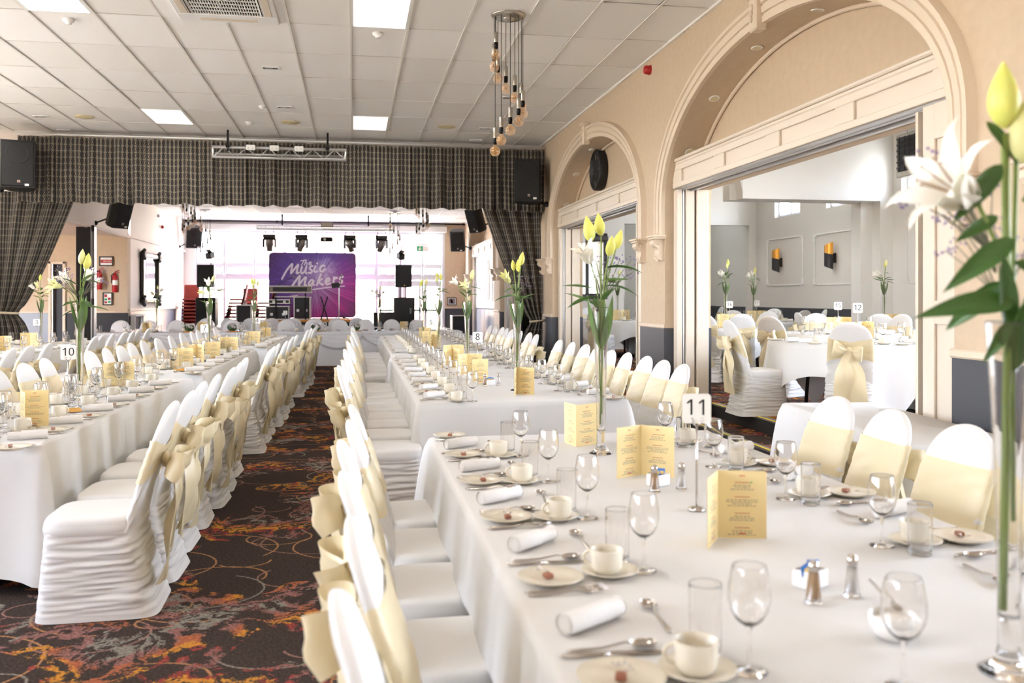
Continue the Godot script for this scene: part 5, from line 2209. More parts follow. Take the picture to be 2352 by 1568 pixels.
func pendant(x: float, d: float, y: float, ring: float, scale: float, label: String, n: int) -> void:
	var o := thing("pendant_light", label, "pendant light", Transform3D(Basis(), P(x, y, d)), "spiral globe pendants")
	var s := ST(true)
	lathe(s, [Vector2(0.0, -0.03), Vector2(ring * 0.9, -0.03), Vector2(ring * 1.12, -0.01), Vector2(ring * 1.14, 0.0)], 36)
	lathe(s, [Vector2(0.0, -0.055), Vector2(0.05, -0.055), Vector2(0.06, -0.03)], 20)
	part(o, "ceiling_plate", done(s, M.brushed))
	var cup := ST(true)
	lathe(cup, [Vector2(0.0, 0.0), Vector2(0.02, 0.0), Vector2(0.021, 0.002), Vector2(0.021, 0.138), Vector2(0.018, 0.14), Vector2(0.0, 0.14)], 16)
	var cup_m := done(cup, M.brushed)
	var low := ST(true)
	lathe(low, [Vector2(0.0, -0.03), Vector2(0.018, -0.03), Vector2(0.0215, 0.0), Vector2(0.0215, 0.036), Vector2(0.0205, 0.036)], 16)
	var low_m := done(low, M.black_metal)
	var globe := ST(true)
	var prof := []
	for i in 13:
		var a := -PI / 2 + (PI * 0.86) * i / 12.0
		prof.append(Vector2(cos(a) * 0.052, -0.094 + sin(a) * 0.052))
	prof.append(Vector2(0.016, -0.03))
	lathe(globe, prof, 20)
	var globe_m := done(globe, M.amber_glass)
	var wire := ST(true)
	var w := []
	for i in 25:
		var a := TAU * 2.0 * i / 24.0
		w.append(Vector3(cos(a) * 0.012, -0.055 - 0.045 * absf(sin(i * 0.8)), sin(a) * 0.012))
	tube(wire, w, 0.0012, 4)
	var wire_m := done(wire, M.brass)
	for k in n:
		var t := float(k) / (n - 1)
		var a := 1.2 + TAU * 1.02 * t
		var px := -sin(a) * ring * 0.95
		var pz := cos(a) * ring * 0.95
		var len_ := (0.16 + 0.96 * t) * scale
		var lamp := Node3D.new()
		lamp.name = "lamp"
		lamp.position = Vector3(px, -0.03, pz)
		o.add_child(lamp, true)
		s = ST(true)
		tube(s, [Vector3(0, 0, 0), Vector3(0, -len_, 0)], 0.0035, 6)
		part(lamp, "flex", done(s, M.black_plastic))
		part(lamp, "holder", cup_m, Transform3D(Basis(), Vector3(0, -len_ - 0.14, 0)))
		part(lamp, "collar", low_m, Transform3D(Basis(), Vector3(0, -len_ - 0.14, 0)))
		part(lamp, "globe", globe_m, Transform3D(Basis(), Vector3(0, -len_ - 0.14, 0)))
		part(lamp, "filament", wire_m, Transform3D(Basis(), Vector3(0, -len_ - 0.14, 0)))


func air_con() -> void:
	var o := thing("air_conditioner", "white square ceiling cassette air conditioner with dark grille", "air conditioner", Transform3D(Basis(), P(-1.25, CEILING, 9.2)))
	var s := ST()
	for e in [[-0.49, 0.49, -0.6, -0.34], [-0.49, 0.49, 0.34, 0.6], [-0.49, -0.33, -0.34, 0.34], [0.33, 0.49, -0.34, 0.34]]:
		span(s, e[0], e[1], -0.03, 0.02, e[2], e[3], 0.008)
	part(o, "fascia", done(s, M.plastic_white))
	s = ST()
	for e in [[-0.68, -0.49, -0.6, 0.6], [0.49, 0.585, -0.6, 0.6]]:
		s = ST()
		span(s, e[0], e[1], 0.0, 0.014, e[2], e[3], 0.003)
		part(o, "filler_panel", done(s, M.ceiling_tile_1))
	s = ST()
	for e in [[-0.44, -0.37, -0.3, 0.3], [0.37, 0.44, -0.3, 0.3], [-0.28, 0.28, -0.52, -0.45], [-0.28, 0.28, 0.45, 0.52]]:
		span(s, e[0], e[1], -0.036, -0.029, e[2], e[3], 0.003)
	part(o, "louvre", done(s, M.panel_paint))
	s = ST()
	for e in [[-0.352, -0.342, -0.3, 0.3], [0.342, 0.352, -0.3, 0.3]]:
		span(s, e[0], e[1], -0.034, -0.029, e[2], e[3])
	part(o, "air_slot", done(s, M.void))
	s = ST()
	span(s, -0.33, 0.33, 0.0, 0.01, -0.34, 0.34)
	part(o, "filter", done(s, M.ink))
	var slat := ST()
	box(slat, Vector3.ZERO, Vector3(0.008, 0.012, 0.68), 0.001)
	var sm := done(slat, M.plastic_white)
	for k in 27:
		part(o, "slat", sm, Transform3D(Basis(), Vector3(-0.325 + 0.025 * k, -0.018, 0)))
	var rib := ST()
	box(rib, Vector3.ZERO, Vector3(0.66, 0.012, 0.012), 0.001)
	var rm := done(rib, M.plastic_white)
	for k in 7:
		part(o, "cross_rib", rm, Transform3D(Basis(), Vector3(0, -0.02, -0.33 + 0.11 * k)))


# ---------------------------------------------------------------- rear hall and stage
func brush(im: Image, pts: Array, r: float, c: Color) -> void:
	var n := pts.size()
	for i in n - 1:
		var p0: Vector2 = pts[maxi(i - 1, 0)]
		var p1: Vector2 = pts[i]
		var p2: Vector2 = pts[i + 1]
		var p3: Vector2 = pts[mini(i + 2, n - 1)]
		var steps := maxi(2, int(p1.distance_to(p2) / 6.0))
		for k in steps + 1:
			var t := float(k) / steps
			var p := p1.cubic_interpolate(p2, p0, p3, t)
			# from picture-detail units to texels
			var q := Vector2((p.x - 130.0) / 2.5, (p.y - 100.0) / 2.5)
			var rr := r / 2.5
			for y in range(int(q.y - rr), int(q.y + rr) + 1):
				for x in range(int(q.x - rr), int(q.x + rr) + 1):
					if x >= 0 and y >= 0 and x < im.get_width() and y < im.get_height() and Vector2(x + 0.5, y + 0.5).distance_to(q) <= rr:
						im.set_pixel(x, y, c)


func V2(a: Array) -> Array:
	var out := []
	for k in range(0, a.size(), 2):
		out.append(Vector2(a[k], a[k + 1]))
	return out


func backdrop_image() -> ImageTexture:
	var w := 628
	var h := 456
	var im := Image.create(w, h, false, Image.FORMAT_RGB8)
	var nz := FastNoiseLite.new()
	nz.seed = 3
	nz.frequency = 1.0
	nz.fractal_octaves = 3
	for y in h:
		for x in w:
			var p := Vector2(float(x) / w - 0.52, (float(y) / h - 0.47) * 0.75)
			var a := p.angle()
			var rad := p.length()
			var ray := nz.get_noise_2d(cos(a) * 26.0, sin(a) * 26.0) * 0.5 + 0.5
			ray = pow(clampf(ray * 1.25, 0.0, 1.0), 2.2)
			var cool := Color(0.42, 0.30, 0.74)
			var hot := Color(0.86, 0.26, 0.72)
			var side := clampf((p.x + p.y * 1.1) * 1.7 + 0.25, 0.0, 1.0)
			var c := Color(0.27, 0.19, 0.40).lerp(cool.lerp(hot, side), 0.35 + 0.65 * ray)
			var light := ray * smoothstep(0.42, 0.10, rad) + smoothstep(0.24, 0.0, Vector2(p.x - 0.14, p.y + 0.15).length()) * 0.5 * (nz.get_noise_2d(x * 0.02, y * 0.02) + 0.7)
			c = c.lerp(Color(0.86, 0.80, 0.97), clampf(light, 0.0, 0.85))
			c = c.lerp(Color(0.27, 0.20, 0.36), smoothstep(0.40, 0.62, rad) * 0.7)
			im.set_pixel(x, y, c)
	var r := RandomNumberGenerator.new()
	r.seed = 41
	for k in 110:
		var q := Vector2(r.randf_range(140, 1690), r.randf_range(110, 1230))
		brush(im, [q, q + Vector2(1, 0)], r.randf_range(4, 9), Color(0.78, 0.32, 0.74))
	var ink := Color(0.93, 0.91, 0.97)
	for e in [[700, 246, 790, 232], [757, 240, 735, 285, 715, 320], [802, 230, 780, 280, 765, 320], [772, 300, 795, 272, 815, 280, 806, 318], [850, 292, 888, 282, 880, 262, 855, 275, 845, 302, 868, 316, 893, 304]]:
		brush(im, V2(e), 9.0, ink)
	for e in [
		[365, 560, 450, 410, 545, 300, 538, 380, 525, 462, 575, 405, 652, 312, 638, 390, 628, 458, 662, 452],
		[722, 350, 702, 430, 727, 464, 778, 420, 802, 345, 786, 430, 802, 464],
		[912, 335, 872, 348, 868, 385, 905, 418, 880, 455, 840, 452], [966, 335, 942, 418, 966, 440, 1000, 424], [994, 287, 997, 287],
		[1128, 330, 1088, 326, 1052, 370, 1056, 420, 1090, 430, 1136, 388],
		[545, 690, 600, 610, 682, 510, 672, 600, 665, 682, 705, 615, 792, 530, 778, 610, 770, 680, 802, 674],
		[930, 590, 890, 580, 852, 628, 852, 668, 890, 660, 932, 598, 918, 655, 942, 668],
		[1066, 478, 1022, 580, 992, 672], [1082, 560, 1028, 610, 1075, 655, 1102, 660],
		[1160, 612, 1216, 590, 1214, 552, 1176, 560, 1150, 610, 1170, 655, 1232, 640],
		[1302, 530, 1296, 590, 1284, 640], [1294, 585, 1330, 538, 1356, 542],
		[1462, 520, 1412, 540, 1412, 570, 1450, 592, 1440, 625, 1394, 622]]:
		brush(im, V2(e), 17.0, ink)
	for k in 8:
		brush(im, V2([920, 752 - k * 1.5, 1200, 712 - k, 1490, 685]), 9.0 - k * 0.5, ink)
	brush(im, V2([500, 872, 600, 858, 640, 850]), 9.0, ink)
	return ImageTexture.create_from_image(im)


func red_chair(at: Transform3D, label: String) -> void:
	copy("red_chair", "stacking_chair", label, "chair", "stacked red chairs on the stage", at)


func make_stage() -> void:
	var Y := 0.9
	var o := thing("stage_platform", "low stage platform behind the top table", "stage", Transform3D())
	var s := ST()
	span(s, -2.5, 0.45, Y - 0.06, Y, 24.9, 28.3, 0.01)
	part(o, "deck", done(s, M.oak))
	s = ST()
	span(s, -2.48, 0.43, 0.0, Y - 0.06, 24.95, 28.2)
	part(o, "base", done(s, M.black_board))
	# printed backdrop on a bowed frame
	var bm := mat("backdrop_print", Color.WHITE, 0.6)
	bm.albedo_texture = backdrop_image()
	var bd := thing("band_backdrop", "purple printed stage backdrop reading The Music Makers", "backdrop banner", Transform3D(Basis(), P(-1.17, Y, 27.2)))
	s = ST(true)
	var W := 2.47
	var H := 1.88
	grid(s, func(u: float, v: float) -> Vector3:
		var yy := H * (1.0 - v) + 0.02
		var edge := minf(1.0 - v, v) * H
		var inset := 0.0
		if edge < 0.1:
			inset = 0.1 - sqrt(maxf(0.0, 0.01 - pow(0.1 - edge, 2.0)))
		var x := clampf((u - 0.5) * W, -W / 2 + inset, W / 2 - inset)
		return Vector3(x, yy, 0.05 * cos(u * PI - PI / 2)), 40, 40)
	# turn the sheet so its printed side faces the hall
	part(bd, "printed_sheet", done(s, bm))
	s = ST(true)
	var loop := []
	for e in [[-1, -1], [1, -1], [1, 1], [-1, 1]]:
		for i in 5:
			var base: float = [PI, PI * 1.5, 0.0, PI / 2][[[-1, -1], [1, -1], [1, 1], [-1, 1]].find(e)]
			var a := base + PI / 2 * i / 4.0
			loop.append(Vector3(e[0] * (W / 2 - 0.1) + cos(a) * 0.095, H / 2 + 0.02 + e[1] * (H / 2 - 0.1) + sin(a) * 0.095, -0.02))
	loop.append(loop[0])
	tube(s, loop, 0.015, 6, false)
	part(bd, "tube_frame", done(s, M.aluminium))
	s = ST()
	for x in [-0.9, 0.9]:
		box(s, Vector3(x, 0.01, 0), Vector3(0.08, 0.02, 0.5), 0.004)
	part(bd, "foot", done(s, M.black_metal))
	# stacked red chairs
	o = pot("red_chair")
	s = ST()
	box(s, Vector3(0, 0.44, 0.0), Vector3(0.44, 0.055, 0.42), 0.02)
	part(o, "seat", done(s, M.red_velour))
	s = ST()
	xf = Transform3D(Basis(Vector3.RIGHT, -0.2), Vector3(0, 0.68, -0.23))
	box(s, Vector3.ZERO, Vector3(0.42, 0.40, 0.04), 0.018)
	xf = Transform3D()
	part(o, "backrest", done(s, M.red_velour))
	for sg in [-1.0, 1.0]:
		s = ST(true)
		tube(s, [Vector3(sg * 0.21, 0, 0.23), Vector3(sg * 0.21, 0.40, 0.19)], 0.011, 6)
		part(o, "leg", done(s, M.black_metal))
		s = ST(true)
		tube(s, [Vector3(sg * 0.21, 0, -0.26), Vector3(sg * 0.21, 0.42, -0.2), Vector3(sg * 0.2, 0.86, -0.275)], 0.011, 6)
		part(o, "leg", done(s, M.black_metal))
	var stacks := [[-4.66, 27.6, 0.05, 11, "leftmost"], [-3.55, 27.2, -PI / 2, 11, "fanned"], [-3.05, 27.9, 0.0, 10, "middle"], [-2.72, 26.9, -PI / 2, 10, "nearest the purple backdrop"]]
	for e in stacks:
		for k in int(e[3]):
			var b := Basis(Vector3.UP, e[2])
			var up := 0.10 * k
			red_chair(Transform3D(b, P(e[0], 0.0, e[1]) + Vector3(0, up, 0) + b * Vector3(0, 0, -0.028 * k)), "dark red stacking chair, %s from the bottom of the %s stack" % [PLACES[k], e[4]])
	# loudspeakers on the stage and floor
	var sub := func(at: Vector3, w: float, h: float, label: String) -> void:
		var q := thing("subwoofer", label, "loudspeaker", Transform3D(Basis(), at), "stage bass speakers")
		var t := ST()
		box(t, Vector3(0, h / 2, 0), Vector3(w, h, 0.6), 0.01)
		part(q, "cabinet", done(t, M.black_plastic))
		t = ST()
		box(t, Vector3(0, h / 2, 0.302), Vector3(w * 0.94, h * 0.94, 0.012), 0.004)
		part(q, "grille", done(t, M.speaker_mesh))
		t = ST()
		box(t, Vector3(w / 2 - 0.12, h * 0.55, 0.31), Vector3(0.05, 0.16, 0.01), 0.003)
		part(q, "handle", done(t, M.dark_steel))
		t = ST(true)
		ball(t, Vector3(0.0, 0.06, 0.308), Vector3(0.022, 0.016, 0.006), 10, 6)
		part(q, "badge", done(t, M.brass))
	sub.call(P(1.39, 0.0, 25.8), 0.60, 0.68, "lower black bass speaker on the floor right of the stage")
	sub.call(P(1.39, 0.68, 25.8), 0.58, 0.82, "upper black bass speaker with cabinet speaker above it")
	sub.call(P(-3.98, 0.0, 26.3), 0.54, 0.68, "lower black bass speaker on the floor left of the stage")
	sub.call(P(-3.98, 0.68, 26.3), 0.52, 0.82, "upper black bass speaker at the left by the red chairs")
	var top := func(at: Vector3, label: String) -> void:
		var q := thing("cabinet_speaker", label, "loudspeaker", Transform3D(Basis(), at), "pole-mounted band speakers")
		var t := ST()
		box(t, Vector3(0, 0.31, 0), Vector3(0.45, 0.62, 0.38), 0.012)
		part(q, "cabinet", done(t, M.black_plastic))
		t = ST()
		box(t, Vector3(0, 0.31, 0.192), Vector3(0.42, 0.59, 0.012), 0.004)
		part(q, "grille", done(t, M.speaker_mesh))
		t = ST(true)
		ball(t, Vector3(0.02, 0.055, 0.2), Vector3(0.022, 0.018, 0.006), 10, 6)
		part(q, "badge", done(t, M.brass))
		t = ST(true)
		tube(t, [Vector3(-0.09, -0.28, 0), Vector3(-0.09, 0.02, 0)], 0.018, 8)
		tube(t, [Vector3(0.08, -0.28, 0), Vector3(0.08, 0.02, 0)], 0.018, 8)
		part(q, "pole", done(t, M.black_metal))
	top.call(P(1.37, 1.78, 25.7), "black band speaker on poles above the right bass speaker")
	top.call(P(-4.0, 1.78, 26.3), "black band speaker on poles above the left bass speaker")
	for e in [[1.28, 2.43, 25.7, 0.4, "right"], [-3.88, 2.44, 26.3, -0.5, "left"]]:
		var q := thing("stage_spot", "small black clamp spotlight above the %s band speaker" % e[4], "spotlight", turn(e[3], P(e[0], e[1], e[2])), "clamp spotlights")
		s = ST(true)
		tube(s, [Vector3(0, -0.04, 0), Vector3(0, 0.16, 0)], 0.012, 6)
		part(q, "stalk", done(s, M.black_metal))
		s = ST()
		xf = Transform3D(Basis(Vector3.RIGHT, 0.25), Vector3(0, 0.22, 0.04))
		box(s, Vector3.ZERO, Vector3(0.18, 0.17, 0.2), 0.012)
		xf = Transform3D()
		part(q, "head", done(s, M.black_plastic))
		s = ST()
		xf = Transform3D(Basis(Vector3.RIGHT, -0.6), Vector3(0, 0.34, 0.1))
		box(s, Vector3.ZERO, Vector3(0.17, 0.01, 0.14), 0.002)
		xf = Transform3D()
		part(q, "barn_door", done(s, M.aluminium))
	# floor monitor on a case
	o = thing("monitor_wedge", "black wedge monitor speaker beside the right bass speaker", "loudspeaker", Transform3D(Basis(), P(0.80, 0.72, 24.9)))
	s = ST()
	xf = Transform3D(Basis(Vector3(0, 0, 1), Vector3(0, 1, 0), Vector3(-1, 0, 0)), Vector3.ZERO)
	slab(s, PackedVector2Array([Vector2(-0.2, 0), Vector2(0.2, 0), Vector2(0.2, 0.1), Vector2(0.02, 0.38), Vector2(-0.2, 0.38)]), -0.27, 0.27)
	xf = Transform3D()
	part(o, "cabinet", done(s, M.black_plastic))
	s = ST()
	xf = Transform3D(Basis(Vector3.RIGHT, -0.57), Vector3(0, 0.245, 0.118))
	box(s, Vector3.ZERO, Vector3(0.5, 0.3, 0.012), 0.004)
	xf = Transform3D()
	part(o, "grille", done(s, M.speaker_mesh))
	flight_case(P(0.80, 0.0, 24.9), Vector3(0.7, 0.72, 0.5), "black flight case under the wedge monitor")
	flight_case(P(-2.95, 0.0, 26.0), Vector3(0.40, 1.30, 0.4), "grey flight case between the red chair stacks")
	flight_case(P(-2.02, Y, 25.6), Vector3(0.62, 0.37, 0.5), "black flight case under the left of the keyboard case")
	flight_case(P(-1.98, 1.33, 25.6), Vector3(0.56, 0.12, 0.45), "flat silver-edged case stacked left under the keyboard")
	flight_case(P(-1.38, Y, 25.7), Vector3(0.44, 0.62, 0.5), "amplifier rack with plugs right under the keyboard")
	flight_case(P(3.05, 0.0, 26.5), Vector3(0.5, 0.98, 0.5), "silver-edged rack case at the right wall by the windows")
	# keyboard in its case on a trestle
	o = thing("keyboard_case", "grey keyboard flight case on black legs before the backdrop", "keyboard", Transform3D(Basis(), P(-1.68, Y, 25.4)))
	s = ST()
	box(s, Vector3(0, 0.82, 0), Vector3(1.12, 0.17, 0.4), 0.012)
	part(o, "case", done(s, M.dark_steel))
	s = ST()
	for y in [0.735, 0.905]:
		box(s, Vector3(0, y, 0), Vector3(1.14, 0.022, 0.42), 0.005)
	part(o, "edging", done(s, M.aluminium))
	s = ST()
	box(s, Vector3(0, 0.82, 0.2), Vector3(0.9, 0.11, 0.012), 0.004)
	part(o, "front_panel", done(s, M.black_plastic))
	for x in [-0.38, 0.40]:
		s = ST()
		box(s, Vector3(x, 0.365, 0.05), Vector3(0.04, 0.73, 0.04), 0.005)
		part(o, "leg", done(s, M.black_metal))
	s = ST()
	box(s, Vector3(0.0, 0.62, 0.05), Vector3(0.82, 0.03, 0.04), 0.004)
	part(o, "stretcher", done(s, M.aluminium))
	o = thing("desk_microphone", "black microphone on an angled arm over the keyboard case", "microphone", Transform3D(Basis(), P(-1.98, 1.815, 25.4)))
	s = ST(true)
	lathe(s, [Vector2(0.0, 0.0), Vector2(0.07, 0.0), Vector2(0.06, 0.02), Vector2(0.012, 0.03)], 16)
	part(o, "base", done(s, M.black_metal))
	s = ST(true)
	tube(s, [Vector3(0, 0.02, 0), Vector3(0.02, 0.06, 0), Vector3(0.36, 0.24, 0)], 0.008, 6)
	part(o, "arm", done(s, M.black_metal))
	s = ST(true)
	ball(s, Vector3(0.39, 0.255, 0), Vector3(0.04, 0.025, 0.025), 10, 7)
	part(o, "head", done(s, M.dark_steel))
	o = thing("microphone_stand", "tall microphone stand with tablet before the backdrop", "microphone stand", Transform3D(Basis(), P(-0.39, Y, 25.2)))
	s = ST(true)
	tube(s, [Vector3(0, 0, 0), Vector3(0, 0.86, 0)], 0.014, 8)
	part(o, "pole", done(s, M.aluminium))
	s = ST(true)
	tube(s, [Vector3(0, 0.84, 0), Vector3(0.04, 1.02, 0), Vector3(0.07, 1.16, 0.02)], 0.009, 6)
	part(o, "boom", done(s, M.black_metal))
	s = ST(true)
	ball(s, Vector3(0.075, 1.2, 0.02), Vector3(0.026, 0.045, 0.026), 10, 7)
	part(o, "microphone", done(s, M.dark_steel))
	s = ST()
	xf = Transform3D(Basis(Vector3.BACK, 0.12) * Basis(Vector3.RIGHT, -0.2), Vector3(-0.09, 0.93, 0.03))
	box(s, Vector3.ZERO, Vector3(0.21, 0.14, 0.015), 0.004)
	xf = Transform3D()
	part(o, "tablet", done(s, M.black_plastic))
	s = ST(true)
	for k in 3:
		var a := TAU * k / 3.0
		tube(s, [Vector3(0, 0.1, 0), Vector3(cos(a) * 0.26, 0.01, sin(a) * 0.26)], 0.008, 6)
	part(o, "tripod", done(s, M.black_metal))
	o = thing("keyboard_stand", "folding black cross stand before the backdrop", "stand", Transform3D(Basis(), P(-0.78, Y, 25.3)))
	for sg in [-1.0, 1.0]:
		s = ST()
		xf = Transform3D(Basis(Vector3.BACK, sg * 0.28), Vector3(0, 0.31, sg * 0.02))
		box(s, Vector3.ZERO, Vector3(0.035, 0.66, 0.03), 0.004)
		xf = Transform3D()
		part(o, "leg", done(s, M.black_metal))
	s = ST(true)
	ball(s, Vector3(0, 0.3, 0.05), Vector3(0.04, 0.05, 0.03), 10, 6)
	part(o, "clamp", done(s, M.black_plastic))
	# truss with moving heads and projector over the stage
	o = thing("lighting_truss", "long pale truss under the rear ceiling carrying the moving heads", "truss", Transform3D())
	truss(o, -2.67, 1.15, 3.42, 3.52, 26.5)
	s = ST()
	for x in [-1.98, 0.42]:
		box(s, P(x, 3.68, 26.5), Vector3(0.04, 0.34, 0.03), 0.003)
	part(o, "hanger", done(s, M.black_metal))
	moving_head(-2.33, 0.0, 0.1, "black moving-head light, far left on the rear truss")
	moving_head(-1.45, 0.5, 0.35, "black moving-head light, left of the projector")
	moving_head(-0.10, -0.45, 0.3, "black moving-head light, right of the projector")
	moving_head(0.79, 0.4, 0.35, "black moving-head light, far right on the rear truss")
	o = thing("projector", "small dark projector with round lens hanging from the rear truss", "projector", Transform3D(Basis(), P(-0.75, 3.14, 26.5)))
	s = ST()
	box(s, Vector3.ZERO, Vector3(0.34, 0.11, 0.28), 0.012)
	part(o, "case", done(s, M.black_plastic))
	s = ST(true)
	xf = Transform3D(Basis(Vector3.RIGHT, PI / 2), Vector3(-0.05, 0.0, 0.14))
	lathe(s, [Vector2(0.036, 0.0), Vector2(0.036, 0.02), Vector2(0.026, 0.022), Vector2(0.0, 0.012)], 18)
	xf = Transform3D()
	part(o, "lens_ring", done(s, M.aluminium))
	s = ST()
	box(s, Vector3(0.0, 0.17, 0), Vector3(0.02, 0.24, 0.02), 0.002)
	box(s, Vector3(0, 0.065, 0), Vector3(0.3, 0.02, 0.24), 0.004)
	part(o, "mount", done(s, M.aluminium))
	o = thing("screen_housing", "small grey box fixed above the hanging projector", "projector housing", Transform3D(Basis(), P(-0.74, 3.56, 26.44)))
	s = ST()
	box(s, Vector3.ZERO, Vector3(0.34, 0.15, 0.12), 0.008)
	part(o, "case", done(s, M.dark_steel))
	s = ST()
	box(s, Vector3(0, 0, 0.062), Vector3(0.29, 0.105, 0.006), 0.002)
	part(o, "face_plate", done(s, M.brushed))
	# exit sign over the doors
	o = thing("exit_sign", "green hanging exit sign with white arrow before the rear doors", "exit sign", Transform3D(Basis(), P(2.11, 3.02, 28.5)))
	s = ST()
	box(s, Vector3(0, 0.12, 0), Vector3(0.36, 0.05, 0.05), 0.006)
	box(s, Vector3(0, 0.46, 0), Vector3(0.012, 0.66, 0.012))
	part(o, "hanger", done(s, M.plastic_white))
	s = ST()
	box(s, Vector3(-0.08, 0.0, 0), Vector3(0.19, 0.17, 0.012), 0.002)
	part(o, "panel", done(s, M.sign_green))
	s = ST()
	box(s, Vector3(0.1, 0.0, 0), Vector3(0.17, 0.17, 0.01), 0.002)
	part(o, "white_panel", done(s, M.sign_white))
	s = ST()
	slab(s, PackedVector2Array([Vector2(-0.095, 0.055), Vector2(-0.095, 0.0), Vector2(-0.135, 0.0), Vector2(-0.08, -0.06), Vector2(-0.025, 0.0), Vector2(-0.065, 0.0), Vector2(-0.065, 0.055)]), 0.007, 0.009)
	part(o, "arrow", done(s, M.sign_white))


func moving_head(x: float, yaw: float, tilt: float, label: String) -> void:
	var o := thing("moving_head_light", label, "stage light", Transform3D(Basis(), P(x, 3.22, 26.5)), "moving-head stage lights")
	var s := ST()
	box(s, Vector3.ZERO, Vector3(0.34, 0.10, 0.28), 0.012)
	part(o, "base", done(s, M.black_plastic))
	s = ST(true)
	for sx in [-0.11, 0.11]:
		tube(s, [Vector3(sx, 0.04, 0), Vector3(sx, 0.2, 0)], 0.008, 6)
	part(o, "hanger", done(s, M.black_metal))
	var b := Basis(Vector3.UP, yaw)
	s = ST()
	xf = Transform3D(b, Vector3(0, -0.05, 0))
	box(s, Vector3(0, -0.03, 0), Vector3(0.36, 0.05, 0.14), 0.015)
	for sx in [-0.16, 0.16]:
		box(s, Vector3(sx, -0.15, 0), Vector3(0.05, 0.24, 0.13), 0.018)
	xf = Transform3D()
	part(o, "yoke", done(s, M.black_plastic))
	s = ST(true)
	xf = Transform3D(b * Basis(Vector3.RIGHT, tilt) * Basis(Vector3.BACK, -tilt * 0.5 * signf(yaw)), Vector3(0, -0.2, 0))
	lathe(s, [Vector2(0.0, -0.22), Vector2(0.07, -0.22), Vector2(0.085, -0.2), Vector2(0.085, -0.12), Vector2(0.11, -0.04), Vector2(0.105, 0.08), Vector2(0.07, 0.14), Vector2(0.0, 0.15)], 20)
	part(o, "head", done(s, M.dark_steel))
	s = ST(true)
	lathe(s, [Vector2(0.0, -0.224), Vector2(0.062, -0.224), Vector2(0.062, -0.218)], 18)
	xf = Transform3D()
	part(o, "lens", done(s, M.aluminium))


func flight_case(at: Vector3, size: Vector3, label: String) -> void:
	var o := thing("flight_case", label, "flight case", Transform3D(Basis(), at), "band flight cases")
	var h := size / 2
	var s := ST()
	box(s, Vector3(0, h.y, 0), size - Vector3.ONE * 0.01, 0.004)
	part(o, "body", done(s, M.black_plastic))
	s = ST()
	for sx in [-1.0, 1.0]:
		for sz in [-1.0, 1.0]:
			box(s, Vector3(sx * (h.x - 0.01), h.y, sz * (h.z - 0.01)), Vector3(0.028, size.y, 0.028), 0.004)
		for sy in [0.012, size.y - 0.012]:
			box(s, Vector3(sx * (h.x - 0.01), sy, 0), Vector3(0.028, 0.026, size.z), 0.004)
	for sz in [-1.0, 1.0]:
		for sy in [0.012, size.y - 0.012]:
			box(s, Vector3(0, sy, sz * (h.z - 0.01)), Vector3(size.x, 0.026, 0.028), 0.004)
	part(o, "edging", done(s, M.aluminium))
	s = ST()
	box(s, Vector3(-h.x * 0.5, h.y * 0.8, h.z), Vector3(0.07, 0.07, 0.012), 0.004)
	box(s, Vector3(h.x * 0.5, h.y * 0.8, h.z), Vector3(0.07, 0.07, 0.012), 0.004)
	part(o, "latch", done(s, M.aluminium))


func notice(called: String, label: String, category: String, at: Vector3, w: float, h: float, angle: float, bands: Array, group := "") -> Node3D:
	var o := thing(called, label, category, turn(angle, at), group)
	var s := ST()
	for e in [[-w / 2, w / 2, -h / 2, -h / 2 + 0.025], [-w / 2, w / 2, h / 2 - 0.025, h / 2], [-w / 2, -w / 2 + 0.025, -h / 2, h / 2], [w / 2 - 0.025, w / 2, -h / 2, h / 2]]:
		box(s, Vector3((e[0] + e[1]) / 2, (e[2] + e[3]) / 2, 0.012), Vector3(e[1] - e[0], e[3] - e[2], 0.024), 0.004)
	part(o, "frame", done(s, M.black_wood))
	s = ST()
	box(s, Vector3(0, 0, 0.006), Vector3(w - 0.04, h - 0.04, 0.006))
	var sheet := part(o, "sheet", done(s, M.sign_white))
	for e in bands:
		s = ST()
		box(s, Vector3((e[0] - 0.5) * (w - 0.06), (0.5 - e[1]) * (h - 0.06), 0.0095), Vector3(e[2] * (w - 0.06), e[3] * (h - 0.06), 0.001))
		part(sheet, "print_block", done(s, e[4]))
	return o


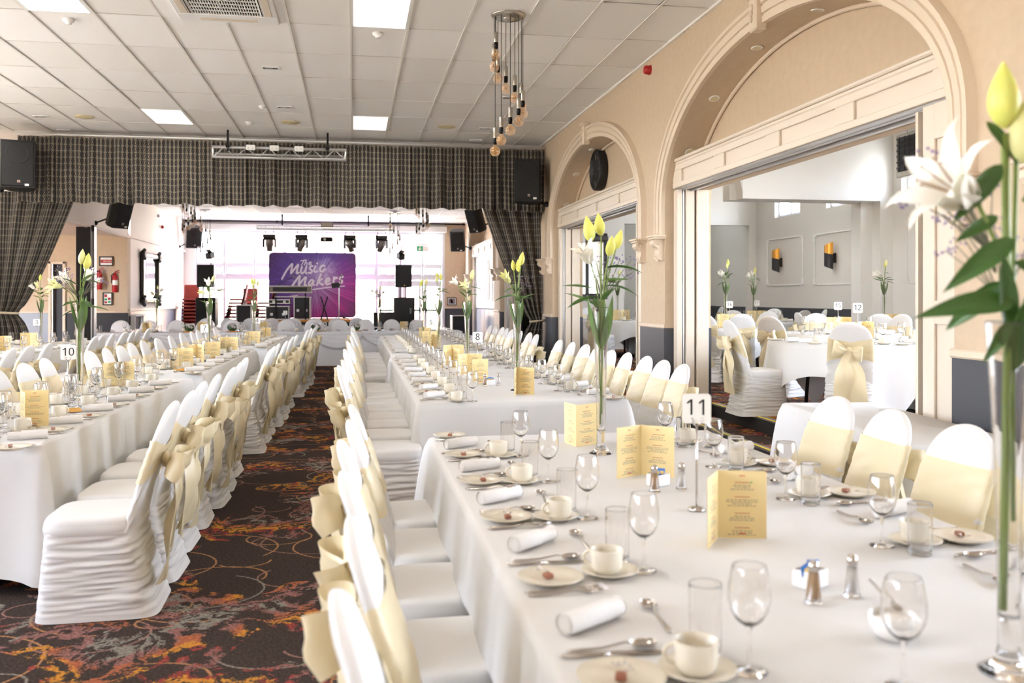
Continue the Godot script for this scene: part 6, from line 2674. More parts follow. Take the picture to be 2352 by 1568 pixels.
func make_rear_fittings() -> void:
	# left alcove: notices, extinguishers, black folding partition
	var red: Material = M.alarm_red
	var grn: Material = M.sign_green
	var n := notice("framed_notice", "framed fire point notice with red band on the alcove wall", "notice", P(-5.52, 2.32, 21.98), 0.30, 0.22, 0.0, [[0.5, 0.5, 1.0, 0.45, red]], "framed notices")
	var t := TextMesh.new()
	t.text = "FIRE POINT"
	t.font = face(true)
	t.font_size = 16
	t.pixel_size = 0.0020
	t.depth = 0.001
	t.material = M.sign_white
	part(n.get_node("sheet"), "lettering", t, Transform3D(Basis(), Vector3(0.02, 0, 0.011)))
	notice("framed_notice", "framed safety notice with coloured blocks under the extinguishers", "notice", P(-5.49, 1.47, 21.98), 0.21, 0.29, 0.0, [[0.25, 0.2, 0.4, 0.28, red], [0.25, 0.55, 0.4, 0.2, grn], [0.75, 0.5, 0.4, 0.25, red], [0.25, 0.85, 0.4, 0.2, red], [0.75, 0.8, 0.4, 0.2, grn]], "framed notices")
	notice("framed_picture", "small black-framed picture on the wall right of the rear windows", "picture", P(3.07, 1.38, 28.93), 0.30, 0.25, 0.0, [[0.5, 0.5, 0.9, 0.9, M.slate_gloss], [0.5, 0.5, 0.3, 0.6, M.extinguisher]])
	for e in [[-5.64, 1.68, "left, partly behind the partition post"], [-5.31, 1.62, "right, with black hose"]]:
		var x := thing("fire_extinguisher", "red fire extinguisher on the alcove wall, " + e[2], "extinguisher", Transform3D(Basis(), P(e[0], e[1], 21.88)), "red fire extinguishers")
		var s := ST(true)
		lathe(s, [Vector2(0.0, 0.0), Vector2(0.055, 0.0), Vector2(0.06, 0.01), Vector2(0.06, 0.33), Vector2(0.045, 0.39), Vector2(0.02, 0.42), Vector2(0.0, 0.42)], 18)
		part(x, "cylinder", done(s, M.extinguisher))
		s = ST(true)
		tube(s, [Vector3(0, 0.41, 0), Vector3(0.0, 0.46, 0), Vector3(0.09, 0.49, 0)], 0.011, 6)
		tube(s, [Vector3(0, 0.43, 0), Vector3(0.1, 0.45, 0)], 0.009, 6)
		part(x, "lever", done(s, M.extinguisher))
		s = ST(true)
		tube(s, [Vector3(-0.01, 0.43, 0.02), Vector3(-0.07, 0.38, 0.02), Vector3(-0.066, 0.2, 0.02)], 0.012, 6)
		part(x, "hose", done(s, M.black_plastic))
		s = ST(true)
		lathe(s, [Vector2(0.061, 0.16), Vector2(0.061, 0.27)], 18)
		part(x, "label_band", done(s, M.sign_white))
	var o := thing("folding_partition", "tall black folding partition stack in the alcove opening", "partition", Transform3D(Basis(), P(-5.06, 0.0, 18.6)))
	for k in 3:
		var s := ST()
		box(s, Vector3(-0.02, 1.43, -0.05 * k), Vector3(0.26, 2.84, 0.042), 0.004)
		part(o, "panel", done(s, M.black_board))
	for e in [[0.13, 0.03], [0.175, 0.02]]:
		var s := ST()
		box(s, Vector3(e[0], 1.43, -0.04), Vector3(e[1], 2.84, 0.14), 0.003)
		part(o, "metal_edge", done(s, M.aluminium))
	var s := ST()
	for y in [1.45, 2.85]:
		box(s, Vector3(0.155, y - 0.03, -0.03), Vector3(0.05, 0.12, 0.15), 0.003)
	box(s, Vector3(0.152, 1.43, -0.06), Vector3(0.016, 2.8, 0.1))
	part(o, "seal", done(s, M.black_plastic))
	# big carved-frame mirror on the rear left wall
	o = thing("wall_mirror", "tall mirror in a black carved frame on the pale left wall", "mirror", turn(PI / 2, P(-5.04, 1.98, 24.05)))
	s = ST()
	box(s, Vector3(0, 0, 0.015), Vector3(1.62, 1.02, 0.02))
	part(o, "mirror_glass", done(s, M.mirror))
	for e in [[0, 0.56, 1.9, 0.12], [0, -0.56, 1.9, 0.12], [-0.88, 0, 0.14, 1.24], [0.88, 0, 0.14, 1.24]]:
		s = ST()
		box(s, Vector3(e[0], e[1], 0.04), Vector3(e[2], e[3], 0.08), 0.025)
		part(o, "frame_rail", done(s, M.black_wood))
	for sx in [-0.88, 0.88]:
		for sy in [-0.56, 0.56]:
			s = ST(true)
			ball(s, Vector3(sx, sy, 0.06), Vector3(0.13, 0.11, 0.07), 12, 8)
			for k in 5:
				ball(s, Vector3(sx + 0.1 * cos(k * 1.26), sy + 0.1 * sin(k * 1.26), 0.08), Vector3(0.05, 0.05, 0.05), 8, 6)
			part(o, "carved_corner", done(s, M.black_wood))
	o = thing("wall_vent", "dark vent with white hood low on the left rear wall", "vent", turn(PI / 2, P(-5.04, 0.92, 22.6)))
	s = ST()
	box(s, Vector3(0, 0.16, 0.06), Vector3(0.86, 0.04, 0.14), 0.006)
	for sx in [-0.42, 0.42]:
		box(s, Vector3(sx, 0, 0.05), Vector3(0.03, 0.34, 0.1), 0.005)
	part(o, "hood", done(s, M.white_paint))
	s = ST()
	box(s, Vector3(0, 0, 0.02), Vector3(0.8, 0.3, 0.03))
	part(o, "grille", done(s, M.black_board))
	for e in [[-5.03, 3.37, 25.5, 0.09, M.alarm_red, "fire_alarm", "small red alarm box high on the rear left wall", "alarm"], [-5.03, 3.62, 25.0, 0.08, M.plastic_white, "motion_sensor", "white motion sensor high on the rear left wall", "sensor"]]:
		o = thing(e[5], e[6], e[7], turn(PI / 2, P(e[0], e[1], e[2])))
		s = ST()
		box(s, Vector3(0, 0, 0.03), Vector3(e[3], e[3], 0.06), 0.012)
		part(o, "case", done(s, e[4]))
		s = ST(true)
		ball(s, Vector3(0, -0.01, 0.06), Vector3(0.03, 0.03, 0.012), 10, 6)
		part(o, "lens", done(s, e[4]))
	# oak cabinet end close to the camera at the left edge
	o = thing("oak_stand", "orange oak panel with a plinth at the left edge of the view", "cabinet", Transform3D(Basis(), P(-1.415, 0.0, 3.55)))
	s = ST()
	box(s, Vector3(-0.1, 0.68, 0), Vector3(0.26, 1.2, 0.04), 0.004)
	part(o, "side_panel", done(s, M.oak))
	s = ST()
	box(s, Vector3(-0.08, 0.04, 0.05), Vector3(0.32, 0.2, 0.14), 0.005)
	part(o, "plinth", done(s, M.oak))


func make_side_fittings() -> void:
	# overmantel mirror on the end wall
	var o := thing("overmantel_mirror", "large black-framed overmantel mirror seen through the clock arch", "mirror", Transform3D(Basis(), P(5.0, 0.0, 20.78)))
	var s := ST()
	box(s, Vector3(-0.25, 2.42, 0.02), Vector3(1.2, 1.68, 0.02))
	box(s, Vector3(0.60, 2.2, 0.02), Vector3(0.36, 1.2, 0.02))
	part(o, "mirror_glass", done(s, M.mirror))
	s = ST()
	box(s, Vector3(-0.05, 1.52, 0.05), Vector3(1.8, 0.12, 0.14), 0.012)
	box(s, Vector3(0.38, 2.42, 0.04), Vector3(0.07, 1.75, 0.08), 0.012)
	box(s, Vector3(0.82, 2.25, 0.04), Vector3(0.08, 1.5, 0.08), 0.012)
	box(s, Vector3(-0.88, 2.42, 0.04), Vector3(0.08, 1.8, 0.08), 0.012)
	box(s, Vector3(0.62, 2.88, 0.05), Vector3(0.5, 0.12, 0.12), 0.012)
	box(s, Vector3(-0.25, 3.36, 0.05), Vector3(1.4, 0.22, 0.12), 0.02)
	part(o, "frame", done(s, M.black_wood))
	s = ST(true)
	ball(s, Vector3(0.6, 2.96, 0.06), Vector3(0.09, 0.05, 0.06), 12, 8)
	for k in 7:
		var a := PI * k / 6.0
		ball(s, Vector3(-0.25 + cos(a) * 0.62, 3.26 + sin(a) * 0.22, 0.08), Vector3(0.09, 0.08, 0.06), 8, 6)
	part(o, "carving", done(s, M.black_wood))
	# rolled-sheet wall lights
	for e in [[19.45, "left"], [17.1, "right"]]:
		var q := thing("wall_sconce", "black and gold rolled wall light, %s of the pair" % e[1], "wall light", turn(-PI / 2, P(9.6, 2.30, e[0])), "rolled wall lights")
		for piece in 3:
			s = ST(true)
			grid(s, func(u: float, v: float) -> Vector3:
				var a := lerpf(-1.75, 1.75, u)
				var rad: float = [0.12, 0.116, 0.12][piece]
				var top := lerpf(0.20, 0.32, u)
				var edge := lerpf(0.14, 0.06, u)
				var foot := lerpf(-0.11, -0.24, u)
				var low: float = [foot, foot, edge][piece]
				var high: float = [edge, top, top][piece]
				return Vector3(sin(a) * rad, lerpf(low, high, v), 0.13 + cos(a) * rad * 0.8), 20, 6)
			part(q, ["shade", "gold_lining", "gold_face"][piece], done(s, [M.sconce_black, M.sconce_gold, M.sconce_gold][piece]))
		s = ST()
		box(s, Vector3(0.0, 0.0, 0.02), Vector3(0.08, 0.2, 0.04), 0.006)
		part(q, "back_plate", done(s, M.sconce_black))
	# warm-air heater hung from the side-room ceiling
	o = thing("fan_heater", "grey fan heater with black louvres hung in the side room", "heater", turn(-PI / 2, P(8.9, 3.82, 13.45)))
	s = ST()
	box(s, Vector3(0, 0, -0.12), Vector3(0.75, 0.70, 0.36), 0.015)
	part(o, "case", done(s, M.brushed))
	s = ST()
	box(s, Vector3(0, 0.02, 0.065), Vector3(0.60, 0.56, 0.02))
	part(o, "duct", done(s, M.ink))
	for k in 6:
		s = ST()
		xf = Transform3D(Basis(Vector3.RIGHT, 0.6), Vector3(0, -0.22 + 0.095 * k, 0.085))
		box(s, Vector3.ZERO, Vector3(0.58, 0.07, 0.008), 0.002)
		xf = Transform3D()
		part(o, "louvre", done(s, M.black_plastic))
	for k in 4:
		s = ST()
		box(s, Vector3(-0.21 + 0.14 * k, 0.02, 0.10), Vector3(0.012, 0.56, 0.012))
		part(o, "guide_bar", done(s, M.black_plastic))
	s = ST(true)
	for sx in [-0.3, 0.3]:
		tube(s, [Vector3(sx, 0.34, -0.1), Vector3(sx, 0.54, -0.1)], 0.008, 6)
	part(o, "hanging_rod", done(s, M.aluminium))


func make_yard() -> void:
	var s := ST()
	span(s, -40, 45, -0.4, -0.05, 29.3, 75)
	span(s, 9.95, 45, -0.4, -0.05, -25, 29.3)
	struct("ground_outside", done(s, M.paving), "pale paving outside the windows")
	var w := thing("garden_wall", "sunlit pale brick boundary wall beyond the rear windows", "wall", Transform3D(Basis(), P(-2, -0.05, 37)))
	s = ST()
	box(s, Vector3(0, 0.95, 0), Vector3(26, 1.9, 0.25))
	part(w, "brickwork", done(s, M.brick_skin))
	s = ST()
	box(s, Vector3(0, 1.94, 0), Vector3(26, 0.08, 0.36), 0.01)
	part(w, "coping", done(s, M.render_white))
	var r := RandomNumberGenerator.new()
	r.seed = 6
	var lm := ST()
	for k in 420:
		var a := r.randf() * TAU
		var e := acos(r.randf_range(-0.7, 1.0))
		var q := Vector3(sin(e) * cos(a), cos(e), sin(e) * sin(a)) * r.randf_range(0.75, 1.05)
		var t := Vector3(r.randf_range(-1, 1), r.randf_range(-1, 1), r.randf_range(-1, 1)).normalized()
		var n := t.cross(q).normalized() * 0.06
		tri(lm, q - n, q + t * 0.16, q + n)
	var leafy := done(lm, M.hedge_leaf)
	var core := ST(true)
	ball(core, Vector3.ZERO, Vector3.ONE * 0.78, 12, 8)
	var core_m := done(core, M.leaf)
	for k in 12:
		var x: float = -9.5 + 1.75 * k + r.randf_range(-0.1, 0.1)
		var big := r.randf_range(0.6, 0.82) * (1.35 if x > 1.5 and k % 2 == 0 else 1.0)
		var sh := thing("garden_shrub", "rounded green shrub, %s from the left beyond the rear windows" % PLACES[k], "shrub", Transform3D(Basis(Vector3.UP, k * 1.3).scaled(Vector3(big, big * 2.0, big)), P(x, big * 1.5, 38.8)), "shrubs beyond the rear windows")
		part(sh, "foliage", leafy)
		part(sh, "heart", core_m)
	var h := thing("neighbour_house", "pale neighbouring house with tiled roof beyond the rear windows", "house", Transform3D(Basis(), P(1.5, -0.05, 50)))
	s = ST()
	box(s, Vector3(0, 1.7, 0), Vector3(16, 3.4, 8))
	part(h, "wall", done(s, M.render_white))
	s = ST()
	xf = Transform3D(Basis(Vector3.UP, PI / 2), Vector3.ZERO)
	slab(s, PackedVector2Array([Vector2(-4.6, 3.3), Vector2(4.6, 3.3), Vector2(0, 7.2)]), -8.4, 8.4)
	xf = Transform3D()
	part(h, "roof", done(s, M.roof_skin))
	for x in [-5.0, -1.5, 2.5, 6.0]:
		s = ST()
		box(s, Vector3(x, 2.0, 4.02), Vector3(1.3, 1.1, 0.08), 0.01)
		var win := part(h, "window", done(s, M.frame_white))
		s = ST()
		box(s, Vector3(x, 2.0, 4.07), Vector3(1.1, 0.9, 0.02))
		part(win, "pane", done(s, M.slate_gloss))


# ---------------------------------------------------------------- laying the tables
# one place: origin on the table edge, diner facing +z of the frame; r runs to the diner's right, f inward
func lay(place: Transform3D, where: String, full: bool, seed_: int) -> void:
	var r := RandomNumberGenerator.new()
	r.seed = seed_
	var put := func(which: String, called: String, words: String, category: String, group: String, rr: float, f: float, up: float, yaw: float, tilt := 0.0) -> void:
		var b := Basis(Vector3.UP, yaw + r.randf_range(-0.06, 0.06)) * Basis(Vector3.RIGHT, tilt)
		copy(which, called, words + ", " + where, category, group, place * Transform3D(b, Vector3(-rr + r.randf_range(-0.008, 0.008), up, f + r.randf_range(-0.008, 0.008))))
	put.call("napkin_%d" % r.randi_range(0, 2), "napkin", "white rolled napkin", "napkin", "rolled white napkins", 0.0, 0.135, 0.0, r.randf_range(0.25, 0.7))
	put.call("side_plate", "side_plate", "cream side plate", "plate", "cream side plates", -0.335, 0.105, 0.0, 0.0)
	put.call("saucer", "saucer", "cream saucer", "saucer", "cream saucers", 0.31, 0.275, 0.0, 0.0)
	put.call("coffee_cup", "coffee_cup", "cream coffee cup", "cup", "cream coffee cups", 0.31, 0.275, 0.006, PI + r.randf_range(-0.9, 0.9))
	put.call("wine_glass", "wine_glass", "clear wine glass", "wine glass", "clear wine glasses", 0.30, 0.385, 0.0, 0.0)
	put.call("tumbler", "tumbler", "clear tall tumbler", "tumbler", "clear tall tumblers", 0.20, 0.33, 0.0, 0.0)
	put.call("knife", "knife", "steel knife", "knife", "steel knives", 0.185, 0.13, 0.0, 0.0)
	put.call("fork", "fork", "steel fork", "fork", "steel forks", -0.215, 0.13, 0.0, 0.0)
	if not full:
		return
	put.call("spoon", "soup_spoon", "steel soup spoon", "spoon", "steel soup spoons", 0.15, 0.135, 0.0, 0.0)
	put.call("fork", "small_fork", "second steel fork", "fork", "steel second forks", -0.238, 0.13, 0.0, 0.0)
	put.call("spoon", "dessert_spoon", "steel dessert spoon", "spoon", "steel dessert spoons", -0.02, 0.295, 0.0, PI / 2 + r.randf_range(-0.1, 0.15))
	put.call("chocolate", "wrapped_chocolate", "wrapped chocolate on side plate", "chocolate", "wrapped chocolates", -0.335, 0.105, 0.008, r.randf_range(-0.5, 0.5))


func lay_row(tname: String, side: String, end: String, x: float, depths: Array, angle: float, full: bool, seed_: int, slope := 0.0, y := 0.75) -> void:
	for k in depths.size():
		var d: float = depths[k]
		lay(turn(angle, P(x + slope * (d - float(depths[0])), y + 0.0015, d)), "%s place from %s end, %s side of %s" % [PLACES[k], end, side, tname], full, seed_ * 100 + k)


func chair_row(tname: String, side: String, end: String, x: float, depths: Array, angle: float, seed_: int, slope := 0.0) -> void:
	for k in depths.size():
		var d: float = depths[k]
		var wob := sin(k * 2.7 + seed_) * 0.045
		chair("chair_%d" % ((k * 2 + seed_) % 4), x + slope * (d - float(depths[0])) + 0.02 * sin(k * 1.7 + seed_), d, angle + wob, "white covered chair with ivory sash, %s from %s end, %s side of %s" % [PLACES[k], end, side, tname], "white covered chairs at " + tname)


func steps(a: float, pitch: float, n: int) -> Array:
	var out := []
	for k in n:
		out.append(a + pitch * k)
	return out


func menu(x: float, d: float, y: float, angle: float, kind: int, open: int, label: String) -> void:
	copy("menu_%d_%d" % [kind, open], "menu_card", label, "menu card", "folded menu cards", turn(angle, P(x, y + 0.0015, d)))


func condiments(x: float, d: float, tname: String) -> void:
	copy("pepper_shaker", "pepper_shaker", "glass pepper shaker with steel cap on " + tname, "pepper shaker", "pepper shakers", Transform3D(Basis(), P(x - 0.06, 0.7515, d - 0.13)))
	copy("salt_shaker", "salt_shaker", "glass salt shaker with steel cap on " + tname, "salt shaker", "salt shakers", Transform3D(Basis(), P(x + 0.06, 0.7515, d - 0.10)))
	copy("packet_dish", "packet_dish", "white square packet dish on " + tname, "dish", "packet dishes", turn(0.5, P(x, 0.7515, d)))
	for q in 2:
		copy("sugar_packet_blue", "sugar_packet", "blue and gold packet, %s one in the dish on %s" % [["front", "rear"][q], tname], "sugar packet", "sugar packets", Transform3D(Basis(Vector3.UP, 0.5) * Basis(Vector3.BACK, 0.25 - 0.4 * q), P(x - 0.005 + 0.012 * q, 0.76, d - 0.006 + 0.014 * q)))


func make_layout() -> void:
	var E := PI / 2     # facing the right wall
	var W := -PI / 2    # facing the left wall
	# right-hand line of tables: 11, 8, 5
	table("table eleven", 0.40, 1.96, -0.55, 4.92, 0.27, 0.16, 1)
	table("table eight", 0.46, 2.0, 6.52, 11.58, 0.36, 0.16, 2)
	table("table five", 0.50, 2.02, 12.25, 17.9, 0.36, 0.16, 3)
	chair_row("table eleven", "aisle", "far", -0.03, [4.43, 3.88, 3.33, 2.72, 2.14, 1.60, 1.08], E, 1)
	chair_row("table eleven", "wall", "far", 2.46, [4.37, 3.83, 3.31, 2.78, 2.25, 1.7], W, 2)
	chair_row("table eight", "aisle", "near", -0.10, [6.42, 7.02, 7.56, 8.1, 8.65, 9.22, 9.78, 10.35, 10.9], E, 3, 0.01)
	chair_row("table eight", "wall", "near", 2.53, [6.71, 7.16, 7.67, 8.19, 8.63, 9.2, 9.73, 10.24, 10.8], W, 4, -0.01)
	chair_row("table five", "aisle", "near", -0.02, steps(12.45, 0.58, 9), E, 5)
	chair_row("table five", "wall", "near", 2.53, [12.5, 13.12, 13.75, 14.4, 15.05, 15.6, 16.15, 16.75], W, 6)
	lay_row("table eleven", "aisle", "far", 0.40, [4.55, 3.94, 3.32, 2.70, 2.03, 1.38], E, true, 1)
	lay_row("table eleven", "wall", "far", 1.96, [4.17, 3.53, 2.88, 2.22, 1.58], W, true, 2)
	lay_row("table eight", "aisle", "near", 0.46, steps(6.86, 0.60, 8), E, true, 3)
	lay_row("table eight", "wall", "near", 2.0, steps(6.86, 0.60, 8), W, true, 4)
	lay_row("table five", "aisle", "near", 0.50, steps(12.6, 0.62, 8), E, false, 5)
	lay_row("table five", "wall", "near", 2.02, steps(12.6, 0.62, 8), W, false, 6)
	# left-hand line next to the aisle: 10, 7, 4
	table("table ten", -2.33, -1.52, 5.0, 8.9, 0.64, 0.05, 4, 0.0, 0.02)
	table("table seven", -2.22, -1.42, 9.4, 13.6, 0.60, 0.08, 5, 0.0, 0.02)
	table("table four", -2.05, -1.22, 14.2, 18.0, 0.60, 0.08, 6, 0.0, 0.03)
	chair_row("table ten", "aisle", "near", -0.88, [4.74, 5.25, 5.82, 6.38, 6.96, 7.52, 8.08], W, 7)
	chair_row("table seven", "aisle", "near", -0.82, [9.28, 9.88, 10.49, 11.1, 11.69, 12.3, 12.9], W, 8, 0.02)
	chair_row("table four", "aisle", "near", -0.70, [14.3, 14.9, 15.5, 16.1, 16.7, 17.3], W, 9, 0.02)
	chair_row("table ten", "far", "near", -2.56, [5.9, 6.5, 7.1, 7.69, 8.27], E, 10)
	chair_row("table seven", "far", "near", -2.49, [9.34, 9.82, 10.32, 10.88, 11.5, 12.12, 12.9], E, 11, 0.01)
	chair_row("table four", "far", "near", -2.46, [13.9, 14.45, 15.0, 15.7, 16.5], E, 12, 0.03)
	lay_row("table ten", "aisle", "near", -1.555, steps(5.2, 0.60, 6), W, true, 7, 0.02)
	lay_row("table ten", "far", "near", -2.36, steps(5.35, 0.60, 6), E, true, 8, 0.02)
	lay_row("table seven", "aisle", "near", -1.455, steps(9.7, 0.60, 7), W, true, 9, 0.02)
	lay_row("table seven", "far", "near", -2.25, steps(9.7, 0.60, 7), E, false, 10, 0.02)
	lay_row("table four", "aisle", "near", -1.27, steps(14.5, 0.60, 6), W, false, 11, 0.03)
	lay_row("table four", "far", "near", -2.10, steps(14.5, 0.60, 6), E, false, 12, 0.03)
	# line by the left wall: 3 and the one before it
	table("table three", -5.55, -4.15, 11.9, 16.4, 0.36, 0.16, 7)
	table("the leftmost table", -5.55, -4.15, 6.6, 11.4, 0.36, 0.16, 8)
	chair_row("table three", "hall", "near", -3.36, [12.3, 12.81, 13.3, 13.84, 14.4, 14.95, 15.46, 16.1], W, 13)
	chair_row("table three", "wall", "far", -5.85, [16.1, 15.55, 15.0, 14.45], E, 14)
	chair_row("the leftmost table", "hall", "far", -3.38, [11.03, 10.5, 9.95, 9.4], W, 15)
	lay_row("table three", "hall", "near", -4.15, steps(12.2, 0.62, 7), W, false, 13)
	lay_row("table three", "wall", "far", -5.55, [16.0, 15.4, 14.8, 14.2], E, false, 14)
	lay_row("the leftmost table", "hall", "far", -4.15, [11.0, 10.4], W, false, 15)
	# top table with swags, and table two behind it
	make_top_table()
	table("table two", -3.9, 0.3, 23.72, 24.42, 0.6, 0.05, 9)
	for k in 8:
		chair("chair_bare", -3.55 + 0.52 * k, 23.3, PI, "plain white covered chair, %s from the left at table two" % PLACES[k], "plain covered chairs at table two")
	# number stands
	var here := atan2(0.0, 1.0)
	for e in [["11", 1.19, 3.06, 0.75, -0.25, "large table number eleven stand beside the folded menus"], ["8", 1.2, 8.9, 0.75, -0.1, "table number eight stand in the middle right line of tables"], ["5", 1.2, 14.4, 0.75, 0.0, "table number five stand near the top table"], ["10", -2.0, 6.95, 0.75, 0.3, "table number ten stand beside the tall lily vase"], ["7", -1.85, 12.0, 0.75, 0.55, "table number seven stand turned half away"], ["4", -1.6, 15.9, 0.75, 0.1, "table number four stand before the grey chairs"], ["3", -4.88, 15.35, 0.75, 0.1, "table number three stand on the table by the left wall"], ["2", -1.72, 24.05, 0.75, 0.0, "table number two stand before the keyboard case"]]:
		number_stand(e[0], P(e[1], e[3] + 0.0015, e[2]), e[4], e[5])
	# vases and lilies
	var spots := [
		[1.17, 4.25, "lily vase at the far end of table eleven", 31, 4, 1, 9, 2, 1.15],
		[1.30, 7.26, "lily vase at the near half of table eight", 32, 3, 1, 10, 1, 1.05],
		[1.22, 9.9, "lily vase at the far half of table eight", 33, 2, 2, 8, 1, 1.0],
		[1.18, 12.85, "lily vase at the near half of table five", 34, 4, 0, 9, 0, 1.0],
		[1.17, 15.6, "lily vase at the far half of table five", 35, 4, 0, 7, 0, 0.95],
		[-1.97, 7.12, "lily vase on table ten", 36, 2, 3, 9, 3, 1.15],
		[-1.85, 12.4, "lily vase on table seven", 37, 1, 3, 8, 2, 1.0],
		[-1.62, 15.6, "lily vase on table four", 38, 4, 0, 9, 0, 0.95],
		[-4.9, 15.6, "lily vase on table three", 39, 1, 3, 8, 0, 1.0]]
	for e in spots:
		var at := P(e[0], 0.7515, e[1])
		vase(at, "tall clear trumpet " + String(e[2]).replace("lily vase", "vase of lilies"))
		bouquet(at, e[3], "lilies with buds and leaves in the " + String(e[2]).replace("lily vase", "vase"), e[4], e[5], e[6], e[7], 0.5, e[8])
	var near := P(1.290, 0.7515, 1.63)
	vase(near, "tall clear trumpet vase closest to the camera, at the right edge")
	near_bouquet(near)
	for e in [[-4.18, 20.72, 40, "left"], [0.56, 20.72, 41, "right"]]:
		var at := P(e[0], 0.7515, e[1])
		vase(at, "tall clear trumpet vase on the %s part of the top table" % e[3])
		bouquet(at, e[2], "small white lilies in the vase on the %s part of the top table" % e[3], 1, 3, 7, 3, 0.2, 0.95)
	# menus
	var mk := 0
	for e in [
		[1.12, 2.70, 0.35, 0, 1, "cream menu with print standing closest to the camera on table eleven"], [1.20, 3.72, -0.1, 0, 1, "cream menu with print behind the shakers on table eleven"], [1.10, 4.46, 2.7, 1, 0, "cream menu with its cover turned to the camera on table eleven"],
		[1.25, 6.98, 0.3, 0, 0, "upright cream menu at the near end of table eight"], [1.02, 7.9, 0.9, 1, 1, "cream menu by the shaker on table eight"], [1.08, 8.75, 0.2, 0, 1, "cream menu beside the number on table eight"], [1.04, 9.7, -0.2, 0, 0, "cream menu in the middle of table eight"], [1.1, 10.4, 0.2, 1, 1, "cream menu at the far end of table eight"],
		[1.15, 13.4, 0.1, 1, 0, "cream menu at the near end of table five"], [1.2, 14.7, 0.0, 0, 1, "cream menu below the number on table five"], [1.25, 16.6, 0.3, 1, 1, "cream menu at the far end of table five"],
		[-1.95, 8.1, 0.4, 0, 1, "cream menu card at the far end of table ten"], [-1.9, 5.7, 1.1, 1, 0, "menu card among the glasses at the near end of table ten"], [-1.83, 10.2, 0.5, 0, 1, "menu card at the near end of table seven"], [-1.78, 11.0, 0.1, 0, 0, "menu card in the middle of table seven"], [-1.75, 11.6, 0.9, 0, 1, "menu card left of centre on table seven"], [-1.70, 13.0, 0.3, 1, 1, "menu card at the far end of table seven"], [-1.6, 15.1, 0.2, 0, 1, "menu card at the near half of table four"], [-1.55, 16.9, 0.1, 1, 0, "menu card at the far half of table four"],
		[-4.85, 13.9, 0.4, 0, 0, "menu card standing at the near end of table three"], [-4.9, 15.1, 0.2, 0, 1, "menu card beside the vase on table three"],
		[-4.4, 20.8, 0.2, 0, 0, "menu card at the left end of the top table"], [-3.25, 20.85, 0.0, 1, 0, "menu card beside the left glass bowl on the top table"], [-1.95, 20.85, 0.0, 1, 0, "menu card left of centre on the top table"], [1.1, 20.8, 0.1, 0, 0, "menu card at the right end of the top table"]]:
		menu(e[0], e[1], 0.75, e[2], e[3], e[4], e[5])
	# orange envelopes
	for e in [[-1.83, 6.35, 0.9, "orange envelope on the near half of table ten"], [-1.72, 9.75, 1.0, "orange envelope at the near end of table seven"]]:
		var s := ST()
		box(s, Vector3(0, 0.008, 0), Vector3(0.16, 0.004, 0.10), 0.001)
		var o := thing("envelope", e[3], "envelope", Transform3D(Basis(Vector3.UP, e[2]) * Basis(Vector3.RIGHT, 0.12), P(e[0], 0.757, e[1])), "orange envelopes")
		part(o, "sheet", done(s, M.envelope))
		s = ST()
		xf = Transform3D(Basis(Vector3.RIGHT, 0.2), Vector3(0, 0.014, 0.02))
		box(s, Vector3.ZERO, Vector3(0.155, 0.002, 0.06))
		xf = Transform3D()
		part(o, "flap", done(s, M.envelope))
	# condiments
	condiments(1.17, 2.21, "the near half of table eleven")
	condiments(1.20, 3.50, "the far half of table eleven")
	condiments(1.15, 7.75, "the near half of table eight")
	condiments(1.15, 10.0, "the far half of table eight")
	condiments(1.15, 13.9, "table five")
	condiments(-2.03, 5.55, "the near half of table ten")
	condiments(-1.9, 8.4, "the far half of table ten")
	condiments(-1.8, 10.7, "table seven")
	copy("sugar_bowl", "sugar_bowl", "white bowl of sugar at the near end of table eleven", "bowl", "sugar bowls", Transform3D(Basis(), P(1.17, 0.7515, 1.84)))
	copy("teaspoon", "teaspoon", "steel teaspoon leaning in the sugar bowl", "spoon", "", Transform3D(Basis(Vector3.UP, 2.0) * Basis(Vector3.RIGHT, 0.75), P(1.155, 0.835, 1.855)))
	copy("wine_glass", "wine_glass", "extra clear wine glass close to the camera on table eleven", "wine glass", "clear wine glasses", Transform3D(Basis(), P(1.04, 0.7515, 1.60)))
	# side table against the pier
	var st := turn(-0.12, P(3.06, 0.0, 4.86))
	var t := thing("side_table", "small serving table under a cloth beside the open arch", "table", st)
	var s := ST()
	box(s, Vector3(0, 0.765, 0), Vector3(0.56, 0.03, 1.7), 0.006)
	part(t, "tabletop", done(s, M.oak))
	for sx in [-0.24, 0.24]:
		for sz in [-0.75, 0.75]:
			s = ST()
			box(s, Vector3(sx, 0.375, sz), Vector3(0.04, 0.75, 0.04), 0.004)
			part(t, "leg", done(s, M.black_metal))
	s = ST(true)
	drape(s, 0.31, 0.89, 0.79, 0.36, 0.12, 12)
	solo("tablecloth", "white cloth draped over the serving table by the open arch", "tablecloth", done(s, M.cloth), st, "white tablecloths")
	make_side_tables()


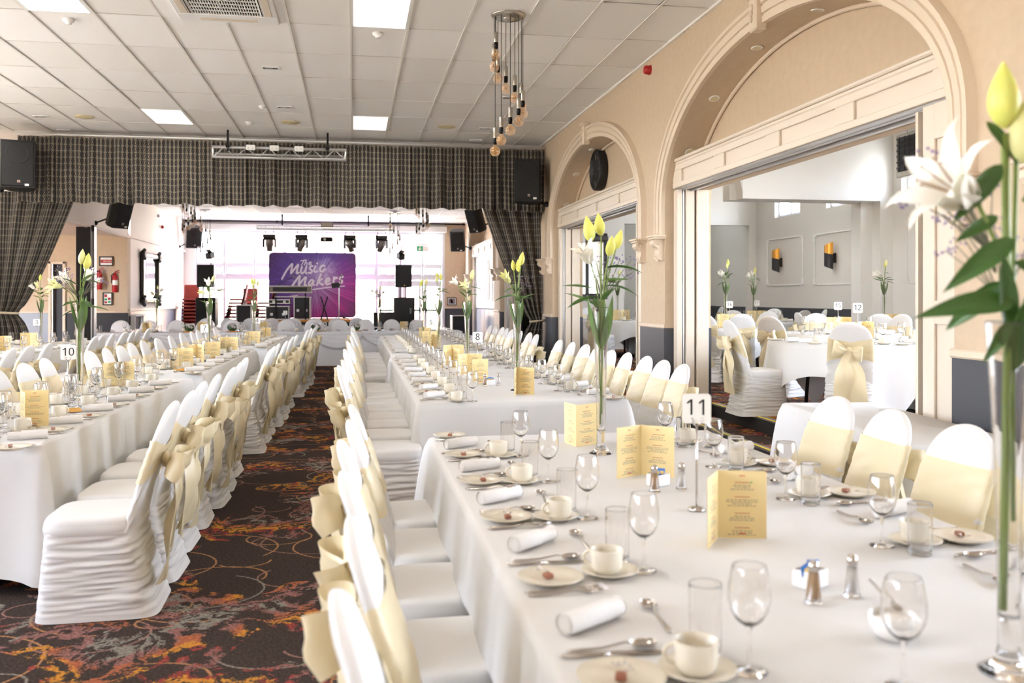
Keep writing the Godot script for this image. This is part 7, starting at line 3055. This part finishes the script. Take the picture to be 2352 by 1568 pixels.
func make_top_table() -> void:
	table("the top table", -5.45, 2.4, 20.35, 21.05, 0.73, 0.0, 10)
	# swagged front
	for k in 7:
		var x0 := -5.3 + 1.1 * k
		var s := ST(true)
		grid(s, func(u: float, v: float) -> Vector3:
			var sag := 1.0 - pow(2.0 * u - 1.0, 2.0)
			var y := -0.005 - v * (0.07 + 0.30 * sag)
			return P(x0 + 1.1 * u, 0.745 + y, 20.30 - 0.022 * absf(sin(v * 12.0 + 0.6)) * (0.4 + sag) - 0.012), 24, 14)
		solo("cloth_swag", "white swag on the top table front, %s from the left" % PLACES[k], "swag", done(s, M.cloth), Transform3D(), "white swags on the top table")
	for k in 12:
		var x := -5.12 + 0.60 * k
		chair("chair_bare", x, 21.62, 0.0, "plain white covered chair behind the top table, %s from the left" % PLACES[k], "plain covered chairs at the top table")
		lay(turn(0.0, P(x, 0.7515, 21.05)), "%s place from the left on the top table" % PLACES[k], false, 900 + k)
	for e in [[-3.48, "leftmost"], [-2.59, "second from the left"], [-0.81, "third from the left"], [0.05, "rightmost"]]:
		copy("terrarium", "glass_bowl", "glass bowl of moss on wooden disc, %s on the top table" % e[1], "glass bowl", "round glass bowls of moss", Transform3D(Basis(), P(e[0], 0.7515, 20.62)))


const WORDS := {"12": "twelve", "15": "fifteen", "16": "sixteen", "17": "seventeen", "18": "eighteen"}


func make_side_tables() -> void:
	var y := SIDE_FLOOR + 0.75
	# x, depth, name, seats as angles (0 = towards the camera, turning to the right)
	var tables := [
		[5.22, 8.98, "12", [-0.53, -1.6, 0.6, 1.65]],
		[6.25, 11.2, "15", [-1.08, 0.9, 1.9, 2.8]],
		[5.75, 13.55, "16", [-0.64, -0.24, 2.2, -2.4, 3.1]],
		[7.75, 16.9, "17", [-2.6, -0.7, 0.3, 1.3, 2.4, -1.6]],
		[7.95, 22.3, "18", [-1.6, 0.0, 1.5, -0.75]],
		[8.15, 13.05, "", [-0.6, -1.7]],
		[5.45, 18.5, "", [-2.9, -1.9, 0.4, 1.5, 2.3, -0.6]]]
	var names := {5: "the pier table", 6: "the mirror table"}
	for k in tables.size():
		var e: Array = tables[k]
		var called: String = "table " + String(WORDS[e[2]]) if e[2] else names[k]
		round_table(called, e[0], e[1], k + 1, 0.7 if k == 5 else 0.85)
		var seats: Array = e[3]
		for q in seats.size():
			var a: float = seats[q]
			# out is the direction from the table's middle to the diner
			var out := Vector3(sin(a), 0, cos(a))
			var c := P(e[0], SIDE_FLOOR, e[1]) + out * 1.38
			var ang := atan2(-out.x, -out.z)
			chair("chair_%d" % ((q + k) % 4), c.x, -c.z, ang, "white covered chair with ivory bow, %s seat round %s in the side room" % [PLACES[q], called], "covered chairs in the side room", SIDE_FLOOR)
			var pl := P(e[0], y + 0.0015, e[1]) + out * (0.66 if k == 5 else 0.80)
			lay(turn(ang, pl), "%s place round %s in the side room" % [PLACES[q], called], false, 2000 + 20 * k + q)
		var mid := P(e[0], y + 0.0015, e[1])
		menu(e[0] - 0.12, e[1] - 0.05, y, 0.3, k % 2, 1, "cream menu card left of centre on %s" % called)
		menu(e[0] + 0.20, e[1] + 0.1, y, -0.3, (k + 1) % 2, 0, "pale menu card right of centre on %s" % called)
		if e[2]:
			number_stand(e[2], mid + Vector3(0.02, 0, 0.10), -0.3, "table number %s stand in the side room" % WORDS[e[2]])
		if k in [2, 3, 5, 6]:
			vase(mid, "tall clear vase of lilies in the middle of %s" % called)
			bouquet(mid, 60 + k, "lilies in the vase on %s in the side room" % called, 2, 2, 8, 1 if k == 2 else 0, 0.2, 1.0)


func _ready() -> void:
	rng.seed = 1
	make_materials()
	make_camera_and_sky()
	make_shell()
	var names := ["near", "middle", "valance-side"]
	for i in 2:
		for j in 3:
			ceiling_panel([-2.892, 0.27][i], [3.2, 9.2, 15.2][j], CEILING, "bright square ceiling light panel, %s column, %s row" % [["left", "right"][i], names[j]])
	for j in 3:
		ceiling_panel(-6.07, [3.2, 9.2, 15.2][j], CEILING, "bright ceiling light panel by the left wall, %s row" % names[j])
	for x in [-2.892, 0.27]:
		ceiling_panel(x, -2.8, CEILING, "bright ceiling light panel behind the camera, %s" % ("left" if x < 0 else "right"))
	for e in [[5.6, 10.6, "over table fifteen"], [7.6, 17.4, "over table seventeen"], [5.6, 17.4, "before the big mirror"], [7.6, 5.6, "near the side-room windows"], [8.3, 22.4, "in the recess"]]:  # lamps out of view, placed to brighten the side room
		ceiling_panel(e[0], e[1], 4.33, "unseen cool ceiling light panel placed to brighten the side room, " + e[2], Color(0.93, 0.97, 1.0), 1.4)
	for e in [[-7.3, 1.5, "nearest along the left wall"], [-7.3, 6.0, "second along the left wall"], [-7.3, 10.5, "third along the left wall"], [-7.3, 14.6, "farthest along the left wall"], [3.0, 2.4, "by the right wall beside the camera"], [-2.4, -4.5, "behind the camera, left"], [1.6, -4.5, "behind the camera, right"]]:
		added_uplighter(e[0], e[1], "added unseen floor lamp brightening the ceiling, " + e[2], FILL_UPLIGHT_ENERGY if e[0] < -5.0 else 1.2)
	make_curtains()
	make_hall_fittings()
	make_stage()
	make_rear_fittings()
	make_side_fittings()
	make_yard()
	make_tableware()
	make_flower_parts()
	for k in 4:
		make_chair_kind("chair_%d" % k, 70 + k, true)
	make_chair_kind("chair_bare", 80, false)
	for c in proto["chair_bare"].get_children():
		if c.name == "sash":
			c.free()
	make_layout()
	for k in proto:
		proto[k].free()
